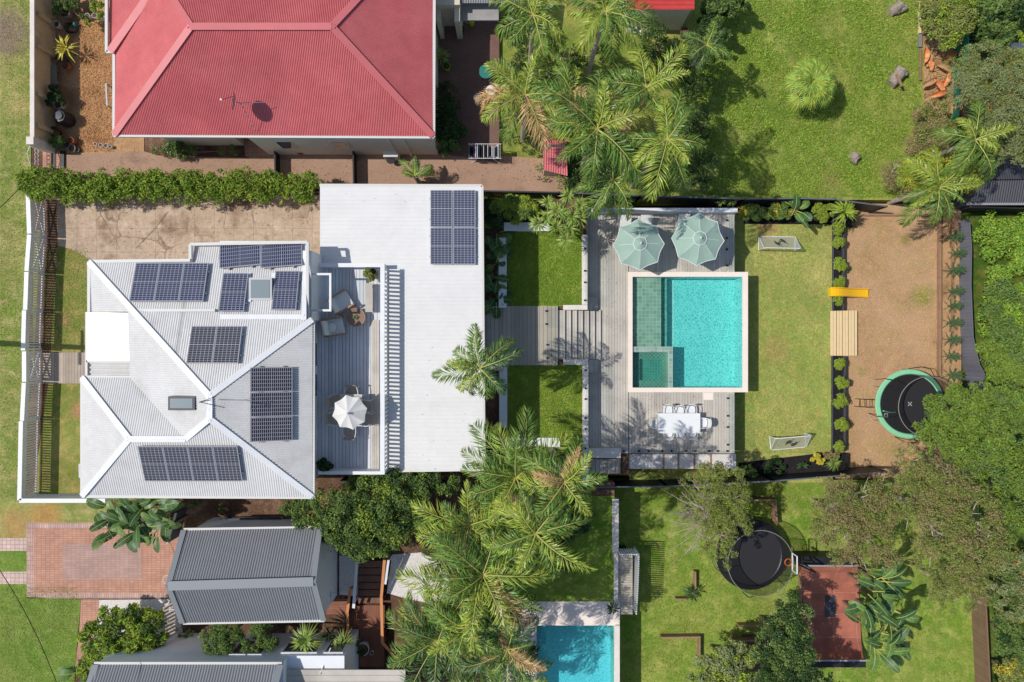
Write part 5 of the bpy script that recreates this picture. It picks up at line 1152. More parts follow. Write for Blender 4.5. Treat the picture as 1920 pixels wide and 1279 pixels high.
def leafquads(mb, C, N, size, rng, aspect=.5, bend=.12, T=None):
    n = len(C); N = unit(N)
    if T is None:
        r = rng.normal(size=(n,3)); T = r-N*np.sum(r*N,1,keepdims=True)
    T = unit(T); B = np.cross(N, T)
    L = (size*(.6+.8*rng.random(n)))[:,None]; Wd = L*aspect
    V = np.empty((n,4,3)); V[:,0] = C-T*L*.5-N*L*bend; V[:,1] = C+B*Wd*.5; V[:,2] = C+T*L*.5-N*L*bend; V[:,3] = C-B*Wd*.5
    F = np.arange(n*4).reshape(n,4); mb.raw(V.reshape(-1,3), F); return mb
def cloud(mb, blobs, n, size, seed, aspect=.5, up=.55, rand=.75, sub=9, subr=.36, flat=.8):
    """leaves gathered in tufts on the outside of the blobs (x, y, z, r)"""
    rng = np.random.default_rng(seed); Bq = np.array(blobs, float); w = Bq[:,3]**2; w /= w.sum()
    k = max(1, int(sub*len(Bq))); ib = rng.choice(len(Bq), k, p=w)
    d = rng.normal(size=(k,3)); d[:,2] = np.abs(d[:,2])*1.1-.25; d = unit(d)
    sr = Bq[ib,3]*subr*(.7+.7*rng.random(k)); sc = Bq[ib,:3]+d*(Bq[ib,3]*(.55+.42*rng.random(k)))[:,None]*np.array([1,1,flat])
    it = rng.choice(k, n, p=sr**2/np.sum(sr**2)); dd = rng.normal(size=(n,3)); dd[:,2] = np.abs(dd[:,2])-.3; dd = unit(dd)
    C = sc[it]+dd*(sr[it]*(.55+.5*rng.random(n)))[:,None]
    N = dd+np.array([0,0,up])+rng.normal(size=(n,3))*rand
    return leafquads(mb, C, N, size, rng, aspect)
def pb(l, z):  # photo-space blobs (px, py, rpx[, dz]) -> world
    out = []
    for q in l:
        zz = z+(q[3] if len(q) > 3 else 0); v = W(q[0], q[1], zz); out.append((v.x, v.y, zz, q[2]*(H-zz)/H/S))
    return out
def bush(name, label, blobs, ztop, n, size, mat, seed, cat='shrub', group=None, z0=0, trunk=True, extra=None, tr_mat=None, limbs=False, **kw):
    """blobs in photo pixels; ztop: height of the blob centres"""
    Bq = pb(blobs, ztop); cx = sum(b[0]*b[3] for b in Bq)/sum(b[3] for b in Bq); cy = sum(b[1]*b[3] for b in Bq)/sum(b[3] for b in Bq)
    t = thing(name, label, cat, (cx,cy,z0), group)
    mb = MB(); cloud(mb, Bq, n, size, seed, **kw); mb.build('crown' if 'tree' in name else 'foliage', mat, t)
    for k,(m2, n2, s2) in enumerate(extra or []):
        mb = MB(); cloud(mb, Bq, n2, s2, seed+50+k, **{**kw, 'sub':kw.get('sub',9)*.6}); mb.build('blossom' if m2 in (l_flower,l_pink) else 'foliage', m2, t)
    if trunk:
        rng = random.Random(seed); zc_ = max(z0+.3, ztop-.5); fork = Vector((cx,cy,z0+(zc_-z0)*.5))
        mb = MB(); r0 = .05+.03*max(b[3] for b in Bq)*2; mb.tube([(cx,cy,z0-.1),fork,(cx,cy,zc_)],[r0,r0*.8,r0*.5],7)
        mb.build('trunk', tr_mat or m_bark, t)
        mb = MB()
        for b in Bq:
            e = Vector(b[:3]); m_ = fork.lerp(e,.5)+Vector((rng.uniform(-.2,.2),rng.uniform(-.2,.2),rng.uniform(0,.3)))*b[3]
            mb.tube([fork,m_,e+Vector((0,0,b[3]*(.35 if limbs else 0)))],[r0*.55,r0*.38,r0*.12],6)
            if limbs:
                for q in range(limbs):
                    a = rng.uniform(0,6.28); l_=b[3]*rng.uniform(.6,1.15); s_=m_.lerp(e,rng.uniform(.2,.9)); e2=s_+Vector((math.cos(a)*l_,math.sin(a)*l_,rng.uniform(.1,.7)*b[3])); mm=s_.lerp(e2,.5)+Vector((rng.uniform(-.15,.15),rng.uniform(-.15,.15),.1))*b[3]
                    mb.tube([s_,mm,e2],[r0*.34,r0*.24,r0*.06],5)
        mb.build('branches', tr_mat or m_bark, t)
    return t
# ---------------------------------------------------------------- feather palms
def frond_geo(L, az, el, droop, seed, n=46, ll=.62, side=0.0, wid=.05):
    rng = np.random.default_rng(seed); m = 14; s = np.linspace(0,1,m); th = el-droop*s**1.3; ds = L/(m-1)
    r = np.concatenate([[0],np.cumsum(np.cos(th[:-1])*ds)]); z = np.concatenate([[0],np.cumsum(np.sin(th[:-1])*ds)])
    swing = side*s**2*L*.25
    P = np.stack([r*math.cos(az)-swing*math.sin(az), r*math.sin(az)+swing*math.cos(az), z],1)
    t = np.repeat(np.linspace(.10,1.0,n),2); sd = np.tile([1,-1],n).astype(float)
    t = np.clip(t+rng.normal(size=2*n)*.006,0,1); x = t*(m-1); i = np.minimum(x.astype(int),m-2); f = (x-i)[:,None]
    base = P[i]*(1-f)+P[i+1]*f; tan = unit(P[i+1]-P[i]); horiz = np.array([-math.sin(az),math.cos(az),0.0])
    up = unit(np.cross(tan, np.tile(horiz,(2*n,1)))); up = np.where(up[:,2:3]<0,-up,up)
    l = ll*(np.sin(np.pi*(.16+.80*t))**.7)*(.85+.3*rng.random(2*n))
    sw = .5+.6*t+rng.normal(size=2*n)*.14
    d = horiz[None]*(sd*np.cos(sw))[:,None]+tan*np.sin(sw)[:,None]+up*(.18-.30*rng.random(2*n))[:,None]+rng.normal(size=(2*n,3))*.10
    d = unit(d); mid = base+d*(l*.5)[:,None]; tip = base+d*(l)[:,None]+np.array([0,0,-1.0])*(l*(.25+.65*rng.random(2*n)))[:,None]
    wv = unit(np.cross(d,up)+rng.normal(size=(2*n,3))*.35)*(wid*.5*(.8+.4*rng.random(2*n)))[:,None]
    V = np.empty((2*n,5,3)); V[:,0]=base; V[:,1]=mid-wv; V[:,2]=mid+wv; V[:,3]=tip; V[:,4]=base
    V = V[:,:4]; F = np.arange(2*n)[:,None]*4+np.array([[0,1,3,2]])
    return V.reshape(-1,3), F, P
def palm(label, px, py, zc, L, nf, seed, mats, z0=0.0, group='feather palms', name='palm_tree', lean=(0,0), el=(.05,.9), weights=(.55,.3,.15), skip=(), only=None, wid=.05, lls=.28):
    v = W(px,py,zc); rng = random.Random(seed); base = (v.x+lean[0], v.y+lean[1], z0)
    t = thing(name, label, 'palm tree', base, group)
    mid = (v.x+lean[0]*.4, v.y+lean[1]*.4, (z0+zc)/2)
    MB().tube([base, mid, (v.x,v.y,zc-.1)],[.15,.11,.10],9).build('trunk', m_palebark, t)
    a0 = rng.uniform(0,6.28)
    for i in range(nf):
        az = (a0+i*2.39996+rng.uniform(-.35,.35)) % (2*math.pi) if only is None else only[i % len(only)]+rng.uniform(-.12,.12)
        q = i/nf; e_ = el[1]+(el[0]-el[1])*q+rng.uniform(-.22,.22); lf = L*rng.uniform(.72,1.16)*(1 if q > .2 else .8)
        V,F,P = frond_geo(lf, az, e_, rng.uniform(.75,2.0), seed*100+i, n=int(30+8*lf), ll=lf*lls*rng.uniform(.85,1.2), side=rng.uniform(-1.0,1.0), wid=wid)
        o = np.array([v.x,v.y,zc]); mb = MB(); mb.raw(V+o,F)
        r = rng.random(); m = mats[0] if r < weights[0] else (mats[1] if r < weights[0]+weights[1] else mats[2])
        if q > .9 and rng.random() < .5: m = mats[2]
        fr = mb.build('frond', m, t)
        MB().tube([tuple(p+o) for p in P[::2]],[.028,.025,.022,.018,.014,.010,.006][:len(P[::2])],5).build('rachis', p_rach if m is not p_dry else p_dry, fr)
    return t
G = (p_green, p_yellow, p_dry); GY = (p_green, p_yellow, p_dry); GD = (p_dark, p_green, p_dry)
palm('feather palm with tattered tips at the top edge beside the grey lean-to', 1000, 28, 6.1, 2.23, 12, 1, GY, xz(1000), weights=(.5,.35,.15))
palm('full green feather palm at the top edge left of the bright red shed', 1135, 22, 6.3, 2.42, 14, 2, G, xz(1135), weights=(.6,.35,.05))
palm('ragged palm of the clump nearest the round green table, above the clothes airer', 985, 178, 6.3, 2.5, 12, 3, GY, xz(985), weights=(.6,.28,.12))
palm('largest bright feather palm of the clump above the pool deck, over the small tin shed', 1120, 242, 6.9, 3.10, 14, 4, GY, xz(1100), weights=(.6,.3,.1))
palm('yellow-tipped palm at the upper right of the clump, near the grass', 1212, 165, 7.2, 2.1, 10, 5, GY, xz(1210), weights=(.5,.35,.15))
palm('long-armed palm at the right side of the clump, reaching over the clover lawn', 1252, 262, 7.4, 2.5, 10, 6, G, xz(1245), weights=(.6,.3,.1))
palm('dark drooping palm hanging over the boundary fence above the left green umbrella', 1150, 338, 5.7, 2.23, 10, 7, (p_green,p_dark,p_yellow), xz(1150), weights=(.55,.3,.15), el=(-.3,.5))
palm('thin straw-coloured palm between the large bright palm and the yellow-tipped one', 1070, 170, 5.7, 1.84, 9, 8, (p_dry,p_green,p_yellow), xz(1070), weights=(.15,.55,.3))
palm('small dark palm at the edge of the shade right of the bright red shed', 1325, 85, 2.6, 1.70, 9, 9, (p_dark,p_green,p_dark), xz(1325), weights=(.7,.3,0))
palm('leaning palm with swept fronds beside the grey-green flowering tree', 1828, 262, 2.0, 2.20, 10, 10, (p_yellow,p_green,p_bright) if False else (p_green,p_yellow,p_green), ZE, weights=(.5,.5,0), lean=(.5,.3))
palm('bright drooping palm over the top right corner of the bark yard', 1760, 352, 1.4, 2.30, 12, 11, (p_yellow,p_green,p_green), ZB, weights=(.55,.45,0), lean=(.3,.3))
palm('grey-green palm leaning over the right edge of the flat white roof', 900, 690, 6.1, 2.23, 14, 12, (p_dark,p_green,p_yellow), ZM, weights=(.35,.45,.2), el=(-.25,.8), lean=(.9,-.3), group='palms along the south boundary')
SB = 'palms along the south boundary'
palm('tall yellow-green palm standing just below the lower grass square', 968, 895, 6.3, 2.91, 18, 13, GY, -.9, weights=(.6,.35,.05), group=SB)
palm('yellow palm right of the tall yellow-green one, brushing the concrete wall', 1058, 905, 8.2, 2.2, 13, 14, GY, -.9, weights=(.6,.3,.1), group=SB, el=(-.1,.9))
palm('green palm in the middle of the south clump, beside the round dense tree', 880, 985, 6.0, 2.95, 14, 15, G, -.9, weights=(.55,.4,.05), group=SB)
palm('palm shading the neighbour pool lawn', 1005, 1000, 8.3, 2.4, 14, 16, G, ZP, weights=(.5,.35,.15), group=SB)
palm('largest palm of the south clump, over the white pebbles beside the stairs', 905, 1078, 6.4, 3.3, 22, 17, G, -.9, weights=(.6,.35,.05), group=SB)
palm('dark green palm above the veranda roof at the bottom edge', 822, 1200, 5.7, 2.95, 20, 18, (p_dark,p_green,p_yellow), -.9, weights=(.5,.4,.1), group=SB)
palm('yellow-hearted palm between the veranda roof and the neighbour pool', 872, 1178, 6.5, 2.04, 13, 19, (p_green,p_yellow,p_yellow), -.9, weights=(.4,.5,.1), group=SB)
palm('palm with dark tips over the left end of the neighbour pool', 952, 1218, 5.9, 2.23, 16, 20, (p_dark,p_green,p_dry), ZP, weights=(.5,.35,.15), group=SB)
palm('small palm at the bottom edge left of the neighbour pool coping', 930, 1290, 3.8, 2.20, 13, 21, (p_green,p_dark,p_yellow), ZP, weights=(.5,.4,.1), group=SB)
palm('small young palm leaning over the pebble path behind the flat white roof', 778, 330, 1.6, 1.00, 9, 22, (p_green,p_green,p_yellow), 0, name='young_palm', group=None, only=(1.6,1.2,2.8,.4,2.1), wid=.04)
# ---------------------------------------------------------------- fan leaves, rosettes, paddle leaves
def fan_leaf(mb, c, az, el, R_, seed, seg=26, spread=4.2, petiole=.5):
    rng = np.random.default_rng(seed); d = np.array([math.cos(az)*math.cos(el), math.sin(az)*math.cos(el), math.sin(el)]); s = np.array([-math.sin(az),math.cos(az),0]); u = np.cross(d,s)
    h = np.array(c)+d*petiole; e2 = el-.75; d = np.array([math.cos(az)*math.cos(e2), math.sin(az)*math.cos(e2), math.sin(e2)]); u = np.cross(d,s); a = np.linspace(-spread/2,spread/2,seg); V=[];F=[]
    for i,x in enumerate(a):
        l = R_*(.75+.25*math.cos(x*.6))*rng.uniform(.92,1.05); dr = d*math.cos(x)+s*math.sin(x); w = np.cross(dr,u)*(R_*.05)
        f = dr*l*.6-u*0+np.array([0,0,.02*(i%2)]); q=len(V)
        V += [h, h+f-w, h+dr*l+np.array([0,0,-.22*l]), h+f+w]; F.append((q,q+1,q+2,q+3))
    mb.raw(V,F); return mb
def rosette(mb, c, n, L, seed, w=.05, el=(-.1,1.1), droop=.35):
    rng = np.random.default_rng(seed); az = rng.random(n)*6.283; e = el[0]+(el[1]-el[0])*rng.random(n); l = L*(.75+.4*rng.random(n))
    d = np.stack([np.cos(az)*np.cos(e),np.sin(az)*np.cos(e),np.sin(e)],1); s = np.stack([-np.sin(az),np.cos(az),0*az],1)
    b = np.array(c)[None]+d*.03; m = b+d*(l*.5)[:,None]; tip = b+d*l[:,None]-np.array([0,0,1])*(l*droop)[:,None]
    V = np.stack([b,m-s*w/2,tip,m+s*w/2],1); mb.raw(V.reshape(-1,3), np.arange(n*4).reshape(n,4)); return mb
def paddle(parent, c, az, el, L, wd, seed, mat, droop=.8, split=True, pet=.5):
    rng = random.Random(seed); m=12; d2=np.array([math.cos(az),math.sin(az),0]); s=np.array([-math.sin(az),math.cos(az),0]); P=[np.array(c,float)]; th=el; st=[]
    for i in range(5): P.append(P[-1]+(d2*math.cos(th)+np.array([0,0,math.sin(th)]))*pet/5)
    st=list(P); Q=[P[-1]]
    for i in range(m): th -= droop/m; Q.append(Q[-1]+(d2*math.cos(th)+np.array([0,0,math.sin(th)]))*L/m)
    tw=rng.uniform(-.5,.5); ss=s*math.cos(tw)+np.array([0,0,1])*math.sin(tw); V=[];F=[]
    for sd in (-1,1):
        for i in range(m):
            f0,f1=i/m,(i+1)/m; w0=wd*math.sin(math.pi*min(1,.06+f0*.92))**.55; w1=wd*math.sin(math.pi*min(1,.06+f1*.92))**.55
            if i==m-1: w1=.01
            gap=.0 if not split or rng.random()>.35 else .22
            e0=Q[i]+ss*sd*w0+np.array([0,0,.10*w0]); e1=Q[i+1]+ss*sd*w1+np.array([0,0,.10*w1]); e1=e1*(1-gap)+e0*gap; q=len(V)
            V += [Q[i],Q[i+1],e1,e0]; F.append((q,q+1,q+2,q+3) if sd<0 else (q+3,q+2,q+1,q))
    lf=MB().raw(V,F).build('leaf', mat, parent)
    MB().tube([tuple(p+np.array([0,0,.012])) for p in st[::2]+Q[::2]],[.03,.028,.026]+[.02-.0022*i for i in range(len(Q[::2]))],5).build('midrib', b_rib, lf)
def paddle_plant(name, label, cat, px, py, zc, z0, n, L, wd, seed, mats, spread=(0,0), azr=None, clumps=None, group=None, el=(.2,1.2), pet=.5):
    v=W(px,py,zc); t=thing(name,label,cat,(v.x,v.y,z0),group); rng=random.Random(seed)
    for i in range(n):
        cx=v.x+rng.uniform(-1,1)*spread[0]; cy=v.y+rng.uniform(-1,1)*spread[1]; az=rng.uniform(0,6.283) if azr is None else rng.uniform(*azr)
        paddle(t,(cx,cy,zc-.5+rng.uniform(-.4,.3)),az,rng.uniform(*el),L*rng.uniform(.75,1.15),wd*rng.uniform(.8,1.15),seed*77+i,mats[i%len(mats)],rng.uniform(.7,1.5),pet=pet)
    mb=MB()
    for i in range(max(2,n//7)): cx=v.x+rng.uniform(-1,1)*spread[0]*.8; cy=v.y+rng.uniform(-1,1)*spread[1]*.8; mb=MB().tube([(cx,cy,z0-.1),(cx+.05,cy,(z0+zc)/2),(cx,cy,zc-.4)],[.09,.07,.05],7); mb.build('stem', m_bark, t)
    return t
paddle_plant('bird_of_paradise','clump of giant bird of paradise with big paddle leaves over the brick driveway','plant',262,975,2.9,0,58,1.05,.21,31,(b_leaf,b_leaf,b_leaf2),(1.5,.75))
paddle_plant('bird_of_paradise','tall clump of yellow-ribbed paddle leaves beside the rust red skate ramp','plant',1660,1150,.6,ZS,52,1.1,.22,32,(b_leaf,b_leaf2,b_leaf),(.75,1.9))
paddle_plant('bird_of_paradise','paddle-leaved plant at the bottom left corner above the grey house roof','plant',150,1262,1.2,0,9,.9,.24,33,(b_leaf,b_leaf2),(.3,.2))
paddle_plant('bird_of_paradise','single paddle-leaved plant in the bed above the upper soccer goal','plant',1497,395,-1.6,ZL,8,.8,.2,34,(b_leaf,b_leaf2),(.2,.2))
paddle_plant('broad_leaf_plant','bed of dark broad-leaved philodendrons along the right side of the flat roof, upper part','plant',930,455,.0,ZM,30,.62,.27,35,(b_leaf,b_leaf,b_leaf2),(.35,1.0),pet=.3)
paddle_plant('broad_leaf_plant','dark broad-leaved philodendrons beside the flat roof and next to the timber path','plant',932,545,-.1,ZM,22,.62,.27,36,(b_leaf,b_leaf2,b_leaf),(.35,.75),pet=.3)
# fan palm on the clover lawn
zfp=xz(1520); v=W(1520,157,zfp+1.9); t=thing('fan_palm','squat fan palm standing alone on the clover lawn','palm tree',(v.x,v.y,zfp))
MB().tube([(v.x,v.y,zfp-.1),(v.x,v.y,zfp+1.8)],[.22,.18],9).build('trunk', m_bark, t)
for i in range(22):
    q=i/22; mb=MB(); fan_leaf(mb,(v.x,v.y,zfp+1.75),i*2.39996,1.5-1.35*q,.72,i,seg=19,spread=3.4,petiole=.25+.85*q**.6); mb.build('frond', p_blue if i%5 else p_yellow, t)
def ros(name,label,cat,px,py,zc,z0,heads,n,L,seed,mat,w=.05,group=None,el=(-.1,1.1)):
    v=W(px,py,zc); t=thing(name,label,cat,(v.x,v.y,z0),group); rng=random.Random(seed)
    for i,(dx,dy,dz) in enumerate(heads):
        c=W(px+dx,py+dy,zc+dz); MB().tube([(v.x,v.y,z0-.05),((v.x+c.x)/2,(v.y+c.y)/2,(z0+c.z)/2),(c.x,c.y,c.z)],[.06,.05,.04],6).build('stem', m_bark, t)
        rosette(MB(),(c.x,c.y,c.z),n,L*rng.uniform(.85,1.15),seed*31+i,w,el).build('leaf_rosette', mat, t)
    return t
ros('dragon_tree','many-headed dragon tree above the corner of the upper grass square','tree',1055,398,1.6,ZM,[(0,0,.4),(-28,-18,0),(-30,10,-.1),(-12,28,0),(14,30,-.1),(32,12,0),(34,-14,0),(10,-30,.2),(-10,-2,.4),(18,8,.3),(-46,22,-.3),(6,52,-.3)],58,.52,41,l_cord,.055)
ros('cordyline','spiky cordyline in front of the windows of the grey house','plant',575,1198,2.0,0,[(0,0,0)],90,.85,42,l_cord,.06)
ros('cordyline','smaller spiky cordyline beside the timber handrail','plant',638,1210,1.4,0,[(0,0,0),(8,-8,-.2)],55,.6,43,l_cord,.05)
ros('cordyline','dark spiky cordyline in the shade between garage and handrail','plant',618,1190,.8,0,[(0,0,0)],55,.55,44,l_dark,.05)
ros('sago_plant','dark sago plant beside the short timber edging on the lawn','plant',1298,1112,-2.6,ZS,[(0,0,0)],34,.62,45,l_dark,.07,el=(-.2,.7))
ros('agave','yellow striped agave beside the tall street wall','plant',125,92,.7,0,[(0,0,0)],34,.7,46,l_yellow,.07,el=(0,1.2))
ros('agave','pale agave rosette at the top right corner of the deck wall','plant',1352,378,-1.6,-2.4,[(0,0,0)],30,.36,47,l_cord,.07)
ros('agave','second pale agave rosette beside the deck wall, closer to the lawn','plant',1372,377,-1.7,-2.4,[(0,0,0)],30,.36,48,l_cord,.07)
ros('grass_tuft','spiky grass tuft at the right end of the deck wall','plant',1392,397,-2.2,ZL,[(0,0,0)],70,.45,49,l_yellow,.025)
ros('grass_tuft','round grass tuft at the bottom corner of the pool lawn bed','plant',1563,868,-2.6,ZL,[(0,0,0)],90,.5,50,l_cord,.03)
ros('agave','dark agave in the mulch below the pool lawn','plant',1505,873,-2.8,ZL,[(0,0,0)],18,.42,51,l_dark,.09)
ros('fan_plant','bright fan-leaved plant at the top of the planter, casting spiky shade on the bark','plant',1583,398,-1.8,-2.9,[(0,0,0)],80,.75,52,l_bright,.06)
ros('pool_potted_plant','dark spiky potted plant on the pale surround of the neighbour pool','plant',1149,1140,-.5,ZP,[(0,0,0)],40,.42,53,l_dark,.07)
ros('potted_spike','spiky plant in the shade along the right wall of the red roof house','plant',828,105,.5,0,[(0,0,0)],40,.5,54,l_cord,.05)
pt,x,y,z=SUCC; rosette(MB(),(x,y,z),22,.13,55,.03).build('leaf_rosette', l_mid, pt)
# ---------------------------------------------------------------- shrubs and trees
def line_blobs(x0,x1,y,r,step,seed,jit=6,dz=.15):
    rng=random.Random(seed); out=[]; x=x0
    while x<=x1: out.append((x+rng.uniform(-4,4), y+rng.uniform(-jit,jit), r*rng.uniform(.8,1.15), rng.uniform(-dz,dz))); x+=step
    return out
hb=line_blobs(55,590,337,17,13,1,8)+line_blobs(60,590,356,17,13,2,8)+line_blobs(66,590,370,12,15,4,5,.1)+[(48,328,16),(52,346,14)]
bush('hedge','long clipped green hedge between driveway and pebble path', hb, 1.35, 26000, .13, l_hedge, 5, 'hedge', extra=[(l_bright,9000,.14)], sub=7, subr=.4, aspect=.42)
bush('round_tree','dense round green tree between the garage and the flat roof',[(585,965,36,-.3),(620,945,40),(660,925,36,.2),(700,930,42,.3),(745,920,42,.2),(790,908,36,0),(835,905,28,-.3),(640,985,42),(690,985,46,.3),(735,975,44,.2),(780,965,36,0),(665,1015,34,-.2),(705,1018,34,-.2),(745,1005,30,-.2),(605,990,30,-.3)],2.9,30000,.115,l_mid,6,'tree',extra=[(l_dark,9000,.11),(l_bright,5000,.11)],z0=-.3,sub=20,subr=.25,aspect=.5)
bush('frangipani_bush','broad pointed-leaf bush in front of the grey house',[(205,1160,24),(245,1158,28,.1),(285,1165,24),(180,1190,26),(220,1195,34,.2),(262,1195,32,.2),(295,1192,20),(190,1225,30),(228,1228,30),(165,1250,22),(262,1225,22)],1.5,12000,.24,l_bright,7,extra=[(l_mid,5000,.22)],sub=16,subr=.3,aspect=.3,rand=.6)
bush('round_shrub','round green shrub between the garage and the grey house, larger of the pair',[(425,1190,30),(408,1205,24),(445,1205,24),(425,1222,22),(412,1182,20)],2.2,9000,.09,l_mid,8,sub=14,subr=.3)
bush('round_shrub','round green shrub between the garage and the grey house, smaller of the pair',[(492,1190,22),(485,1208,20),(503,1205,18)],2.0,5000,.09,l_mid,9,sub=14,subr=.3)
bush('low_ground_plant','pale low plant under the eave of the garage',[(350,1190,14),(370,1192,14),(388,1190,12)],.3,2500,.08,l_grey,10,trunk=False)
# the eastern trees
bush('bright_tree','large bright green tree overhanging the mint trampoline',[(1750,788,34,-.5),(1735,808,28,-.6),(1765,765,34,-.2),(1800,770,44,.2),(1840,760,44,.4),(1880,765,44,.3),(1915,780,40),(1760,820,38),(1800,815,46,.5),(1850,815,50,.6),(1900,830,48,.3),(1790,850,34,-.2),(1840,865,44),(1890,880,46,.1),(1925,880,44),(1850,910,34,-.4),(1905,930,44,-.2),(1920,985,46,-.3),(1885,970,30,-.5)],1.6,30000,.17,l_tree,11,'tree',z0=ZE,extra=[(l_mid,9000,.16)],sub=15,subr=.27,aspect=.36)
bush('grey_gum_tree','wide brown-green gum tree with pale branches below the bark yard',[(1705,860,32,.1),(1735,880,38,.3),(1770,900,42,.4),(1720,920,42,.3),(1690,945,40,.1),(1760,950,46,.6),(1800,930,40,.4),(1830,960,40,.2),(1800,985,46,.4),(1850,1000,40,0),(1750,1000,44,.4),(1790,1035,40,.1),(1840,1050,34,-.3),(1820,1085,30,-.5),(1735,1045,32,-.2),(1875,1030,30,-.4)],1.8,21000,.13,l_olive,12,'tree',z0=ZS,extra=[(l_brown,8000,.12)],tr_mat=m_palebark,limbs=5,sub=13,subr=.26,aspect=.32)
bush('brown_gum_tree','sparse brownish gum tree with bare twigs above the skate ramp',[(1545,925,32),(1580,920,32,.2),(1620,930,38,.3),(1560,960,38,.2),(1600,970,42,.4),(1645,965,38,.3),(1540,995,32,-.1),(1585,1010,40,.2),(1630,1010,40,.2),(1570,1040,26,-.2),(1615,1050,32,-.2),(1660,1040,30,-.1),(1660,905,26,0)],1.4,12000,.12,l_brown,13,'tree',z0=ZS,extra=[(l_olive,6500,.12)],tr_mat=m_palebark,limbs=4,sub=13,subr=.25,aspect=.3)
bush('wispy_tree','wispy yellow-olive tree with bare grey twigs left of the black trampoline',[(1330,890,30,.1),(1365,905,32,.2),(1300,905,24,-.1),(1380,935,34,.3),(1340,935,34,.3),(1360,970,36,.3),(1322,965,28,.1),(1385,985,26,.1),(1345,1005,32,.1),(1325,1035,22,-.2),(1360,1040,24,-.1)],1.6,10000,.13,l_olive,14,'tree',z0=ZS,extra=[(l_bright,2000,.11)],tr_mat=m_palebark,limbs=7,sub=13,subr=.25,aspect=.26)
t=thing('bare_branch','tangle of bare pale twigs on the left side of the wispy olive tree','branch',(*w2(1285,980,0),ZS)); rng=random.Random(8); mb=MB(); o=W(1330,970,-.2)
for k in range(46):
    a=rng.uniform(2.2,4.1); l_=rng.uniform(.8,2.6); p=o+Vector((rng.uniform(-.4,.2),rng.uniform(-.6,.6),rng.uniform(-.3,.3))); e=p+Vector((math.cos(a)*l_,math.sin(a)*l_,rng.uniform(.0,.9))); m_=p.lerp(e,.5)+Vector((rng.uniform(-.2,.2),rng.uniform(-.2,.2),.1)); mb.tube([p,m_,e],[.024,.016,.005],5)
    for q in range(3): s_=m_.lerp(e,rng.random()); a2=a+rng.uniform(-.9,.9); mb.tube([s_,s_+Vector((math.cos(a2)*.4,math.sin(a2)*.4,rng.uniform(0,.3)))],[.010,.004],4)
mb.tube([(o.x,o.y,ZS),o],[.08,.04],7); mb.build('twigs', m_palebark, t)
bush('flowering_tree','grey-green bottlebrush tree with orange flowers at the right edge',[(1810,120,30),(1845,110,32),(1880,125,34,.1),(1915,130,34),(1800,160,32,.1),(1840,165,40,.3),(1885,175,40,.2),(1925,180,36),(1815,200,34,.1),(1860,215,40,.2),(1905,225,38,.1),(1840,245,30,-.1),(1880,265,34,-.1),(1915,280,34,-.2),(1860,290,24,-.3)],1.0,28000,.12,l_grey,15,'tree',z0=ZE,extra=[(l_olive,9000,.12),(l_flower,260,.14)],sub=12,subr=.32,aspect=.3)
bush('yellow_green_shrub','yellow-green shrub above the pile of palm sheaths at the top edge',[(1750,15,30),(1785,12,30),(1760,45,30),(1795,45,28),(1775,70,26),(1735,30,20),(1805,15,26)],-1.2,11000,.12,l_olive,16,z0=ZB,extra=[(l_bright,4000,.12)],sub=12,subr=.32)
bush('climbing_vine','green leafy vine behind the green steel fence',[(1850,20,34),(1890,10,30),(1850,55,28),(1875,65,26),(1840,80,20),(1860,90,20),(1905,50,14)],-2.6,9000,.17,l_mid,17,z0=ZE,extra=[(l_dark,4000,.16)],trunk=False,sub=12,subr=.32,aspect=.7)
bush('brown_shrub','brownish shrub with small leaves below the pile of palm sheaths',[(1730,215,22),(1755,205,20),(1735,245,26),(1765,240,26),(1722,275,24),(1755,275,24)],-1.8,9000,.10,l_brown,18,z0=ZB,extra=[(l_olive,4000,.10)],sub=12,subr=.32)
bush('yellow_bamboo','bright yellow-green feathery shrub left of the drooping palm',[(1725,310,26),(1750,320,26),(1775,300,26),(1700,330,22),(1730,345,22),(1800,310,26),(1790,340,26),(1820,330,24)],-1.4,9000,.16,l_bright,19,z0=ZB,extra=[(l_yellow,2500,.15)],trunk=False,sub=10,subr=.4,aspect=.2)
bush('dry_shrub','dry grey-brown twiggy shrub against the charcoal fence end',[(1668,330,22),(1690,350,18),(1680,305,18)],-2.0,2600,.12,l_brown,20,z0=-3,limbs=5,tr_mat=m_palebark,aspect=.2)
# jungle beyond the steel fence
jb=[]; rng=random.Random(77)
for k in range(95):
    jb.append((rng.uniform(1850,1970), rng.uniform(405,735), rng.uniform(14,26), rng.uniform(-.2,.2)))
mb=MB(); cloud(mb,pb(jb,-3.6),42000,.13,21,sub=8,subr=.4,aspect=.6,up=.9); mb.build('weeds', l_weed, kind='stuff', label='rank green weeds beyond the curving steel fence', cat='weeds')
mb=MB(); cloud(mb,pb([(rng.uniform(1850,1960),rng.uniform(540,735),rng.uniform(14,26),rng.uniform(-.1,.3)) for k in range(36)],-3.2),12000,.14,22,sub=8,subr=.4,aspect=.6,up=.9); mb.build('weeds', l_mid, kind='stuff', label='darker creeper among the weeds beyond the steel fence', cat='weeds')
bush('leafy_shrub','bright leafy shrub between the steel fence end and the bright green tree',[(1860,660,24),(1885,690,26),(1865,705,22),(1900,720,24),(1880,725,20)],-2.4,7000,.13,l_tree,23,z0=ZE,trunk=False,sub=10)
bush('flowering_shrub','grey shrub with yellow and orange flowers at the bottom right edge',[(1870,1060,26),(1900,1050,26),(1930,1060,26),(1880,1095,28),(1915,1100,28),(1870,1120,20),(1925,1140,26),(1895,1140,28)],-1.6,12000,.11,l_grey,24,z0=ZE,extra=[(l_flower,260,.11),(l_mid,4000,.1)],sub=12,subr=.32)
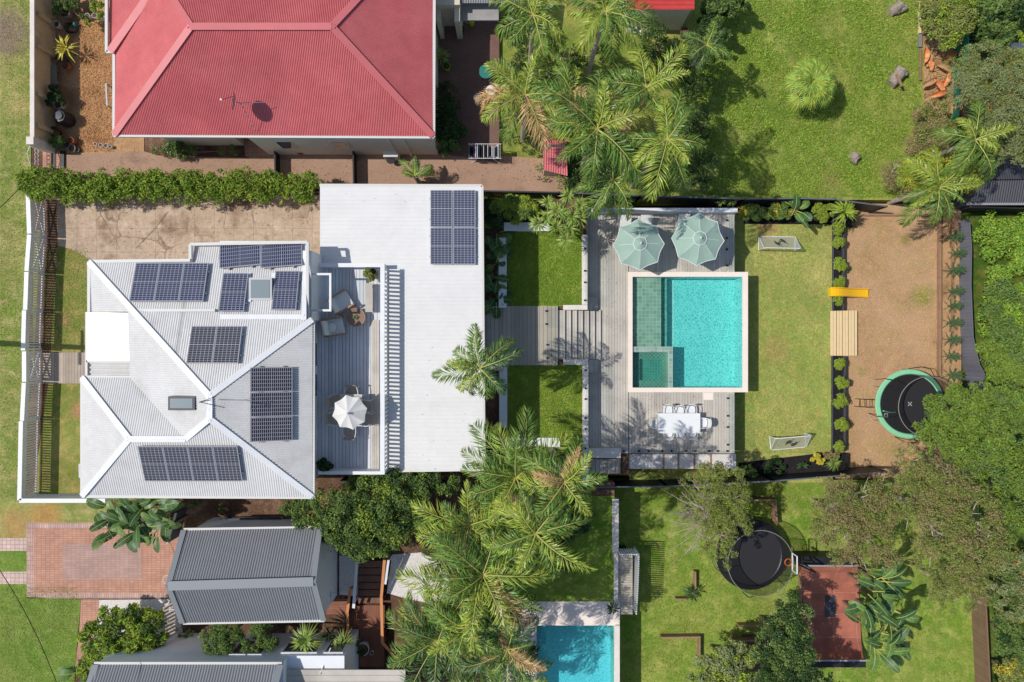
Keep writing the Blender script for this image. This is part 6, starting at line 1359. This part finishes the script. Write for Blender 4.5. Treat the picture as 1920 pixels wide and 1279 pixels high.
bush('dark_shrub','dark green shrub at the right edge beside the brown fence',[(1880,1175,26),(1910,1180,28),(1875,1205,22),(1905,1215,28),(1930,1200,26)],-2.2,9000,.12,l_mid,25,z0=ZE,extra=[(l_dark,4000,.12)],sub=12,subr=.32)
bush('yellow_shrub','yellow-green shrub in the bottom right corner of the photo',[(1885,1250,26),(1915,1245,28),(1880,1280,26),(1915,1285,30)],-2.2,8000,.12,l_olive,26,z0=ZE,extra=[(l_yellow,3000,.11)],sub=12,subr=.32)
bush('pale_leaf_tree','pale-leaved small tree at the bottom edge below the L-shaped edging',[(1360,1235,28),(1395,1230,26),(1330,1255,28),(1370,1262,32,.1),(1405,1265,26),(1345,1285,30),(1385,1290,30),(1310,1275,20),(1420,1290,22)],.2,9000,.14,l_grey,27,'tree',z0=ZS,extra=[(l_bright,3500,.13)],sub=11,subr=.32,aspect=.45,limbs=2)
bush('dark_tree','dark green tree over the lower end of the skate ramp',[(1470,1130,26,-.2),(1495,1155,28),(1470,1165,30),(1445,1175,24),(1500,1190,30,.1),(1465,1205,34,.1),(1430,1215,26),(1500,1225,30),(1470,1245,34),(1440,1265,28),(1510,1255,26),(1485,1285,34),(1530,1275,24),(1560,1285,22)],1.1,19000,.11,l_dark,28,'tree',z0=ZS,extra=[(l_mid,8000,.11),(l_grey,1500,.1)],sub=12,subr=.3)
bush('thin_tree','thin open olive tree spreading over the brown paling fence',[(1760,1075,26),(1790,1095,28),(1825,1095,26),(1750,1105,24),(1800,1125,24),(1835,1130,22),(1775,1130,18)],.0,7000,.11,l_olive,29,'tree',z0=ZS,limbs=3,tr_mat=m_palebark,sub=11,subr=.3,aspect=.3)
# under the northern palms and other undergrowth
rng=random.Random(5)
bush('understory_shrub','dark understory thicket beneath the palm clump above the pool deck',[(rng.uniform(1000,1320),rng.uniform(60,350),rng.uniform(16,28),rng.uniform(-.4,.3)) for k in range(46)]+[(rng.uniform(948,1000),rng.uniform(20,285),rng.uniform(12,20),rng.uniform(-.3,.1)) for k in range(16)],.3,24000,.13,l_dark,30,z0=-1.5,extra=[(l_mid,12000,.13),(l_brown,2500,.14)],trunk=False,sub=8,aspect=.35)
bush('lawn_shrub','leafy green shrub at the sunny edge of the palm clump beside the clover lawn',[(1290,130,22),(1310,150,26),(1285,165,22),(1325,110,18),(1305,185,18)],-.2,7000,.12,l_mid,31,z0=-1.8,extra=[(l_bright,2600,.12)],sub=11)
bush('boundary_shrub','bright green shrub behind the white garden wall of the upper grass square',[(935,390,16),(955,385,20),(980,390,22),(1000,395,16),(965,402,16)],.5,8000,.10,l_bright,32,z0=ZM,extra=[(l_mid,3000,.1)],sub=11)
bush('boundary_shrub','low dark shrub under the end of the paling fence beside the flat roof',[(918,385,14),(912,405,14),(925,415,14)],.2,3500,.11,l_dark,33,z0=ZM)
bush('rose_shrub','dark shrub with pink flowers in the shade beside the red roof house',[(832,180,16),(845,170,14),(835,205,20),(850,195,14),(830,160,12)],.9,6000,.08,l_dark,34,extra=[(l_pink,60,.1)],sub=11)
bush('shade_shrub','large dark leafy shrub at the corner of the red roof house',[(835,235,20),(850,248,20),(835,262,20),(848,275,16),(832,280,12)],.8,6000,.13,l_dark,35,sub=11,extra=[(l_mid,2000,.13)])
bush('porch_shrub','green shrub with white specks under the eave left of the brick porch',[(296,282,11),(318,282,15),(340,281,16),(362,283,12),(415,284,10),(440,282,10)],.5,4500,.08,l_mid,36,extra=[(M('white_petal',(.7,.7,.68),.6),70,.07)],sub=11)
bush('goal_shrub','green shrub with yellow leaves in the bed above the upper soccer goal',[(1440,398,12),(1460,395,16),(1478,400,12)],-2.3,3500,.10,l_mid,37,z0=ZL,extra=[(l_yellow,1300,.1)],sub=11)
bush('goal_shrub','dark green shrub at the left end of the bed above the upper soccer goal',[(1408,397,15),(1420,402,13),(1398,400,11)],-2.3,3200,.10,l_mid,38,z0=ZL,sub=11)
bush('goal_shrub','light green leafy shrub near the top of the planter',[(1532,395,14),(1552,398,15),(1540,405,12)],-2.3,3200,.12,l_bright,39,z0=ZL,sub=11,aspect=.3)
bush('bed_shrub','small yellow-green shrub in the mulch below the pool lawn',[(1530,860,9),(1540,864,7)],-2.6,900,.10,l_yellow,40,z0=ZL)
bush('bed_shrub','low dark plant in the mulch right of the lower soccer goal',[(1450,872,12),(1462,880,10),(1440,880,9)],-2.7,1600,.10,l_dark,41,z0=ZL)
bush('bed_shrub','small shrub at the left end of the mulch below the pool lawn',[(1400,880,12),(1412,886,10),(1390,888,9)],-2.6,1600,.10,l_mid,42,z0=ZL)
bush('bed_shrub','brownish mound plant at the right end of the mulch below the pool lawn',[(1550,852,7),(1564,850,9)],-2.7,900,.08,l_brown,43,z0=ZL)
bush('corner_shrub','low shrub with pink flowers behind the white wall of the lower grass square',[(925,850,16),(940,870,16),(915,870,14),(950,845,10)],.1,4000,.10,l_dark,44,z0=ZM,extra=[(l_pink,30,.1)])
bush('terrace_shrub','green undergrowth beneath the tall yellow-green palm',[(950,900,18),(980,860,18),(1010,880,20),(1040,860,18),(1060,880,18),(1000,915,20),(1075,905,14)],-.1,9000,.12,l_mid,45,z0=ZM,trunk=False,extra=[(l_dark,4000,.12),(l_pink,25,.1)],sub=9)
rng=random.Random(15)
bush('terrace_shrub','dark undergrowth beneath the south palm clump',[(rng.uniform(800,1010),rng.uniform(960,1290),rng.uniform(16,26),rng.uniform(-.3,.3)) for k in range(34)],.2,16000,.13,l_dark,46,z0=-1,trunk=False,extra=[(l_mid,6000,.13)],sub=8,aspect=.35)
bush('pool_lawn_shrub','dark shrub with pink flowers on the neighbour pool lawn below the palms',[(1060,960,22),(1080,985,24),(1050,1000,22),(1095,960,18),(1040,1040,20),(1060,1060,16)],-.3,8000,.11,l_mid,47,z0=ZP,extra=[(l_pink,25,.1),(l_dark,3000,.11)])
bush('side_garden_shrub','low plants along the soil strip between white house and garage',[(365,945,10),(420,955,9),(540,950,14),(560,945,12),(385,968,8)],.3,2600,.10,l_mid,48,trunk=False)
bush('wall_shrub','dark bushy plant against the tall street wall beside the pots',[(100,175,14),(110,185,13),(98,190,10)],.7,2600,.09,l_dark,49)
bush('wall_shrub','leafy plants at the top of the tall street wall',[(120,8,16),(140,5,14),(110,25,12),(160,35,10)],.6,3200,.10,l_mid,50)
bush('wall_shrub','green shrub beside the white box near the top left corner of the red roof',[(185,15,12),(190,30,9),(165,42,8)],.6,1800,.09,l_bright,51)
bush('east_shrub','low scrub beside the palm sheaths at the right edge of the clover lawn',[(1905,75,16),(1915,105,14),(1900,20,14)],-3.2,3500,.12,l_bright,52,z0=ZE,trunk=False)
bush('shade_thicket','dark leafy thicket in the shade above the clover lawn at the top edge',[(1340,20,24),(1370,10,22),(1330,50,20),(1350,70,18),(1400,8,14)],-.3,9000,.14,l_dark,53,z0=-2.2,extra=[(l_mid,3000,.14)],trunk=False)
# box shrubs in the long planter: one built, the rest copied
def small_bush(name,label,r,n,size,mat,seed,cat,group,h=.35,aspect=.5):
    t=thing(name,label,cat,(0,0,0),group,local=True); mb=MB(); cloud(mb,[(0,0,h,r*.72),(r*.3,.2*r,h*.9,r*.5),(-r*.3,-.2*r,h*.9,r*.5),(.1*r,-.35*r,h*.9,r*.5),(-.2*r,.35*r,h,r*.5)],n,size,seed,aspect=aspect,sub=12,subr=.34); mb.build('foliage',mat,t)
    MB().tube([(0,0,-.05),(0,0,h)],.03,6).build('stem',m_bark,t); return t
sb=small_bush('planter_shrub','s',.46,1500,.10,l_bright,61,'shrub','round shrubs in the long planter',aspect=.36)
pos=[(1572,428,'round shrub in the long planter, first below the fan-leaved plant'),(1573,454,'round shrub in the long planter, second below the fan-leaved plant'),(1574,496,'round shrub in the long planter, second above the yellow slide'),(1575,529,'round shrub in the long planter, just above the yellow slide'),(1573,563,'round shrub in the long planter, between yellow slide and pine steps'),(1575,682,'round shrub in the long planter, just below the pine steps'),(1578,718,'round shrub in the long planter, second below the pine steps'),(1576,752,'round shrub in the long planter, third below the pine steps'),(1578,796,'round shrub in the long planter, second from its bottom end'),(1574,838,'round shrub at the bottom end of the long planter')]
for i,(x,y,l) in enumerate(pos):
    o=sb if i==0 else copy_tree(sb); v=W(x,y,-2.75); o.location=(v.x,v.y,-3.14); o.rotation_euler=(0,0,i*1.7); s_=(1,.95,1.05,.9,.8,.9,1,1.1,1.05,.9)[i]; o.scale=(s_,s_,s_); o['label']=l
pn=thing('young_pine','p','tree',(0,0,0),'row of young pines',local=True); mb=MB()
for lv in range(5):
    z=.25+.26*lv; r=.52-.085*lv; rng=np.random.default_rng(lv)
    for k in range(7):
        a=k*.9+lv*.5; n_=34; tt=rng.random(n_); C=np.stack([np.cos(a)*r*tt,np.sin(a)*r*tt,z+.1*tt+0*tt],1); d=np.tile([math.cos(a),math.sin(a),.2],(n_,1))+rng.normal(size=(n_,3))*.6; leafquads(mb,C,rng.normal(size=(n_,3))+[0,0,1],.15,rng,.14,.05,T=d)
mb.build('foliage',l_pine,pn); MB().tube([(0,0,-.05),(0,0,1.4)],[.03,.008],6).build('trunk',m_bark,pn)
pos=[(1782,446,'topmost young pine in the row beside the steel fence'),(1789,476,'second young pine from the top of the row beside the steel fence'),(1782,508,'third young pine from the top of the row beside the steel fence'),(1783,547,'fourth young pine from the top of the row beside the steel fence'),(1782,574,'middle young pine of the row beside the steel fence'),(1780,605,'fourth young pine from the bottom of the row beside the steel fence'),(1779,637,'third young pine from the bottom of the row beside the steel fence'),(1777,668,'second young pine from the bottom of the row beside the steel fence'),(1780,703,'lowest young pine of the row, nearest the mint trampoline')]
for i,(x,y,l) in enumerate(pos):
    o=pn if i==0 else copy_tree(pn); v=W(x,y,ZB+.3); o.location=(v.x,v.y,ZB+.12); s_=(1,.9,1.05,.95,.9,1,.95,.9,1)[i]; o.scale=(s_,s_,s_*.85); o.rotation_euler=(0,0,i*1.1); o['label']=l
# ---------------------------------------------------------------- pots and small things
def pot(name,label,px,py,r,h,mat,plant=None,seed=0,z0=0.0,group=None,empty_=False):
    v=W(px,py,z0+h); t=thing(name,label,'plant pot',(v.x,v.y,z0),group)
    MB().lathe([(r*.7,0),(r*.95,h*.75),(r,h),(r*.88,h),(r*.84,h*.7),(.0,h*.68)],(v.x,v.y,z0),20).build('pot',mat,t)
    if not empty_: MB().lathe([(r*.84,0),(0,.01)],(v.x,v.y,z0+h*.86),16).build('soil',g_soil,t)
    if plant:
        mb=MB(); cloud(mb,[(v.x,v.y,z0+h+r*.5,r*plant[1])],plant[2],plant[3],seed,sub=14); mb.build('foliage',plant[0],t)
    return t
for a in (('large open pot ring near the top of the street wall',121,23,.26,.45,m_potgrey),('small pale pot at the top of the street wall',103,15,.13,.3,m_potwhite),('white tub beside the coiled hose near the street wall',105,45,.18,.35,m_potwhite),
          ('teal glazed pot under the striped agave',113,107,.27,.45,m_potdark),('terracotta pot below the striped agave',122,123,.2,.35,m_terra),('white pot above the black barrel by the street wall',108,196,.22,.4,m_potwhite),('square red pot with a lantern below the black barrel',101,246,.25,.4,m_redpaint),
          ('terracotta pot on the steps beside the iron gate',132,263,.17,.4,m_terra),('grey pot with a ring rim beside the brick steps',134,278,.2,.3,m_potgrey),('small grey pot right of the ring-rimmed pot',145,281,.1,.2,m_potdark),
          ('first small pale pot of the row on the mulch edge',178,270,.09,.2,m_potwhite),('second small pale pot of the row on the mulch edge',188,272,.11,.2,m_potwhite),('third small pale pot of the row on the mulch edge',198,273,.11,.2,m_potwhite),('fourth small pale pot of the row on the mulch edge',206,275,.09,.2,m_potwhite),
          ('pale ring pot beside the red roof corner, left',163,29,.13,.28,m_potwhite),('pale ring pot beside the red roof corner, right',177,29,.14,.28,m_potwhite),
          ('large terracotta pot on the path right of the brick porch',562,282,.21,.4,m_terra)): pot('plant_pot',*a)
pot('plant_pot','round pot with a leafy green plant above the brick steps',112,265,.3,.4,m_potdark,(l_mid,1.2,1500,.08),3)
pot('plant_pot','lime green pot beside the right wall of the red roof house',837,124,.2,.4,m_green_plastic,(l_dark,.7,200,.06),4)
pot('plant_pot','potted leafy plant at the upper end of the roof deck bench',698,512,.22,.45,m_potdark,(l_olive,1.5,700,.12),5,zd)
pot('plant_pot','dark spiky potted plant at the lower left corner of the roof deck',611,872,.2,.4,m_potdark,(l_dark,1.6,1300,.13),6,zd)
pot('plant_pot','big white tub lying beside plants at the foot of the timber stairs',680,1218,.34,.5,m_potwhite,(l_dark,.6,500,.08),7,-.55)
pot('plant_pot','small white pot above the big white tub',669,1206,.2,.4,m_potgrey,(l_mid,.9,500,.08),8,-.55)
pot('plant_pot','tiny white pot right of the big white tub',697,1225,.1,.25,m_potwhite,None,9,-.55)
pot('plant_pot','round white pot behind the garage at the edge of the round tree',536,974,.2,.4,m_potgrey)
pot('plant_pot','clay chimney pot on the clover lawn below the bright red shed',1284,57,.2,.6,m_bark,None,10,xz(1284))
v=W(112,218,.8); t=thing('black_barrel','black plastic compost barrel beside the tall street wall','barrel',(v.x,v.y,0)); MB().lathe([(.34,0),(.40,.3),(.38,.7),(.34,.8),(.30,.86),(0,.88)],(v.x,v.y,0),8).build('body',m_blackplastic,t); MB().lathe([(.2,0),(.2,.05),(0,.06)],(v.x,v.y,.882),16).build('lid',m_char,t)
v=W(130,50,.3); t=thing('garden_hose','loosely coiled dark hose on the mulch near the street wall','hose',(v.x,v.y,0)); pts=[(v.x+(.30+.07*math.sin(i*.7))*math.cos(i*.45),v.y+(.30+.07*math.cos(i*.9))*math.sin(i*.45),.03+.004*i) for i in range(60)]; MB().tube(pts,.018,5).build('coil',m_dark,t)
v=W(137,44,.3); t=thing('watering_can','teal watering can beside the coiled hose','watering can',(v.x,v.y,0)); MB().lathe([(.12,0),(.13,.2),(.06,.28),(0,.28)],(v.x,v.y,0),12).build('body',m_teal,t); MB().tube([(v.x+.1,v.y,.08),(v.x+.32,v.y-.05,.3)],[.025,.015],6).build('spout',m_teal,t)
v=W(189,29,.4); t=thing('white_crate','small white open crate beside the red roof corner','crate',(v.x,v.y,0)); 
for q in ((-.15,-.15,.15,-.12),(-.15,.12,.15,.15),(-.15,-.12,-.12,.12),(.12,-.12,.15,.12)): MB().box(v.x+q[0],v.y+q[1],0,v.x+q[2],v.y+q[3],.35).build('side',m_white,t)
v=W(200,178,.6); t=thing('ladder_rail','grey metal rail leaning at the west wall of the red roof house','rail',(v.x,v.y,0)); a=W(199,157,.6); b=W(201,198,.6); MB().beam(a,b,.08,.05).build('bar',m_steel,t); 
for q in (a,b): MB().box(q.x-.03,q.y-.03,0,q.x+.03,q.y+.03,.58).build('leg',m_steel,t)
v=W(100,140,.4); t=thing('garden_bench','grey stone bench against the tall street wall','bench',(v.x,v.y,0)); a=W(96,122,.42); b=W(105,158,.42); MB().box(a.x,b.y,.36,b.x,a.y,.42).build('seat',m_potgrey,t)
for q in (a.y-.15,b.y+.15): MB().box(a.x+.05,q-.06,0,b.x-.05,q+.06,.36).build('leg',m_potgrey,t)
# courtyard furniture
v=W(911,134,.7); t=thing('garden_table','round teal plastic table in the shaded courtyard','table',(v.x,v.y,0)); MB().lathe([(.34,0),(.36,.03),(.36,.05),(0,.055)],(v.x,v.y,.66),24).build('table_top',m_teal,t)
for k in range(4): a=k*1.57+.78; MB().tube([(v.x+.22*math.cos(a),v.y+.22*math.sin(a),.66),(v.x+.3*math.cos(a),v.y+.3*math.sin(a),0)],.02,6).build('leg',m_teal,t)
for (px,py,r,l) in ((920,169,.26,'round white metal garden table half under the ragged palm'),(894,183,.18,'small white metal garden stool beside the ragged palm')):
    v=W(px,py,.65); t=thing('metal_table' if r>.2 else 'metal_stool',l,'table' if r>.2 else 'stool',(v.x,v.y,0)); MB().lathe([(r,0),(r,.03),(0,.035)],(v.x,v.y,.6),20).build('table_top' if r>.2 else 'seat',m_potwhite,t)
    for k in range(3): a=k*2.09; MB().tube([(v.x+r*.6*math.cos(a),v.y+r*.6*math.sin(a),.6),(v.x+r*math.cos(a),v.y+r*math.sin(a),0)],.014,5).build('leg',m_potwhite,t)
for (px,py,l) in ((884,41,'lime green watering can at the shaded step of the courtyard'),): 
    v=W(px,py,.3); t=thing('watering_can',l,'watering can',(v.x,v.y,0)); MB().lathe([(.13,0),(.14,.18),(.07,.26),(0,.26)],(v.x,v.y,.0),12).build('body',m_green_plastic,t); MB().tube([(v.x-.1,v.y,.08),(v.x-.3,v.y,.28)],[.025,.014],6).build('spout',m_green_plastic,t)
v=W(864,52,.4); t=thing('dark_bucket','black bucket in the shaded courtyard','bucket',(v.x,v.y,0)); MB().lathe([(.13,0),(.17,.3),(.15,.3),(.12,.05),(0,.05)],(v.x,v.y,0),14).build('body',m_blackplastic,t); MB().tube([(v.x-.16,v.y,.3),(v.x,v.y,.42),(v.x+.16,v.y,.3)],.008,5).build('handle',m_steel,t)
# rubbish bags under the palms
for i,(x,y,l) in enumerate(((1182,54,'leftmost grey bag of the row in the palm shade'),(1193,55,'second grey bag of the row in the palm shade'),(1205,59,'middle grey bag of the row in the palm shade'),(1214,57,'fourth grey bag of the row in the palm shade'),(1224,54,'rightmost grey bag of the row in the palm shade'))):
    z=xz(1200); v=W(x,y,z+.3); o=MB().lathe([(.12,0),(.2,.12),(.17,.3),(.05,.4),(.07,.46),(0,.46)],(v.x,v.y,z),10,1,.8+.1*(i%3)).build('plastic_bag', m_cushbag if False else m_cush, label=l, cat='bag', group='grey bags in the palm shade', smooth=True)
# logs on the clover lawn
def log(name,label,parts,z):
    t=thing(name,label,'log',(*w2(*parts[0][0],z),z)); rng=random.Random(len(label))
    for p,q,r in parts:
        a=W(*p,z+r*.8); b=W(*q,z+r*.8); n_=7; pts=[a.lerp(b,i/(n_-1))+Vector((rng.uniform(-.04,.04),rng.uniform(-.04,.04),rng.uniform(-.04,.04))) for i in range(n_)]; MB().tube(pts,[r*rng.uniform(.75,1.2) for _ in pts],11).build('trunk_piece',m_rock,t)
    return t
log('weathered_log','pale split log at the top edge of the clover lawn',[((1670,24),(1690,8),.26),((1682,22),(1698,14),.18)],xz(1683))
log('weathered_log','grey stump pieces with a plank in the clover lawn',[((1672,158),(1692,130),.3),((1682,130),(1696,140),.24)],xz(1684))
z=xz(1684); a=W(1681,139,z+.65); b=W(1691,162,z+.6); o=MB().beam(a,b,.14,.05).build('loose_plank',m_sleeper,label='short plank lying across the grey stump pieces',cat='plank')
log('weathered_log','small split stump near the bottom of the clover lawn',[((1598,291),(1609,301),.22),((1600,301),(1606,290),.18)],xz(1603))
# fallen palm sheaths
m_sheath=M('palm_sheath',srgb(206,120,72),.6,var=((4,.2),),mixes=((srgb(216,170,120),2.5,.45,.65),)); rng=random.Random(3); zb_=xz(1725)+.05
sh_l=['curved orange palm sheath at the upper left of the heap','dark-mouthed orange palm sheath in the heap beside the clover lawn','long orange palm sheath pointing to the green fence','broad orange palm sheath in the middle of the heap','folded orange palm sheath on the right of the heap','pale palm sheath at the lower middle of the heap','orange palm sheath at the lower left of the heap','thin straw-coloured frond base at the upper left edge of the heap','orange palm sheath at the bottom of the heap']
for i,(x,y,l_,a) in enumerate(((1738,113,.8,1.4),(1740,122,.7,1.9),(1780,108,.9,.8),(1768,130,1.0,2.7),(1772,150,.9,1.2),(1757,163,1.0,2.3),(1742,156,.9,.5),(1733,105,.8,1.5),(1760,178,1.0,.3))):
    v=W(x,y,zb_+.15+.03*i); V=[];F=[]; m_=9
    for k in range(m_):
        s_=k/(m_-1); w=.16*math.sin(math.pi*min(1,.12+.84*s_))**.7
        for j in range(5):
            q=(j-2)/2; V.append((v.x+(s_-.5)*l_*math.cos(a)-q*w*math.sin(a), v.y+(s_-.5)*l_*math.sin(a)+q*w*math.cos(a), v.z+.16*q*q+.12*math.sin(s_*3)))
    for k in range(m_-1):
        for j in range(4): F.append((k*5+j,(k+1)*5+j,(k+1)*5+j+1,k*5+j+1))
    MB().raw(V,F).build('palm_sheath',m_sheath if i%3 else p_dry,label=sh_l[i],cat='palm sheath',group='fallen palm sheaths in a heap')
mb=MB(); pts=[(rng.uniform(1730,1785),rng.uniform(95,195)) for _ in range(80)]
for x,y in pts: v=W(x,y,zb_+rng.uniform(.02,.25)); a=rng.uniform(0,3.14); l_=rng.uniform(.2,.7); mb.tube([v,v+Vector((math.cos(a)*l_,math.sin(a)*l_,rng.uniform(-.05,.1)))],[.018,.008],4)
mb.build('dry_litter',p_dry,kind='stuff',label='dry twigs and frond litter under the palm sheaths',cat='litter')
t=thing('garden_edging','timber edging along the right side of the clover lawn','garden edge',(*w2(1726,120,xz(1725)),xz(1725))); z=xz(1725)+.2
MB().pbox(1724,-20,1727.5,62,z-.3,z).build('board',m_pine,t); MB().pbox(1723,64,1729,88,z-.3,z).build('paver',m_potgrey,t); MB().pbox(1726,90,1728,150,z-.3,z).build('board',m_sleeper,t)
# side yard clutter between white house and garage
z=0
t=thing('timber_stack','dark grey boards stacked beside the garage gutter','boards',(*w2(470,980,.5),0))
for k in range(4): a=W(415+k*3,975+k*3,.5); b=W(525+k*2,970+k*3,.5); MB().beam(a-Vector((0,0,.05*k)),b-Vector((0,0,.05*k)),.1,.06).build('board',(m_char,m_fencechar)[k%2],t)
MB().box(W(425,0,.3).x,W(0,985,.3).y,0,W(520,0,.3).x,W(0,974,.3).y,.28).build('support',m_fencechar,t)
v=W(423,979,.6); t=thing('gas_bottle','dark green bottle standing at the end of the grey boards','bottle',(v.x,v.y,0)); MB().lathe([(.15,0),(.16,.1),(.16,.5),(.08,.62),(0,.63)],(v.x,v.y,0),14).build('body',m_potdark,t); MB().lathe([(.05,0),(.05,.08),(0,.09)],(v.x,v.y,.631),10).build('valve',m_white,t)
t=thing('leaning_gate','grey gate leaning among the paddle leaves beside the brick driveway','gate',(*w2(322,985,.9),0)); a=W(330,962,1.3); b=W(314,1018,1.3); MB().beam((a.x,a.y,.7),(b.x,b.y,.7),.05,1.2).build('panel',m_fencechar,t); MB().beam((a.x,a.y,1.33),(b.x,b.y,1.33),.1,.05).build('rail',m_gutter,t)
v=W(313,1087,2.2); t=thing('basketball_hoop','small white and orange hoop at the left gable of the garage','basketball hoop',(v.x,v.y,2.1)); MB().tube(ring((v.x,v.y,2.2),.2,0,18),.014,5,True).build('rim',m_gutter,t); MB().tube([(v.x+.2,v.y,2.2),(v.x+.5,v.y,2.2)],.02,5).build('bracket',m_gutter,t)
for k in range(5): a=k*1.2566; MB().tube([(v.x+.19*math.cos(a),v.y+.19*math.sin(a),2.19),(v.x+.08*math.cos(a+.5),v.y+.08*math.sin(a+.5),1.85)],.006,4).build('net_cord',m_white,t)
v=W(308,870,.5)
t=thing('white_pipe','short white pipe standing against the front wall of the white house','pipe',(*w2(150,885,.3),0)); a=W(149.5,871,.35); b=W(150,895,.35); MB().tube([a,b],.05,8).build('pipe',m_white,t); MB().tube([(a.x,a.y,0),(a.x,a.y,.35)],.04,8).build('foot',m_white,t); MB().tube([(b.x,b.y,0),(b.x,b.y,.35)],.04,8).build('foot',m_white,t)
# ---------------------------------------------------------------- grass and clover blades
def blades(name, polys, n, size, mat, seed, zfun, label, clump=0.0, aspect=.35, mask=None):
    rng=np.random.default_rng(seed); C=[]
    for (x0,y0,x1,y1),sh in polys:
        k=int(n*sh); px=x0+(x1-x0)*rng.random(k); py=y0+(y1-y0)*rng.random(k)
        if clump:
            f=np.sin(px*.055+1.3*np.sin(py*.043))+np.sin(py*.061+1.7*np.sin(px*.037)); keep=rng.random(k) < 1/(1+np.exp(-f*clump)); px,py=px[keep],py[keep]
        z=np.array([zfun(a) for a in px]) if callable(zfun) else np.full(len(px),zfun); kk=(H-z)/H/S
        C.append(np.stack([(px-CX)*kk,(CY-py)*kk,z+.02+.05*rng.random(len(px))],1))
    C=np.concatenate(C); N=rng.normal(size=C.shape)*.55+np.array([0,0,1.0]); mb=MB(); leafquads(mb,C,N,size,rng,aspect,.05)
    return mb.build(name,mat,kind='stuff',label=label,cat='grass')
l_clover=leafmat('clover_leaf',(128,152,56),.4,.03,.3,.6,.25)
blades('clover',[((1320,0,1725,370),1.0)],60000,.10,l_clover,71,xz,'clover and lush grass covering the upper right lawn',1.2,.6)
blades('grass',[((1320,0,1725,370),1.0)],40000,.07,l_grass,72,xz,'short grass of the upper right lawn',0,.3)
blades('grass',[((952,432,1092,572),.5),((952,686,1092,850),.5)],24000,.07,leafmat('lawn_blades',(116,140,52),.35,.02,.3,.7,.15),73,ZM,'thick grass of the two terrace squares')
blades('grass',[((1380,422,1558,850),1.0)],40000,.055,leafmat('pool_lawn_blades',(150,158,84),.35,.03,.3,.7,.15),74,ZL,'short grass of the pool lawn')
blades('grass',[((1165,905,1820,1279),1.0)],60000,.07,leafmat('south_blades',(122,142,62),.4,.03,.3,.7,.15),75,ZS,'grass of the lower neighbour lawn',.6)
blades('straw',[((1592,405,1762,880),1.0)],26000,.07,leafmat('straw_blade',(196,158,116),.35,.03,.1,.8,.15),76,ZB,'dry straw strands on the bark yard',0,.2)
blades('grass',[((0,0,56,940),.6),((0,1100,145,1279),.25),((82,465,165,655),.15)],30000,.055,leafmat('verge_blades',(132,146,74),.35,.03,.3,.7,.15),77,0.0,'short grass of the street verge')
blades('straw',[((150,40,212,285),1.0)],7000,.10,leafmat('mulch_strand',(190,146,98),.4,.03,.1,.8,.15),78,0.0,'straw strands on the mulch yard',0,.16)

# fallen leaves
l_litter=leafmat('fallen_leaf',(150,116,72),.4,.04,.1,.8,.2)
blades('leaf_litter',[((106,372,600,386),.55),((110,386,600,486),.45)],900,.075,l_litter,81,.02,'fallen leaves scattered on the cracked concrete driveway')
blades('leaf_litter',[((130,292,1040,340),1.0)],900,.07,l_litter,82,.01,'fallen leaves scattered on the pebble path')
blades('leaf_litter',[((1105,740,1375,848),.5),((1105,440,1178,735),.3),((1180,480,1376,510),.2)],420,.07,l_litter,83,ZD,'fallen leaves and frond bits on the pool deck')
blades('leaf_litter',[((760,620,905,880),.7),((605,352,800,380),.15)],40,.07,l_litter,84,zf,'dry leaves on the flat white roof under the leaning palm')
